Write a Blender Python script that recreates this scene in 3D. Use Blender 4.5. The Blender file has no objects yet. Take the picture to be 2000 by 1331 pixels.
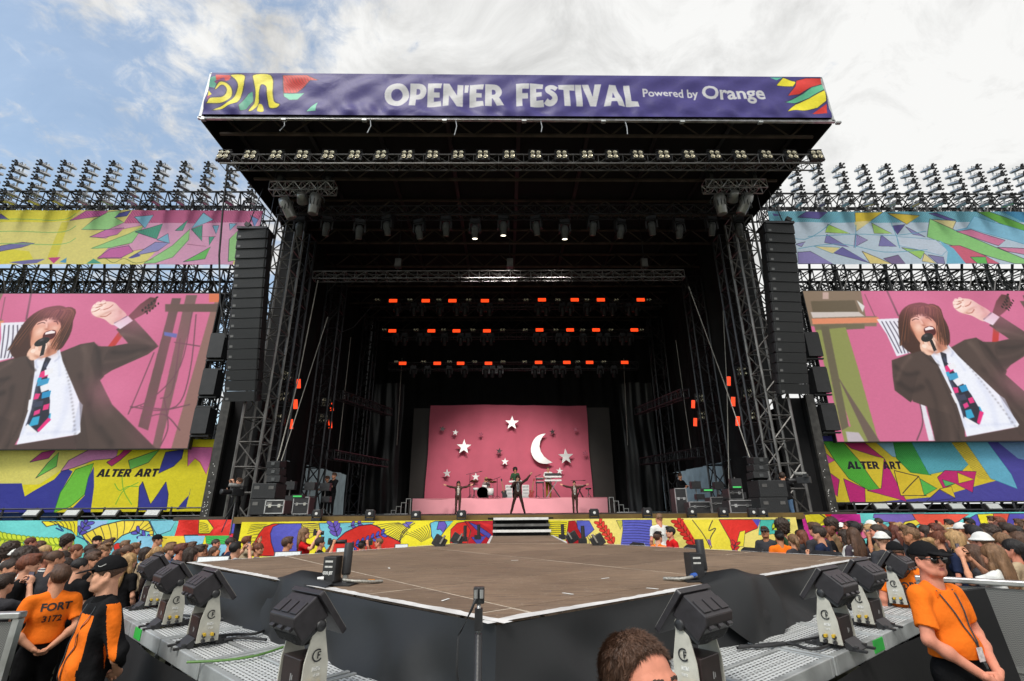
import bpy, math, random
import numpy as np
from mathutils import Vector, Matrix, Euler
from mathutils.bvhtree import BVHTree

S = bpy.context.scene
COL = S.collection
rng = random.Random(7)
R = math.radians

# ------------------------------------------------------------------ camera
FPX, CAMH = 944.4, 2.0                       # focal length in px of a 2000 px wide frame
PITCH, YAW, ROLL = math.atan(335 / FPX), R(-1.0), R(0.45)
FW = Vector((-math.sin(YAW) * math.cos(PITCH), math.cos(YAW) * math.cos(PITCH), math.sin(PITCH)))
_r0 = Vector((math.cos(YAW), math.sin(YAW), 0)); _u0 = _r0.cross(FW)
CR = _r0 * math.cos(ROLL) - _u0 * math.sin(ROLL)
CU = _u0 * math.cos(ROLL) + _r0 * math.sin(ROLL)
CO = Vector((0, 0, CAMH))
cd = bpy.data.cameras.new('camera'); cam = bpy.data.objects.new('camera', cd); COL.objects.link(cam)
cd.sensor_width = 36; cd.lens = FPX / 2000 * 36; cd.clip_end = 2000; cd.clip_start = 0.05
cam.matrix_world = Matrix(((CR.x, CU.x, -FW.x, CO.x), (CR.y, CU.y, -FW.y, CO.y), (CR.z, CU.z, -FW.z, CO.z), (0, 0, 0, 1)))
S.camera = cam

# ------------------------------------------------------------------ world and sun
SUN_EL, SUN_AZ = R(52), R(-152)              # high behind the photographer, a little to the left
w = bpy.data.worlds.new('World'); S.world = w; w.use_nodes = True
nt = w.node_tree; nt.nodes.clear(); N = nt.nodes.new; L = nt.links.new
out = N('ShaderNodeOutputWorld'); bg = N('ShaderNodeBackground'); bg.inputs[1].default_value = 0.1
sky = N('ShaderNodeTexSky'); sky.sky_type = 'NISHITA'; sky.sun_disc = False
sky.sun_elevation = SUN_EL; sky.sun_rotation = SUN_AZ; sky.dust_density = 2.0; sky.ozone_density = 1.5
tc = N('ShaderNodeTexCoord'); sp = N('ShaderNodeSeparateXYZ'); L(tc.outputs['Generated'], sp.inputs[0])
def wm(op, a, b=None, c=None, clamp=False):
    n = N('ShaderNodeMath'); n.operation = op; n.use_clamp = clamp
    for i, q in enumerate((a, b, c)):
        if q is None: continue
        if isinstance(q, (int, float)): n.inputs[i].default_value = q
        else: L(q, n.inputs[i])
    return n.outputs[0]
zz = wm('ADD', wm('MAXIMUM', sp.outputs[2], 0.0), 0.22)
cx, cy = wm('DIVIDE', sp.outputs[0], zz), wm('DIVIDE', sp.outputs[1], zz)
cb = N('ShaderNodeCombineXYZ'); L(cx, cb.inputs[0]); L(cy, cb.inputs[1]); cb.inputs[2].default_value = 0.37
def wnoise(sc, det, rough, dist):
    n = N('ShaderNodeTexNoise'); L(cb.outputs[0], n.inputs['Vector']); n.inputs['Scale'].default_value = sc
    n.inputs['Detail'].default_value = det; n.inputs['Roughness'].default_value = rough; n.inputs['Distortion'].default_value = dist
    return n.outputs['Fac']
n1, n2, n3 = wnoise(2.3, 11, 0.66, 0.5), wnoise(15.0, 5, 0.62, 0.5), wnoise(5.5, 10, 0.66, 0.6)
east = wm('MULTIPLY_ADD', sp.outputs[0], 0.26, 0.05)        # the cloud bank thickens towards +x
cov = wm('ADD', wm('ADD', wm('MULTIPLY', n1, 0.75), wm('MULTIPLY', n2, 0.5)), east)
mr = N('ShaderNodeMapRange'); mr.interpolation_type = 'SMOOTHSTEP'; L(cov, mr.inputs[0])
mr.inputs[1].default_value = 0.47; mr.inputs[2].default_value = 0.68; mr.inputs[3].default_value = 0.16; mr.inputs[4].default_value = 1
bri = wm('ADD', wm('MULTIPLY_ADD', n3, 8.5, 2.2), wm('MULTIPLY', wm('MAXIMUM', wm('ADD', sp.outputs[0], -0.1), 0.0), 2.4))
bri = wm('MINIMUM', bri, 7.7)
cc = N('ShaderNodeMix'); cc.data_type = 'RGBA'; cc.blend_type = 'MULTIPLY'; cc.inputs[0].default_value = 1
cc.inputs[6].default_value = (1.0, 1.0, 1.0, 1)
cbri = N('ShaderNodeCombineColor'); L(bri, cbri.inputs[0]); L(bri, cbri.inputs[1]); L(wm('MULTIPLY', bri, 0.985), cbri.inputs[2]); L(cbri.outputs[0], cc.inputs[7])
skb = N('ShaderNodeMix'); skb.data_type = 'RGBA'; skb.blend_type = 'MULTIPLY'; skb.inputs[0].default_value = 1
L(sky.outputs[0], skb.inputs[6]); skb.inputs[7].default_value = (2.1, 2.15, 1.95, 1)
mx = N('ShaderNodeMix'); mx.data_type = 'RGBA'; L(mr.outputs[0], mx.inputs[0]); L(skb.outputs[2], mx.inputs[6]); L(cc.outputs[2], mx.inputs[7])
L(mx.outputs[2], bg.inputs[0]); L(bg.outputs[0], out.inputs[0])
sd = bpy.data.lights.new('sun', 'SUN'); sd.energy = 2.0; sd.angle = R(18); sd.color = (1, 0.96, 0.9)
so = bpy.data.objects.new('sun', sd); COL.objects.link(so)
sdir = Vector((math.sin(SUN_AZ) * math.cos(SUN_EL), math.cos(SUN_AZ) * math.cos(SUN_EL), math.sin(SUN_EL)))
so.rotation_euler = sdir.to_track_quat('Z', 'Y').to_euler()
S.view_settings.view_transform = 'Standard'; S.view_settings.look = 'None'
S.view_settings.exposure = 0.3; S.view_settings.gamma = 1; S.view_settings.use_curve_mapping = False
S.render.engine = 'CYCLES'; S.cycles.max_bounces = 6; S.cycles.transparent_max_bounces = 6

# ------------------------------------------------------------------ measuring: a pixel of the photo at a known depth or height
def ray(x, y): return CR * (x - 1000) + CU * (665.5 - y) + FW * FPX
def V(x, y, Y):
    d = ray(x, y); return CO + d * (Y / d.y)
def VZ(x, y, z):
    d = ray(x, y); return CO + d * ((z - CAMH) / d.z)

# ------------------------------------------------------------------ materials
def lin(c):
    return tuple((v / 255 / 12.92) if v / 255 <= 0.04045 else ((v / 255 + 0.055) / 1.055) ** 2.4 for v in c)
MATS = {}
def mat(name, col, rough=0.6, metal=0.0, var=0.15, vs=9.0, bump=0.0, bs=60.0, spec=0.5, emit=None, es=0.0, coat=0.0, stretch=None):
    if name in MATS: return MATS[name]
    m = bpy.data.materials.new(name); m.use_nodes = True; t = m.node_tree; b = t.nodes['Principled BSDF']
    b.inputs['Roughness'].default_value = rough; b.inputs['Metallic'].default_value = metal
    b.inputs['Specular IOR Level'].default_value = spec; b.inputs['Coat Weight'].default_value = coat
    tcn = t.nodes.new('ShaderNodeTexCoord'); src = tcn.outputs['Object']
    if stretch:
        mp = t.nodes.new('ShaderNodeMapping'); mp.inputs['Scale'].default_value = stretch; t.links.new(src, mp.inputs[0]); src = mp.outputs[0]
    if var > 0:
        n = t.nodes.new('ShaderNodeTexNoise'); n.inputs['Scale'].default_value = vs; n.inputs['Detail'].default_value = 6
        t.links.new(src, n.inputs['Vector'])
        r = t.nodes.new('ShaderNodeValToRGB'); e = r.color_ramp.elements
        e[0].position = .3; e[1].position = .7
        e[0].color = tuple(max(0, c * (1 - var)) for c in col) + (1,); e[1].color = tuple(min(1, c * (1 + var)) for c in col) + (1,)
        t.links.new(n.outputs['Fac'], r.inputs[0]); t.links.new(r.outputs[0], b.inputs['Base Color'])
        q = t.nodes.new('ShaderNodeMapRange'); q.inputs[3].default_value = max(0.02, rough - .12); q.inputs[4].default_value = min(1, rough + .12)
        t.links.new(n.outputs['Fac'], q.inputs[0]); t.links.new(q.outputs[0], b.inputs['Roughness'])
    else: b.inputs['Base Color'].default_value = tuple(col) + (1,)
    if bump > 0:
        n2 = t.nodes.new('ShaderNodeTexNoise'); n2.inputs['Scale'].default_value = bs; n2.inputs['Detail'].default_value = 4
        t.links.new(src, n2.inputs['Vector']); bp = t.nodes.new('ShaderNodeBump'); bp.inputs['Strength'].default_value = bump
        bp.inputs['Distance'].default_value = 0.02; t.links.new(n2.outputs['Fac'], bp.inputs['Height']); t.links.new(bp.outputs[0], b.inputs['Normal'])
    if emit: b.inputs['Emission Color'].default_value = tuple(emit) + (1,); b.inputs['Emission Strength'].default_value = es
    MATS[name] = m; return m
BLK = mat('black metal', (.018, .018, .02), .5, .0, .3, 5)
STEEL = mat('dark steel', (.05, .05, .055), .42, .6, .3, 4)
STEEL2 = mat('worn steel', (.15, .145, .14), .45, .6, .4, 3)
ALU = mat('aluminium', (.5, .5, .5), .38, .85, .25, 6)
GALV = mat('galvanised', (.46, .48, .48), .5, .55, .3, 3, .1, 40)
CLOTH = mat('black cloth', (.012, .012, .013), .85, 0, .3, 1.5, .25, 5, .3)
SATIN = mat('black satin', (.016, .0165, .018), .45, 0, .3, 1.5, .2, 6, .45)
PLAST = mat('black plastic', (.022, .022, .024), .42, 0, .25, 14, .1, 120)
SPKR = mat('speaker grille', (.019, .02, .0215), .6, .1, .2, 30, .4, 300)
WHITE = mat('white paint', (.72, .72, .7), .5, 0, .1, 8)
BEIGE = mat('beige plate', (.47, .46, .40), .5, 0, .12, 10, .05, 60)
PINK = mat('pink cloth', lin((238, 164, 174)), .8, 0, .05, 1.2, .2, 2.0, .2)
ROSE = mat('rose backdrop', lin((206, 104, 124)), .85, 0, .06, 1.0, .12, 1.5, .2)
GLASS = mat('lens glass', (.30, .29, .26), .12, .3, .1, 20, 0, 1, .8)
WARM = mat('warm reflector', (.75, .68, .5), .2, .8, .1, 20, 0, 1, .6)
REDLED = mat('red led', (.2, .02, .01), .4, 0, 0, emit=(1.0, .055, .008), es=1.25)
WLED = mat('white led', (.8, .8, .78), .4, 0, 0, emit=(1, .9, .7), es=2.5)

# ------------------------------------------------------------------ mesh building
def frame_of(d):
    d = d.normalized(); a = Vector((0, 0, 1)) if abs(d.z) < .9 else Vector((1, 0, 0))
    x = a.cross(d).normalized(); return x, d.cross(x), d
class MB:
    def __init__(s): s.v = []; s.f = []; s.m = []
    def add(s, vs, fs, mi=0):
        o = len(s.v); s.v += [tuple(q) for q in vs]; s.f += [tuple(i + o for i in q) for q in fs]; s.m += [mi] * len(fs); return s
    def box(s, c, d, M=None, mi=0):
        vs = [Vector((x * d[0] / 2, y * d[1] / 2, z * d[2] / 2)) for x in (-1, 1) for y in (-1, 1) for z in (-1, 1)]
        if M is not None: vs = [M @ q for q in vs]
        c = Vector(c); return s.add([q + c for q in vs], [(0, 1, 3, 2), (4, 6, 7, 5), (0, 4, 5, 1), (2, 3, 7, 6), (0, 2, 6, 4), (1, 5, 7, 3)], mi)
    def tube(s, a, b, r, n=5, mi=0, r1=None):
        a, b = Vector(a), Vector(b); x, y, z = frame_of(b - a); r1 = r if r1 is None else r1
        vs = []
        for c, q in ((a, r), (b, r1)):
            for k in range(n):
                t = 2 * math.pi * k / n; vs.append(c + x * math.cos(t) * q + y * math.sin(t) * q)
        fs = [(k, (k + 1) % n, n + (k + 1) % n, n + k) for k in range(n)] + [tuple(range(n))[::-1], tuple(range(n, 2 * n))]
        return s.add(vs, fs, mi)
    def path(s, pts, r, n=5, mi=0):
        pts = [Vector(p) for p in pts]; vs = []; fs = []
        for i, p in enumerate(pts):
            d = pts[min(i + 1, len(pts) - 1)] - pts[max(i - 1, 0)]; x, y, z = frame_of(d)
            for k in range(n):
                t = 2 * math.pi * k / n; vs.append(p + x * math.cos(t) * r + y * math.sin(t) * r)
        for i in range(len(pts) - 1):
            for k in range(n): fs.append((i * n + k, i * n + (k + 1) % n, (i + 1) * n + (k + 1) % n, (i + 1) * n + k))
        return s.add(vs, fs, mi)
    def prism(s, poly, t, M=None, mi=0):
        n = len(poly); vs = [Vector((x, y, z)) for z in (0, t) for x, y in poly]
        if M is not None: vs = [M @ q for q in vs]
        fs = [tuple(range(n))[::-1], tuple(range(n, 2 * n))] + [(k, (k + 1) % n, n + (k + 1) % n, n + k) for k in range(n)]
        return s.add(vs, fs, mi)
    def lathe(s, prof, n=12, M=None, mi=0):
        vs = []; fs = []
        for r, z in prof:
            for k in range(n):
                t = 2 * math.pi * k / n; vs.append(Vector((r * math.cos(t), r * math.sin(t), z)))
        if M is not None: vs = [M @ q for q in vs]
        for i in range(len(prof) - 1):
            for k in range(n): fs.append((i * n + k, i * n + (k + 1) % n, (i + 1) * n + (k + 1) % n, (i + 1) * n + k))
        fs += [tuple(range(n))[::-1], tuple(range((len(prof) - 1) * n, len(prof) * n))]
        return s.add(vs, fs, mi)
    def grid(s, fn, nu, nv, mi=0):
        vs = [fn(i / nu, j / nv) for j in range(nv + 1) for i in range(nu + 1)]
        fs = [(j * (nu + 1) + i, j * (nu + 1) + i + 1, (j + 1) * (nu + 1) + i + 1, (j + 1) * (nu + 1) + i) for j in range(nv) for i in range(nu)]
        return s.add(vs, fs, mi)
    def mesh(s, name, mats, off=None, smooth=False, uv=None):
        me = bpy.data.meshes.new(name)
        vs = s.v if off is None else [(a - off[0], b - off[1], c - off[2]) for a, b, c in s.v]
        me.from_pydata(vs, [], s.f)
        for q in (mats if isinstance(mats, (list, tuple)) else [mats]): me.materials.append(q)
        me.polygons.foreach_set('material_index', s.m)
        if smooth: me.polygons.foreach_set('use_smooth', [True] * len(s.f))
        if uv:
            lay = me.uv_layers.new(name='UVMap'); li = np.empty(len(me.loops), np.int32); me.loops.foreach_get('vertex_index', li)
            uvs = np.array([uv(Vector(q)) for q in s.v], np.float32)[li]; lay.data.foreach_set('uv', uvs.ravel())
        me.update(); return me
    def build(s, name, mats, parent=None, smooth=False, uv=None, loc=None, world=True, bev=0):
        off = None
        if parent is not None and world: off = wloc(parent)
        if loc is not None: off = loc
        o = bpy.data.objects.new(name, s.mesh(name, mats, off, smooth, uv)); COL.objects.link(o)
        if parent is not None: o.parent = parent
        elif loc is not None: o.location = loc
        if bev:
            b = o.modifiers.new('bevel', 'BEVEL'); b.width = bev; b.segments = 2; b.limit_method = 'ANGLE'
        return o
def wloc(o):
    l = Vector(o.location)
    while o.parent: o = o.parent; l = l + Vector(o.location)
    return l
def tag(o, label=None, cat=None, group=None, kind=None):
    if label: o['label'] = label
    if cat: o['category'] = cat
    if group: o['group'] = group
    if kind or cat: o['kind'] = kind or 'thing'
    return o
def thing(name, label, cat, loc=(0, 0, 0), rz=0, group=None):
    o = bpy.data.objects.new(name, None); o.empty_display_size = .1; COL.objects.link(o); o.location = loc; o.rotation_euler = (0, 0, rz)
    return tag(o, label, cat, group, 'thing')
def child(name, me, parent, loc=None, rot=None):
    o = bpy.data.objects.new(name, me); COL.objects.link(o); o.parent = parent
    if loc is not None: o.location = loc
    if rot is not None: o.rotation_euler = rot
    return o
def dup(root, loc, rot=None, label=None, group=None):
    kids = {}
    for ch in root.children: kids.setdefault(root, []).append(ch)
    r = root.copy(); COL.objects.link(r); r.location = loc
    if rot is not None: r.rotation_euler = rot
    if label: r['label'] = label
    if group: r['group'] = group
    for ch in root.children:
        c = ch.copy(); COL.objects.link(c); c.parent = r
        for g in ch.children:
            d = g.copy(); COL.objects.link(d); d.parent = c
    return r
ORD = 'first second third fourth fifth sixth seventh eighth ninth tenth eleventh twelfth thirteenth fourteenth fifteenth sixteenth seventeenth eighteenth nineteenth twentieth twenty-first twenty-second twenty-third twenty-fourth twenty-fifth twenty-sixth twenty-seventh twenty-eighth twenty-ninth thirtieth'.split()
def ordl(i, n, side='from left'):                          # 'leftmost', 'second from left' ... 'rightmost'
    return ORD[i] + ' ' + side

def truss(name, label, cat, p0, p1, wd=.4, n=12, m=STEEL, rc=.03, rl=.015, group=None, up=(0, 0, 1), face=(0, 1, 2, 3)):
    p0, p1 = Vector(p0), Vector(p1); d = (p1 - p0).normalized(); up = Vector(up)
    sx = d.cross(up).normalized() * (wd / 2); sz = sx.cross(d).normalized() * (wd / 2)
    root = thing(name, label, cat, p0, 0, group)
    c = [sx + sz, sz - sx, -sx - sz, sx - sz]
    cm = MB()
    cm.tube(p0 + c[0], p1 + c[0], rc); me = cm.mesh('chord', m, p0)
    for q in c:
        o = child('chord', me, root); o.location = q - c[0]
    lat = MB(); st = (p1 - p0) / n
    for k in range(n):
        a, b = p0 + st * k, p0 + st * (k + 1)
        for i in face:
            q, r_ = c[i], c[(i + 1) % 4]
            if k % 2: q, r_ = r_, q
            lat.tube(a + q, b + r_, rl, 4)
            lat.tube(a + q, a + r_, rl, 4)
    for i in face: lat.tube(p1 + c[i], p1 + c[(i + 1) % 4], rl, 4)
    lat.build('lattice', m, root)
    return root
# ------------------------------------------------------------------ flat print: drawn in code into generated images
nr = np.random.RandomState(3)
def fillmask(shape, contours):
    h, wd = shape
    al = np.concatenate([np.asarray(c, float) for c in contours])
    x0, x1 = max(0, int(al[:, 0].min())), min(wd, int(al[:, 0].max()) + 2); y0, y1 = max(0, int(al[:, 1].min())), min(h, int(al[:, 1].max()) + 2)
    if x1 <= x0 or y1 <= y0: return None
    ys = np.arange(y0, y1) + .5; xs = np.arange(x0, x1) + .5
    m = np.zeros((y1 - y0, x1 - x0), bool)
    for c in contours:
        c = np.asarray(c, float)
        for (ax, ay), (bx, by) in zip(c, np.roll(c, -1, 0)):
            if ay == by: continue
            rows = np.nonzero((ys > min(ay, by)) & (ys <= max(ay, by)))[0]
            if len(rows) == 0: continue
            xi = ax + (ys[rows] - ay) * (bx - ax) / (by - ay)
            m[rows] ^= xs[None, :] < xi[:, None]
    return (slice(y0, y1), slice(x0, x1)), m
def spl(pts, n=5, closed=True):
    p = np.asarray(pts, float); k = len(p); o = []
    for i in range(k if closed else k - 1):
        if closed: a, b, c, d = p[i - 1], p[i], p[(i + 1) % k], p[(i + 2) % k]
        else: a, b, c, d = p[max(i - 1, 0)], p[i], p[i + 1], p[min(i + 2, k - 1)]
        for t in np.arange(n) / n:
            o.append(.5 * (2 * b + (c - a) * t + (2 * a - 5 * b + 4 * c - d) * t * t + (3 * b - 3 * c + d - a) * t ** 3))
    if not closed: o.append(p[-1])
    return np.array(o)
def arc(cx, cy, rx, ry, a0, a1, n=10):
    return [(cx + rx * math.cos(R(a0 + (a1 - a0) * k / n)), cy + ry * math.sin(R(a0 + (a1 - a0) * k / n))) for k in range(n + 1)]
PH = [(.28, .54), (.36, .54)] + arc(.37, .66, .08, .12, -90, 90, 6) + [(.28, .78)]
GLY = {'O': (1.0, [arc(.5, .5, .52, .52, 0, 350, 30), arc(.5, .5, .24, .25, 0, 350, 24)]),
 'P': (.72, [[(0, 0), (.28, 0), (.28, .32), (.40, .32)] + arc(.40, .66, .32, .34, -90, 90) + [(0, 1)], PH]),
 'E': (.62, [[(0, 0), (.62, 0), (.58, .24), (.28, .24), (.28, .4), (.52, .4), (.52, .6), (.28, .6), (.28, .76), (.57, .76), (.61, 1), (0, 1)]]),
 'N': (.86, [[(0, 0), (.25, 0), (.25, .5), (.6, -.02), (.86, 0), (.86, 1), (.6, 1), (.6, .48), (.25, 1.02), (0, 1)]]),
 "'": (.18, [[(0, .6), (.16, .6), (.18, 1), (0, 1)]]),
 'R': (.80, [[(0, 0), (.28, 0), (.28, .34), (.32, .34), (.5, 0), (.82, 0), (.6, .38)] + arc(.42, .67, .3, .33, -40, 90) + [(0, 1)], PH]),
 'F': (.6, [[(0, 0), (.28, 0), (.28, .38), (.54, .38), (.54, .6), (.28, .6), (.28, .76), (.58, .76), (.61, 1), (0, 1)]]),
 'T': (.74, [[(.23, 0), (.51, 0), (.51, .76), (.74, .76), (.74, 1), (0, 1), (0, .76), (.23, .76)]]),
 'I': (.28, [[(0, 0), (.28, 0), (.28, 1), (0, 1)]]),
 'V': (.88, [[(.3, 0), (.57, 0), (.88, 1), (.58, 1), (.44, .42), (.3, 1), (0, 1)]]),
 'A': (.95, [[(0, 0), (.3, 0), (.35, .18), (.6, .18), (.65, 0), (.95, 0), (.63, 1), (.33, 1)], [(.41, .38), (.54, .38), (.475, .68)]]),
 'L': (.6, [[(0, 0), (.62, 0), (.58, .24), (.28, .24), (.28, 1), (0, 1)]]),
 'S': (.62, [])}
_s = spl([(.55, .76), (.36, .88), (.18, .82), (.16, .66), (.3, .55), (.43, .43), (.44, .26), (.3, .13), (.14, .14), (.04, .22)], 5, False)
def thick(p, w0):
    p = np.asarray(p, float); t = np.gradient(p, axis=0); t /= np.linalg.norm(t, axis=1)[:, None] + 1e-9; n = np.stack([-t[:, 1], t[:, 0]], 1) * (w0 / 2)
    return np.concatenate([p + n, (p - n)[::-1]])
GLY['S'] = (.6, [thick(_s, .25)])
def thinner(cs, k):
    return cs
def text_polys(txt, size=1.0, bold=0.0):
    c = bpy.data.curves.new('t', 'FONT'); c.body = txt; c.size = size; c.offset = bold; c.resolution_u = 3
    o = bpy.data.objects.new('t', c); COL.objects.link(o); dg = bpy.context.evaluated_depsgraph_get(); me = bpy.data.meshes.new_from_object(o.evaluated_get(dg))
    ps = [[(me.vertices[i].co.x, me.vertices[i].co.y) for i in p.vertices] for p in me.polygons]
    bpy.data.objects.remove(o); bpy.data.curves.remove(c); bpy.data.meshes.remove(me); return ps
class Art:
    """a flat print on the plane y = Y between X0..X1, Z0..Z1; shapes are measured off the photo"""
    def __init__(s, Y, X0, X1, Z0, Z1, wpx, bg):
        s.Y, s.X0, s.X1, s.Z0, s.Z1 = Y, X0, X1, Z0, Z1; s.k = 2 * wpx / (X1 - X0); s.w = 2 * wpx; s.h = int((Z1 - Z0) * s.k) // 2 * 2
        s.a = np.empty((s.h, s.w, 3), np.float32); s.a[:] = bg; s.z = (1, 0, 0)
    pale = 0.0
    def t(s, pts):
        sc, ox, oy = s.z; o = []
        for x, y in pts:
            p = V(ox + x / sc, oy + y / sc, s.Y); o.append(((p.x - s.X0) * s.k, (p.z - s.Z0) * s.k))
        return np.array(o)
    def raw(s, cs, col, al=1.0):
        r = fillmask((s.h, s.w), cs)
        if r is None: return
        sl, m = r; sub = s.a[sl]
        if isinstance(al, float) and al >= 1: sub[m] = col
        else: sub[m] = sub[m] * (1 - al) + np.asarray(col, np.float32) * al
    def P(s, pts, col, sm=False, ln=None, lw=3, al=1.0, hatch=0):
        q = s.t(pts); q = spl(q) if sm else q
        s.raw([q], col, al)
        if hatch:
            r = fillmask((s.h, s.w), [q])
            if r:
                sl, m = r; yy, xx = np.mgrid[sl]; g = ((xx * math.cos(hatch) + yy * math.sin(hatch) + 3 * np.sin(yy * .13)) % 9) < 2.2
                s.a[sl][m & g] *= .72
        if ln is not None: s.raw([thick(np.concatenate([q, q[:1]]), lw)], ln)
    def Ln(s, pts, col, lw=3, sm=True, al=1.0):
        q = s.t(pts); q = spl(q, 5, False) if sm and len(q) > 2 else q
        s.raw([thick(q, lw)], col, al)
    def E(s, c, rx, ry, col, rot=0, al=1.0, **kw):
        cx, cy = c; s.P([(cx + rx * math.cos(t) * math.cos(rot) - ry * math.sin(t) * math.sin(rot), cy + rx * math.cos(t) * math.sin(rot) + ry * math.sin(t) * math.cos(rot)) for t in np.arange(0, 2 * math.pi, .26)], col, al=al, **kw)
    def glyphs(s, txt, x0, x1, yb, yt, col, sk=0.0, bold=1.0, gap=.05):
        z = s.z; s.z = (1, 0, 0); a = s.t([(x0, yb)])[0]; b = s.t([(x1, yb)])[0]; c = s.t([(x0, yt)])[0]; s.z = z
        H = c[1] - a[1]; wd = sum((GLY[ch][0] if ch != ' ' else .3) + gap for ch in txt) - gap; kx = (b[0] - a[0]) / wd; x = 0
        for ch in txt:
            if ch == ' ': x += .3 + gap; continue
            g = GLY[ch]; s.raw([[(a[0] + (px + x) * kx + py * H * sk, a[1] + py * H) for px, py in ct] for ct in g[1]], col); x += g[0] + gap
    def text(s, txt, x0, x1, yb, yt, col, bold=.02):
        ps = text_polys(txt, 1, bold); al = np.concatenate([np.array(p) for p in ps]); capx = text_polys('O', 1, bold); ch = max(q[1] for p in capx for q in p)
        a = s.t([(x0, yb)])[0]; b = s.t([(x1, yb)])[0]; c = s.t([(x0, yt)])[0]; mn, mxx = al[:, 0].min(), al[:, 0].max()
        for p in ps: s.raw([[(a[0] + (px - mn) / (mxx - mn) * (b[0] - a[0]), a[1] + py / ch * (c[1] - a[1])) for px, py in p]], col)
    def scribble(s, amt=.06, sc=1.0):
        h, wd = s.h // 2, s.w // 2
        n = nr.rand(h, wd).astype(np.float32)
        for _ in range(5): n = (n + np.roll(n, 1, 1) + np.roll(n, 2, 1) + np.roll(np.roll(n, 1, 0), 1, 1)) / 4
        n = (n - n.mean()) / n.std(); s._n = n; s.amt = amt
    def blur(s, n):
        for _ in range(n):
            s.a[1:-1] = (s.a[:-2] + 2 * s.a[1:-1] + s.a[2:]) / 4; s.a[:, 1:-1] = (s.a[:, :-2] + 2 * s.a[:, 1:-1] + s.a[:, 2:]) / 4
    def image(s, name):
        a = (s.a[::2, ::2] + s.a[1::2, ::2] + s.a[::2, 1::2] + s.a[1::2, 1::2]) / 4
        if hasattr(s, '_n'): a = a * (1 + s.amt * s._n[..., None])
        a = a * (1 - s.pale) + 255 * s.pale
        h, wd = a.shape[:2]; im = bpy.data.images.new(name, wd, h); px = np.ones((h, wd, 4), np.float32); px[..., :3] = np.clip(a / 255, 0, 1)
        im.pixels.foreach_set(px.ravel()); im.update(); im.pack(); return im
    def uv(s, p): return ((p.x - s.X0) / (s.X1 - s.X0), (p.z - s.Z0) / (s.Z1 - s.Z0))
def imat(name, im, rough=.6, emit=0.0, transl=0.0, bump=.0, bs=2.5, spec=.25, dim=1.0):
    m = bpy.data.materials.new(name); m.use_nodes = True; t = m.node_tree; b = t.nodes['Principled BSDF']; b.inputs['Roughness'].default_value = rough
    b.inputs['Specular IOR Level'].default_value = spec
    i = t.nodes.new('ShaderNodeTexImage'); i.image = im; i.extension = 'EXTEND'
    if emit:
        b.inputs['Base Color'].default_value = (.02, .02, .02, 1); t.links.new(i.outputs[0], b.inputs['Emission Color']); b.inputs['Emission Strength'].default_value = emit
        return m
    mm = t.nodes.new('ShaderNodeMix'); mm.data_type = 'RGBA'; mm.blend_type = 'MULTIPLY'; mm.inputs[0].default_value = 1; mm.inputs[7].default_value = (dim, dim, dim, 1)
    t.links.new(i.outputs[0], mm.inputs[6]); t.links.new(mm.outputs[2], b.inputs['Base Color'])
    if bump:
        tcn = t.nodes.new('ShaderNodeTexCoord'); n = t.nodes.new('ShaderNodeTexNoise'); n.inputs['Scale'].default_value = bs; n.inputs['Detail'].default_value = 5; n.inputs['Distortion'].default_value = 1.0
        t.links.new(tcn.outputs['Object'], n.inputs['Vector']); bp = t.nodes.new('ShaderNodeBump'); bp.inputs['Strength'].default_value = bump; bp.inputs['Distance'].default_value = .08
        t.links.new(n.outputs['Fac'], bp.inputs['Height']); t.links.new(bp.outputs[0], b.inputs['Normal'])
    if transl:
        tr = t.nodes.new('ShaderNodeBsdfTranslucent'); t.links.new(mm.outputs[2], tr.inputs[0]); mxs = t.nodes.new('ShaderNodeMixShader'); mxs.inputs[0].default_value = transl
        t.links.new(b.outputs[0], mxs.inputs[1]); t.links.new(tr.outputs[0], mxs.inputs[2]); t.links.new(mxs.outputs[0], t.nodes['Material Output'].inputs[0])
    return m

YEL, LEM, CRM, PUR, IND, MAG, PNK, GRN, LGR, TEAL, RED, SKY, LAV, INK = (240, 226, 48), (240, 226, 90), (240, 222, 150), (84, 74, 152), (66, 66, 158), (206, 52, 128), (226, 150, 196), (96, 196, 84), (150, 218, 130), (60, 160, 130), (222, 52, 44), (120, 190, 225), (150, 150, 210), (40, 36, 60)

# --- banner on the roof front
BY = 14.0
BX0, BX1, BZ0, BZ1 = -10.88, 12.08, 15.58, 17.55
A = Art(BY, BX0, BX1, BZ0, BZ1, 1200, (66, 58, 128)); A.z = (3.226, 380, 130)
A.P([(150, 80), (250, 80), (230, 110), (150, 130)], RED); A.P([(110, 100), (150, 90), (160, 160), (100, 150)], (90, 175, 150)); A.P([(140, 120), (200, 95), (215, 125), (160, 140)], (130, 40, 110))
A.P([(100, 250), (120, 225), (190, 215), (215, 180), (205, 150), (180, 140), (150, 165), (140, 160), (170, 120), (215, 125), (250, 165), (245, 215), (200, 250), (100, 262)], YEL, 1, INK, 4)
A.P([(240, 78), (325, 78), (330, 130), (310, 190), (280, 250), (210, 285), (130, 300), (150, 285), (215, 255), (255, 215), (285, 150), (270, 110)], YEL, 1, INK, 4)
A.P([(290, 265), (350, 190), (380, 180), (385, 240), (340, 290), (300, 302)], TEAL, 0, INK, 3)
A.P([(385, 78), (490, 78), (510, 150), (510, 200), (520, 250), (555, 270), (530, 290), (480, 278), (470, 230), (465, 160), (435, 140), (425, 180), (415, 250), (380, 300), (350, 300), (385, 250), (395, 190), (385, 120)], YEL, 1, INK, 4)
A.P([(412, 255), (435, 258), (440, 300), (405, 300)], YEL, 1); A.P([(100, 170), (125, 200), (100, 215)], YEL); A.P([(95, 215), (125, 205), (100, 240)], (150, 40, 110))
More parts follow.
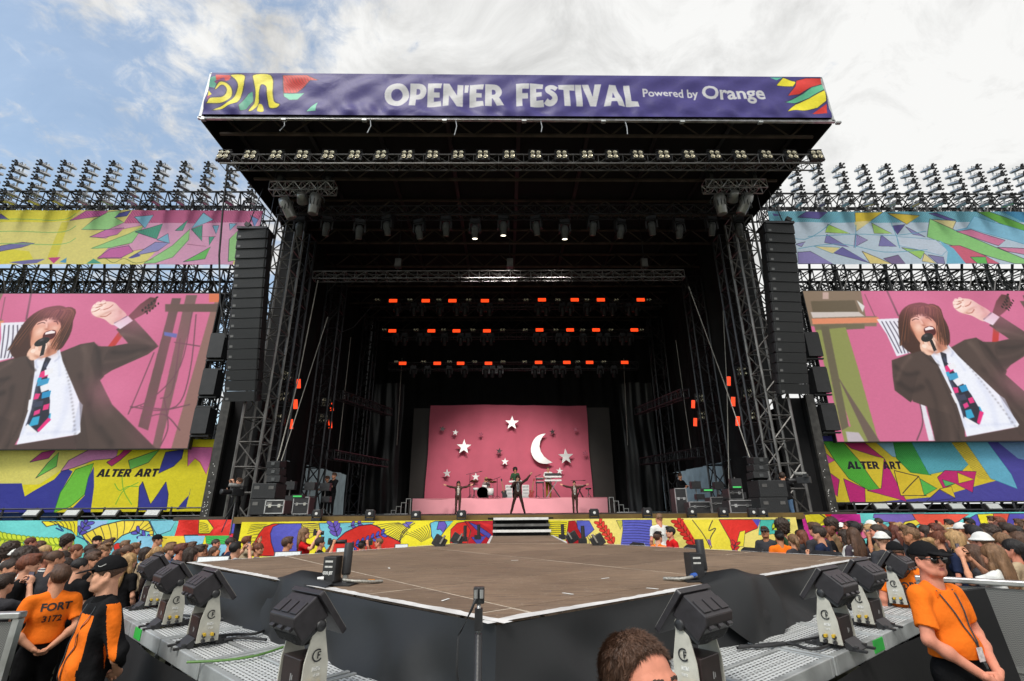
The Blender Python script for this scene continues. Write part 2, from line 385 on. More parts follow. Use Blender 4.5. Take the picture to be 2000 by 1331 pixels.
A.P([(565, 80), (720, 82), (795, 118), (740, 115), (700, 150), (650, 185), (570, 190)], RED, 0, INK, 3, hatch=.7)
A.P([(570, 192), (700, 187), (660, 235), (610, 240), (575, 215)], (120, 205, 175), 0, INK, 2); A.P([(712, 306), (785, 245), (775, 306)], (120, 205, 175), 0, INK, 2)
A.z = (3.125, 1000, 130)
A.P([(1560, 92), (1640, 92), (1600, 110)], (90, 190, 160)); A.P([(1640, 92), (1720, 120), (1700, 150), (1600, 140)], YEL, 0, INK, 3)
A.P([(1720, 110), (1780, 95), (1880, 95), (1885, 125), (1800, 160), (1740, 195), (1670, 200), (1710, 150)], RED, 0, INK, 3); A.P([(1885, 125), (1892, 165), (1800, 215), (1720, 240), (1650, 242), (1760, 190), (1810, 155)], (95, 190, 150), 0, INK, 3)
A.P([(1892, 168), (1902, 235), (1850, 275), (1760, 290), (1665, 298), (1720, 245), (1800, 215)], YEL, 0, INK, 3); A.P([(1905, 250), (1906, 308), (1820, 306), (1870, 275)], RED)
A.z = (1, 0, 0); LET = (205, 205, 208)
A.glyphs("OPEN'ER", 752, 984, 214, 172, LET); A.glyphs('FESTIVAL', 1008, 1246, 214.5, 172, LET, gap=.03)
A.text('Powered by', 1254, 1362, 196, 181, LET, .025); A.text('Orange', 1370, 1492, 200, 176, LET, .028)
A.scribble(.012); M_BAN = imat('festival banner print', A.image('banner print'), .5, bump=.4, bs=.9, spec=.35, dim=.88)

# --- upper wing banners
WY = 20.0
UL = Art(WY, -27.0, -11.6, 12.84, 15.75, 900, (238, 224, 118)); A = UL; A.z = (3.502, 0, 280)
A.P([(-900, 455), (560, 455), (470, 530), (300, 540), (-900, 540)], YEL); A.P([(-900, 720), (0, 720), (200, 740), (230, 800), (0, 828), (-900, 828)], YEL)
A.P([(320, 800), (420, 540), (470, 540), (390, 800)], (228, 214, 60)); A.P([(0, 480), (62, 525), (-10, 518)], PUR, ln=INK)
A.P([(-700, 470), (-560, 460), (-500, 600), (-640, 660)], PNK, ln=INK); A.P([(-420, 470), (-250, 465), (-330, 600)], LGR, ln=INK); A.P([(-500, 820), (-350, 640), (-200, 700), (-250, 825)], MAG, ln=INK)
A.P([(590, 462), (740, 462), (700, 495), (475, 530)], (206, 80, 160), ln=INK, hatch=1.0); A.P([(740, 470), (830, 462), (790, 510), (850, 545), (740, 590), (555, 590), (640, 520)], LGR, ln=INK)
A.P([(900, 462), (870, 500), (780, 510), (820, 480)], IND, ln=INK)
A.P([(910, 462), (1800, 462), (1780, 560), (1640, 620), (1590, 830), (980, 828), (1100, 700), (880, 740), (830, 790), (670, 790), (740, 720), (880, 690), (980, 560), (830, 590), (720, 650), (610, 640), (850, 545)], (232, 158, 200), ln=(150, 50, 110))
A.P([(910, 462), (1800, 462), (1760, 540), (1320, 550), (1000, 545), (850, 550)], (208, 84, 142), hatch=.9); A.P([(610, 640), (720, 590), (850, 580), (800, 625), (700, 645)], (214, 110, 180), ln=INK)
A.P([(620, 720), (880, 620), (980, 566), (900, 680), (760, 715)], LGR, ln=(60, 130, 70)); A.P([(665, 788), (750, 725), (880, 700), (910, 740), (830, 785)], (206, 90, 168), ln=INK)
A.P([(875, 788), (1060, 675), (1160, 680), (1080, 735), (930, 765)], (140, 140, 205), ln=INK); A.P([(875, 788), (940, 750), (960, 770), (900, 788)], IND)
A.P([(980, 822), (1180, 700), (1300, 590), (1290, 660), (1180, 780), (1060, 820)], LGR, ln=(60, 130, 70)); A.P([(1250, 810), (1440, 710), (1400, 790)], GRN, ln=INK); A.P([(1560, 810), (1570, 660), (1630, 600), (1610, 800)], LGR, ln=INK)
A.P([(920, 505), (1050, 492), (990, 582)], SKY, ln=INK); A.P([(1390, 475), (1460, 525), (1310, 585)], SKY, ln=INK); A.P([(920, 605), (1115, 552), (1070, 655)], TEAL, ln=INK, hatch=.2)
A.P([(1200, 600), (1290, 525), (1250, 600)], TEAL, ln=INK); A.P([(1310, 590), (1385, 560), (1380, 670)], TEAL, ln=INK, hatch=.2); A.P([(1070, 660), (1150, 618), (1160, 685)], SKY, ln=INK)
A.P([(1455, 565), (1500, 565), (1480, 625)], SKY, ln=INK); A.P([(1570, 552), (1620, 552), (1575, 600)], SKY, ln=INK); A.P([(1430, 640), (1470, 640), (1430, 700)], TEAL, ln=INK)
A.P([(1710, 490), (1765, 520), (1740, 575)], (90, 130, 200), ln=INK); A.P([(0, 705), (160, 680), (240, 685), (150, 715), (0, 742)], (105, 100, 170), ln=INK)
A.P([(60, 815), (200, 798), (310, 792), (250, 820), (150, 828)], (105, 100, 170)); A.P([(330, 785), (420, 782), (370, 825)], MAG); A.P([(410, 815), (460, 785), (455, 822)], (70, 150, 200)); A.P([(590, 825), (640, 790), (700, 825)], TEAL)
for yy in (520, 605, 690): A.Ln([(-600, yy), (100, yy), (420, yy + 3), (520, yy - 40)], (120, 190, 90), 4)
A.Ln([(660, 800), (720, 790), (780, 820), (850, 790), (930, 820), (1050, 790)], (110, 120, 40), 3)
A.Ln([(1280, 690), (1410, 705), (1360, 640), (1480, 640)], (150, 60, 100), 3, False); A.pale = .16; A.scribble(.012); UL_IM = A.image('upper left print')
UR = Art(WY, 12.9, 28.6, 12.88, 15.78, 900, (196, 216, 236)); A = UR; A.z = (3.502, 1440, 280)
A.P([(200, 468), (2900, 468), (2900, 550), (1500, 540), (700, 545), (200, 540)], (110, 190, 216), hatch=.5)
A.P([(410, 510), (470, 470), (620, 470), (560, 520)], PUR, ln=INK); A.P([(240, 480), (310, 495), (250, 500)], PUR); A.P([(805, 475), (1000, 470), (810, 605)], (232, 200, 50), ln=INK); A.P([(810, 605), (920, 530), (800, 540)], CRM)
A.P([(1030, 478), (1250, 495), (1160, 555)], (232, 200, 60), ln=INK); A.P([(620, 555), (770, 620), (600, 612)], (170, 220, 90), ln=INK); A.P([(920, 545), (1060, 618), (935, 618)], (170, 220, 110), ln=INK)
A.P([(1060, 565), (1150, 555), (1095, 625)], PUR, ln=INK); A.P([(1150, 570), (1290, 642), (1200, 625)], (130, 130, 190), ln=INK); A.P([(610, 625), (765, 712), (595, 680)], (120, 115, 185), ln=INK); A.P([(805, 625), (890, 665), (795, 715)], (160, 150, 210), ln=INK, hatch=.4)
A.P([(985, 628), (1090, 708), (965, 705)], (120, 115, 185), ln=INK); A.P([(720, 712), (910, 822), (660, 750)], (100, 95, 170), ln=INK); A.P([(400, 690), (465, 675), (440, 708)], LAV, ln=INK); A.P([(415, 745), (500, 740), (660, 825), (420, 825)], (140, 130, 200), ln=INK)
A.P([(520, 705), (705, 712), (655, 755)], CRM, ln=(80, 150, 190)); A.P([(850, 740), (1060, 825), (910, 825)], (240, 218, 130), ln=INK); A.P([(1000, 790), (1100, 765), (1150, 825), (1060, 825)], (120, 100, 150), ln=INK)
A.P([(1120, 715), (1280, 742), (1250, 795)], (160, 215, 100), ln=INK); A.P([(1275, 755), (1360, 825), (1260, 810)], CRM, ln=INK); A.P([(1300, 765), (1410, 780), (1420, 825), (1370, 825)], (130, 125, 180), ln=INK)
A.P([(1310, 480), (1360, 478), (1495, 530), (1440, 528)], PUR, ln=INK); A.P([(1330, 520), (1440, 528), (1495, 535), (1470, 600)], CRM, ln=INK)
A.P([(1320, 515), (1500, 600), (1700, 680), (1960, 790), (2300, 900), (2900, 900), (2900, 825), (1900, 825), (1440, 690), (1300, 640)], (140, 214, 120), ln=INK)
A.P([(1500, 605), (1600, 590), (1835, 665), (1790, 700)], (226, 120, 165), ln=INK); A.P([(1440, 700), (1520, 700), (1700, 770), (1800, 825), (1560, 825), (1480, 760)], (220, 90, 120), ln=INK); A.P([(1590, 780), (1700, 778), (1710, 825), (1640, 825)], GRN, ln=INK)
A.P([(1780, 710), (1960, 720), (2300, 790), (2300, 825), (1850, 740)], (226, 130, 170), ln=INK); A.P([(1640, 470), (1720, 470), (1960, 560), (2500, 700), (2500, 760), (1960, 615), (1790, 550)], (96, 180, 60), ln=INK)
A.P([(1800, 470), (2900, 470), (2900, 700), (2500, 640), (1960, 545)], (60, 150, 205), hatch=.3); A.P([(1480, 600), (1570, 580), (1620, 500), (1760, 545), (2100, 640), (2400, 760), (1960, 690), (1600, 585)], (130, 200, 235), ln=(60, 140, 190))
A.P([(1090, 640), (1360, 660), (1440, 730), (1400, 770), (1250, 735), (1100, 700)], (206, 220, 240), ln=(90, 160, 200)); A.P([(1380, 660), (1480, 720), (1560, 825), (1430, 825), (1440, 740)], (110, 190, 225))
for q in ([(240, 560), (460, 660), (700, 500)], [(420, 720), (700, 690), (1000, 745), (1300, 730)], [(480, 640), (800, 625), (1090, 630), (1300, 600)], [(810, 560), (805, 720)], [(1030, 480), (1090, 640), (1110, 720)]): A.Ln(q, (90, 165, 200), 4)
A.pale = .14; A.scribble(.012); UR_IM = A.image('upper right print')
M_UL, M_UR = imat('upper left banner', UL_IM, .6, 0, .4, .35, 1.2), imat('upper right banner', UR_IM, .6, 0, .4, .35, 1.2)

# --- lower wing banners
LY = 20.5
LL = Art(LY, -22.5, -11.95, 2.12, 4.95, 760, YEL); A = LL; A.z = (2.559, 0, 560)
A.P([(-700, 800), (420, 800), (470, 860), (420, 900), (300, 920), (200, 990), (-700, 1000)], (236, 226, 120)); A.P([(-700, 990), (110, 985), (125, 1050), (270, 965), (320, 905), (360, 925), (300, 1030), (270, 1130), (-700, 1130)], (62, 66, 160))
A.P([(-700, 900), (-300, 860), (-400, 1000), (-700, 1060)], LGR, ln=INK); A.P([(-300, 1130), (-200, 1000), (-100, 1020), (-150, 1130)], MAG, ln=INK); A.P([(300, 925), (340, 870), (450, 815), (590, 815), (580, 860), (470, 870), (370, 905)], (214, 140, 190), ln=INK)
A.P([(375, 915), (470, 885), (440, 960), (420, 1040), (350, 1100), (272, 1130), (300, 1030)], (120, 205, 70), 0, (40, 110, 50), 4); A.P([(180, 960), (240, 880), (290, 830), (280, 900)], (120, 205, 90), ln=INK); A.P([(150, 880), (210, 830), (280, 815), (240, 860)], (190, 70, 140), ln=INK)
A.P([(440, 960), (470, 900), (470, 1000), (450, 1128), (340, 1128), (420, 1045)], (62, 66, 160)); A.P([(535, 880), (600, 840), (620, 815), (660, 815), (600, 870), (560, 900)], (206, 60, 130), ln=INK); A.P([(640, 870), (740, 835), (800, 815), (740, 880), (650, 915)], (120, 205, 90), ln=INK)
A.P([(830, 830), (920, 815), (910, 860), (870, 900), (790, 935), (810, 880)], (62, 66, 160), ln=INK); A.P([(695, 1000), (710, 975), (750, 1088), (830, 975), (840, 1040), (830, 1118), (690, 1118)], (62, 66, 160), 0, INK, 4)
A.P([(880, 1115), (920, 1070), (950, 1040), (955, 1010), (930, 1110)], (62, 66, 160)); A.P([(940, 805), (1060, 805), (1050, 870), (1030, 940), (1000, 880), (975, 860), (940, 900)], (226, 120, 180), ln=(150, 40, 90))
A.Ln([(575, 985), (600, 1020), (640, 1000), (690, 1000)], (110, 190, 60), 4); A.Ln([(610, 940), (620, 1020), (660, 1090)], (110, 190, 60), 4); A.Ln([(580, 1090), (620, 1020), (690, 980)], (110, 190, 60), 4)
A.glyphs('ALTER', 188, 253, 932.5, 917, (30, 28, 40), .18); A.glyphs('ART', 261, 305, 932, 916.5, (30, 28, 40), .18); A.scribble(.012); M_LL = imat('lower left banner', A.image('lower left print'), .6, 0, .3, .4, 1.5)
LR = Art(LY, 13.45, 23.0, 2.25, 4.95, 760, (84, 80, 168)); A = LR; A.z = (2.559, 1560, 560)
A.P([(220, 775), (800, 775), (900, 860), (990, 970), (700, 1050), (300, 1085), (190, 1085), (120, 790)], (232, 206, 60)); A.P([(120, 775), (215, 775), (300, 870), (360, 960), (415, 1028), (350, 1020), (250, 960), (180, 870)], (96, 196, 70), ln=INK, hatch=.6)
A.P([(220, 775), (330, 780), (430, 860), (390, 850), (260, 810)], (190, 50, 110), ln=INK); A.P([(430, 860), (540, 1075), (340, 1020), (410, 1010)], (206, 50, 130), ln=INK); A.P([(130, 830), (180, 870), (150, 885)], (220, 90, 160), ln=INK)
A.P([(155, 930), (205, 965), (195, 1050), (170, 1030)], (206, 50, 130), ln=INK); A.P([(225, 960), (330, 1010), (335, 1080), (260, 1080)], (206, 50, 130), ln=INK); A.P([(480, 920), (510, 1045), (640, 1045), (600, 950)], (236, 205, 60), 0, INK, 5); A.Ln([(520, 1035), (600, 950)], INK, 5)
A.P([(605, 960), (690, 1010), (630, 1045)], (96, 196, 90), ln=INK); A.P([(390, 780), (560, 780), (620, 850), (520, 860), (470, 850)], (150, 200, 225), ln=(70, 150, 170)); A.P([(470, 775), (560, 775), (660, 945), (560, 930), (490, 860)], (70, 170, 80), ln=(40, 110, 60), hatch=.8)
A.P([(560, 775), (760, 775), (860, 880), (820, 920), (720, 925), (650, 940), (600, 850)], (100, 185, 205), ln=(50, 130, 150), hatch=.3); A.P([(760, 775), (840, 775), (900, 850), (995, 970), (900, 960), (850, 890)], (226, 200, 70), hatch=1.2)
A.P([(830, 775), (940, 775), (1060, 940), (1090, 1012), (960, 960), (890, 860)], (110, 185, 215), ln=(60, 140, 170)); A.P([(690, 955), (730, 920), (890, 925), (870, 1030), (780, 985), (720, 1010)], (206, 50, 120), ln=INK)
A.P([(795, 930), (880, 965), (800, 985)], (236, 205, 60), ln=INK); A.P([(715, 965), (780, 985), (730, 1000)], (96, 196, 110), ln=INK); A.P([(640, 1075), (700, 1015), (780, 1060)], (84, 80, 168), ln=INK); A.P([(700, 1012), (760, 1000), (780, 1058)], (236, 205, 60), ln=INK)
A.P([(1000, 780), (1300, 780), (1300, 900), (1100, 860)], (120, 160, 205)); A.P([(1150, 900), (1400, 950), (1380, 1060), (1200, 1000)], (232, 206, 60), ln=INK); A.P([(1300, 780), (1700, 780), (1700, 1080), (1450, 1080)], (206, 60, 130), ln=INK)
A.glyphs('ALTER', 1655, 1719, 917, 902, (40, 34, 50)); A.glyphs('ART', 1727, 1763, 917, 902, (40, 34, 50)); A.scribble(.012); M_LR = imat('lower right banner', A.image('lower right print'), .6, 0, .3, .4, 1.5)
# --- murals on the fences in front of the stage
def leaf(A, base, tip, wd, col, n=5, ln=INK):
    """a sprig: a stem with paired leaflets"""
    bx, by = base; tx, ty = tip; dx, dy = tx - bx, ty - by; l = math.hypot(dx, dy); ux, uy = dx / l, dy / l
    for k in range(n):
        f = (k + .5) / n; px, py = bx + dx * f, by + dy * f
        for s_ in (-1, 1):
            a = math.atan2(uy, ux) + s_ * .75; A.E((px + math.cos(a) * wd * .6, py + math.sin(a) * wd * .6), wd * .75, wd * .32, col, a, ln=ln, lw=3)
    A.Ln([base, tip], ln, 4, False)
def veins(A, q, n, col=INK):
    """curved hatching lines inside a leaf given as two edges of equal length"""
    a, b = q
    for k in range(n):
        f = (k + .5) / n; i = f * (len(a) - 1); j = int(i); t = i - j
        pa = (a[j][0] + (a[min(j + 1, len(a) - 1)][0] - a[j][0]) * t, a[j][1] + (a[min(j + 1, len(a) - 1)][1] - a[j][1]) * t)
        pb = (b[j][0] + (b[min(j + 1, len(b) - 1)][0] - b[j][0]) * t, b[j][1] + (b[min(j + 1, len(b) - 1)][1] - b[j][1]) * t)
        A.Ln([pa, ((pa[0] + pb[0]) / 2 + 8, (pa[1] + pb[1]) / 2 - 6), pb], col, 3)
AQ, ORK, VIO = (110, 208, 206), (224, 66, 52), (92, 84, 190)
ML = Art(19.0, -22.0, -11.28, .5, 1.84, 800, AQ); A = ML; A.z = (4.021, 0, 1000)
A.P([(-900, 75), (-300, 80), (-500, 200), (-900, 330)], YEL, 0, INK, 4); A.P([(-300, 80), (0, 90), (-100, 160), (-350, 260)], VIO, 0, INK, 4)
A.P([(320, 78), (620, 72), (605, 200), (560, 150), (480, 120), (440, 100), (360, 120)], YEL, 0, INK, 4); veins(A, ([(360, 80), (600, 80)], [(420, 110), (600, 170)]), 6)
A.P([(620, 72), (850, 72), (800, 150), (700, 180), (640, 190), (610, 150)], (150, 190, 230)); leaf(A, (620, 190), (700, 80), 45, VIO, 3)
eo = [(650, 185), (800, 110), (960, 72), (1160, 72), (1200, 160), (1190, 250), (1215, 280)]; ei = [(740, 320), (840, 300), (960, 190), (1080, 140), (1160, 160), (1175, 240), (1200, 275)]
A.P(eo + ei[::-1], (238, 214, 70), 0, INK, 5); veins(A, (eo, ei), 16)
A.P([(840, 310), (960, 195), (1080, 145), (1165, 165), (1180, 260), (1300, 330), (860, 330)], (120, 205, 222)); leaf(A, (1230, 280), (1060, 150), 40, VIO, 4)
A.P([(1170, 72), (1390, 65), (1340, 150), (1230, 190), (1190, 120)], (130, 205, 225), 0, INK, 3); leaf(A, (1420, 190), (1520, 80), 40, VIO, 3); A.P([(1280, 260), (1350, 185), (1300, 280)], MAG); A.E((930, 280), 38, 34, RED, ln=INK)
for f in np.linspace(-.9, 1, 16):
    px = 270 + f * 280; py = 245 + (f + .4) * 26 - (f * f) * 20
    for s_ in (-1, 1): A.E((px, py + s_ * 30), 34, 20, (206, 222, 60), -s_ * .9, ln=(90, 120, 20), lw=3)
A.Ln([(-200, 215), (100, 220), (300, 245), (540, 285)], (150, 170, 30), 8); A.Ln([(600, 190), (700, 240), (740, 320)], (30, 60, 120), 5); A.Ln([(450, 110), (490, 155), (430, 130)], (30, 60, 120), 6)
A.scribble(.012); M_ML = imat('left fence mural', A.image('left fence print'), .6, 0, 0, .4, 1.5)
MR = Art(19.0, 12.6, 24.0, .5, 1.86, 800, AQ); A = MR; A.z = (3.793, 1600, 980)
A.P([(400, 95), (700, 92), (760, 160), (640, 170), (480, 150), (390, 120)], (120, 100, 180), 0, INK, 3); A.P([(690, 92), (990, 92), (1120, 95), (1030, 150), (900, 190), (740, 170)], (232, 90, 70), 0, INK, 3)
A.P([(585, 205), (640, 150), (720, 135), (750, 165), (640, 230)], (232, 212, 70), 0, INK, 3); A.P([(990, 180), (1110, 145), (1170, 210), (1080, 220)], YEL, 0, INK, 3); A.P([(1080, 150), (1170, 95), (1210, 190), (1160, 200)], VIO, 0, INK, 3)
A.P([(1175, 95), (1290, 90), (1310, 180), (1210, 190)], YEL, 0, INK, 3); A.P([(1290, 90), (1400, 90), (1390, 170), (1310, 180)], (232, 90, 70), 0, INK, 3); A.P([(1400, 90), (1517, 90), (1560, 220), (1390, 180)], (90, 80, 180), 0, INK, 3); A.P([(1530, 90), (1900, 90), (1800, 260), (1600, 220)], YEL, 0, INK, 3); A.P([(1900, 90), (2400, 90), (2300, 260), (1900, 260)], ORK, 0, INK, 3)
A.P([(160, 190), (260, 185), (430, 230), (160, 260)], (226, 226, 90)); A.P([(165, 210), (330, 200), (460, 230), (300, 290)], (226, 120, 150), ln=INK); A.Ln([(160, 110), (230, 150), (400, 170), (580, 160)], (40, 80, 110), 3); A.scribble(.012); M_MR = imat('right fence mural', A.image('right fence print'), .6, 0, 0, .4, 1.5)
SY = 14.7
SL = Art(SY, -7.45, -.33, .25, 1.79, 900, YEL); A = SL; A.z = (4.762, 380, 990)
veins(A, ([(520, 165), (480, 240), (465, 350)], [(700, 165), (620, 210), (540, 340)]), 8); A.P([(540, 345), (600, 250), (660, 190), (750, 160), (960, 158), (900, 460), (540, 460)], RED, 0, INK, 5); A.P([(715, 250), (740, 190), (800, 162), (985, 158), (1000, 300), (940, 470), (760, 470), (720, 330)], (88, 90, 190), 0, INK, 5)
A.P([(985, 158), (1150, 155), (1160, 240), (1060, 300)], (220, 206, 60), 0, INK, 4); veins(A, ([(1000, 160), (1010, 260)], [(1150, 160), (1140, 250)]), 6); A.P([(1150, 155), (1680, 148), (1600, 200), (1400, 260), (1240, 440), (1180, 330)], (120, 198, 214), 0, INK, 4)
leaf(A, (1330, 290), (1290, 160), 60, (110, 90, 190), 3); leaf(A, (1430, 190), (1560, 150), 40, (110, 90, 190), 2)
A.P([(1225, 445), (1300, 330), (1400, 240), (1530, 180), (1650, 165), (1720, 190), (1780, 260), (1920, 330), (1890, 410), (1700, 440), (1500, 480), (1225, 480)], RED, 0, INK, 6); leaf(A, (1430, 390), (1770, 250), 42, (84, 88, 200), 7)
veins(A, ([(1680, 165), (1800, 290), (1910, 320)], [(1900, 150), (1950, 170), (1990, 240)]), 12); A.P([(1930, 160), (1990, 155), (2000, 200), (1960, 190)], (120, 110, 190), ln=INK); A.Ln([(1910, 330), (1950, 240), (2010, 190)], INK, 5)
A.z = (4, 760, 770)
A.P([(120, 1000), (190, 1000), (150, 1030)], (110, 100, 190), ln=INK); A.Ln([(80, 1160), (110, 1070), (200, 1010)], INK, 5); veins(A, ([(120, 1100), (320, 1010)], [(250, 1160), (330, 1120)]), 10)
A.P([(320, 1010), (360, 995), (500, 993), (440, 1060), (360, 1170), (330, 1110)], (110, 195, 220), 0, INK, 4); A.P([(370, 1060), (385, 1000), (430, 995), (450, 1030), (420, 1090), (400, 1060)], (110, 90, 190), 0, INK, 4)
A.P([(475, 1170), (480, 1060), (530, 1010), (590, 1000), (640, 1050), (610, 1170)], RED, 0, INK, 4); A.P([(590, 995), (835, 990), (835, 1180), (610, 1180), (640, 1070)], (196, 36, 50), 0, INK, 3); A.P([(620, 1000), (700, 1030), (800, 1100), (780, 1130), (680, 1060)], (84, 80, 180), 0, INK, 3); A.P([(700, 1000), (830, 1030), (835, 1090)], (222, 48, 50)); A.P([(640, 1120), (760, 1110), (700, 1190)], (84, 80, 180), ln=INK)
A.scribble(.012); M_SL = imat('stage mural west', A.image('stage print west'), .6, 0, 0, .55, 1.4)
SR = Art(SY, 1.26, 8.35, .25, 1.8, 900, (236, 218, 120)); A = SR; A.z = (4, 760, 770)
A.P([(1220, 990), (1400, 990), (1380, 1130), (1300, 1180), (1220, 1180)], YEL); veins(A, ([(1230, 1000), (1230, 1150)], [(1390, 1000), (1370, 1140)]), 9); A.P([(1400, 995), (1450, 990), (1480, 1060), (1530, 1170), (1380, 1180)], (180, 34, 40), ln=INK)
A.P([(1460, 990), (1560, 990), (1600, 1060), (1520, 1130), (1470, 1050)], (88, 96, 190), 0, INK, 3); veins(A, ([(1500, 1120), (1620, 1090)], [(1510, 1190), (1650, 1180)]), 7); leaf(A, (1760, 1180), (1640, 1000), 38, ORK, 6, (120, 30, 20)); A.P([(1780, 990), (1840, 990), (1810, 1060)], (200, 196, 80), ln=INK)
A.z = (4.545, 1200, 980)
A.P([(75, 165), (330, 165), (345, 420), (55, 410), (80, 260)], (96, 100, 200), 0, INK, 3); veins(A, ([(90, 180), (70, 390)], [(320, 190), (330, 400)]), 9); leaf(A, (710, 390), (550, 170), 52, (214, 50, 44), 6, (110, 20, 20))
A.P([(600, 165), (940, 160), (1040, 300), (1100, 450), (820, 460), (700, 330)], (234, 216, 66)); A.Ln([(690, 165), (790, 300), (850, 420)], INK, 6); A.Ln([(880, 170), (840, 260), (905, 240), (850, 330), (860, 410)], INK, 6); A.P([(820, 335), (850, 340), (860, 400), (835, 380)], (130, 90, 170))
A.P([(935, 162), (1290, 160), (1280, 240), (1180, 280), (1110, 330), (1090, 460), (1050, 440), (1030, 340)], RED, 0, INK, 4); A.P([(1120, 270), (1170, 260), (1150, 400), (1080, 400)], (236, 220, 60), ln=INK); leaf(A, (1060, 450), (1080, 370), 40, (214, 50, 44), 2); A.P([(1230, 160), (1300, 160), (1285, 230)], (90, 84, 190))
A.P([(1300, 165), (1545, 160), (1530, 280), (1290, 300)], (80, 196, 180), 0, INK, 3); leaf(A, (1400, 260), (1470, 180), 40, (206, 222, 60), 3); A.scribble(.012); M_SR = imat('stage mural east', A.image('stage print east'), .6, 0, 0, .55, 1.4)
FL = Art(16.4, -10.3, -7.75, .9, 1.84, 300, RED); A = FL; A.z = (4.762, 380, 990)
A.P([(60, 110), (130, 120), (190, 200), (150, 250), (40, 250)], YEL, 0, INK, 4); veins(A, ([(60, 140), (60, 240)], [(140, 170), (150, 240)]), 5); A.P([(350, 110), (550, 90), (620, 130), (600, 180), (500, 200), (460, 250), (340, 250)], (88, 90, 196), 0, INK, 4); A.Ln([(300, 110), (260, 240)], INK, 7); A.P([(600, 95), (660, 95), (620, 140)], YEL); A.scribble(.012); M_FL = imat('west wing scrap', A.image('west scrap print'), .6, 0, 0, .8, 2)
GL = Art(15.2, -10.6, -7.9, .3, 1.42, 300, (140, 200, 230)); A = GL; A.z = (4.762, 380, 990)
A.P([(100, 250), (330, 245), (330, 350), (100, 350)], (70, 190, 90), ln=INK, hatch=1.4); A.P([(330, 245), (366, 245), (360, 360), (300, 350)], MAG, ln=INK); A.P([(366, 245), (465, 240), (450, 370), (366, 360)], (140, 206, 60), ln=INK); A.P([(60, 400), (100, 270), (120, 400)], YEL, ln=INK); A.P([(-300, 250), (-100, 250), (-60, 400), (-300, 400)], (240, 214, 70), ln=INK); A.scribble(.012); M_GL = imat('pit fence mural', A.image('pit fence print'), .6, 0, 0, .4, 2)
FR = Art(16.0, 8.45, 11.1, .8, 1.86, 300, (206, 50, 150)); A = FR; A.z = (4.545, 1200, 980)
A.P([(1390, 110), (1430, 110), (1400, 160)], VIO); A.P([(1690, 120), (1880, 100), (1890, 210), (1740, 240)], (236, 220, 50), 0, INK, 4); A.Ln([(1790, 100), (1870, 150), (1830, 200), (1880, 160)], INK, 6); A.P([(1880, 160), (1960, 200), (1900, 230)], (80, 180, 190)); A.P([(1850, 110), (1920, 110), (1900, 160)], RED); A.P([(1550, 180), (1620, 160), (1700, 220), (1580, 250)], (226, 90, 180), ln=INK); A.scribble(.012); M_FR = imat('east wing scrap', A.image('east scrap print'), .6, 0, 0, .8, 2)

# --- the picture on both screens (one camera feed)
FW_, FH_ = 12.3, 6.84
class Feed(Art):
    def t(s, pts):
        sc, ox, oy = (2.559, 0, 560) if s.side == 'L' else (2.559, 1560, 560); o = []
        for x, y in pts:
            p = V(ox + x / sc, oy + y / sc, WY); u, v = (p.x + 12.77 + FW_, p.z - 4.52) if s.side == 'L' else (p.x - 13.75, p.z - 4.64)
            o.append((u * s.k, v * s.k))
        return np.array(o)
A = Feed(WY, 0, FW_, 0, FH_, 640, (208, 116, 150)); A.side = 'R'
A.P([(0, 0), (310, 20), (335, 150), (390, 150), (390, 200), (60, 200)], (140, 122, 104)); A.P([(60, 75), (280, 70), (300, 130), (70, 130)], (110, 98, 80)); A.P([(60, 130), (300, 128), (330, 150), (70, 158)], (206, 196, 190)); A.P([(290, 70), (330, 100), (320, 130)], (220, 220, 215)); A.P([(120, 30), (150, 30), (150, 65), (120, 65)], (196, 170, 160)); A.P([(65, 162), (400, 155), (400, 182), (70, 190)], (222, 146, 112)); A.P([(75, 190), (330, 188), (330, 212), (85, 225)], (120, 112, 90))
A.P([(85, 220), (235, 205), (300, 420), (400, 780), (230, 780), (150, 480)], (146, 150, 92)); A.P([(165, 480), (190, 480), (260, 700), (235, 700)], (208, 116, 150)); A.P([(110, 200), (150, 200), (250, 700), (215, 720)], (112, 104, 84)); A.P([(190, 440), (240, 520), (410, 780), (350, 780)], (116, 100, 90)); A.P([(235, 725), (300, 730), (330, 775), (245, 775)], (190, 180, 185))
A.P([(390, 165), (500, 160), (565, 330), (490, 350), (440, 240)], (232, 232, 240))
for k in range(5): A.Ln([(415 + k * 20, 175), (455 + k * 22, 250), (500 + k * 16, 335)], (90, 84, 100), 5)
A.Ln([(440, 20), (500, 150)], (120, 84, 96), 9); A.Ln([(330, 40), (380, 150)], (130, 90, 100), 4); A.P([(600, 565), (625, 570), (680, 770), (650, 770)], (226, 222, 230)); A.Ln([(605, 580), (620, 680), (590, 770)], (110, 80, 90), 5)
A.side = 'L'
A.P([(1050, 130), (1100, 20), (1140, 20), (960, 830), (850, 830)], (146, 112, 104)); A.P([(860, 60), (905, 60), (740, 720), (690, 700)], (106, 84, 80)); A.P([(930, 45), (985, 45), (800, 810), (760, 810)], (124, 98, 94)); A.P([(825, 90), (1090, 88), (1085, 128), (825, 128)], (104, 84, 76)); A.P([(1045, 20), (1140, 20), (1110, 80), (1045, 80)], (214, 122, 84))
for q in ([(960, 130), (900, 400), (760, 560), (650, 610)], [(980, 140), (950, 420), (880, 600), (700, 600)], [(770, 330), (700, 500), (640, 640)], [(650, 600), (800, 620), (950, 590)], [(1000, 300), (870, 280)], [(720, 660), (820, 640), (900, 720)], [(820, 560), (840, 700), (800, 800)], [(900, 260), (860, 520), (800, 560)]): A.Ln(q, (112, 78, 88), 5)
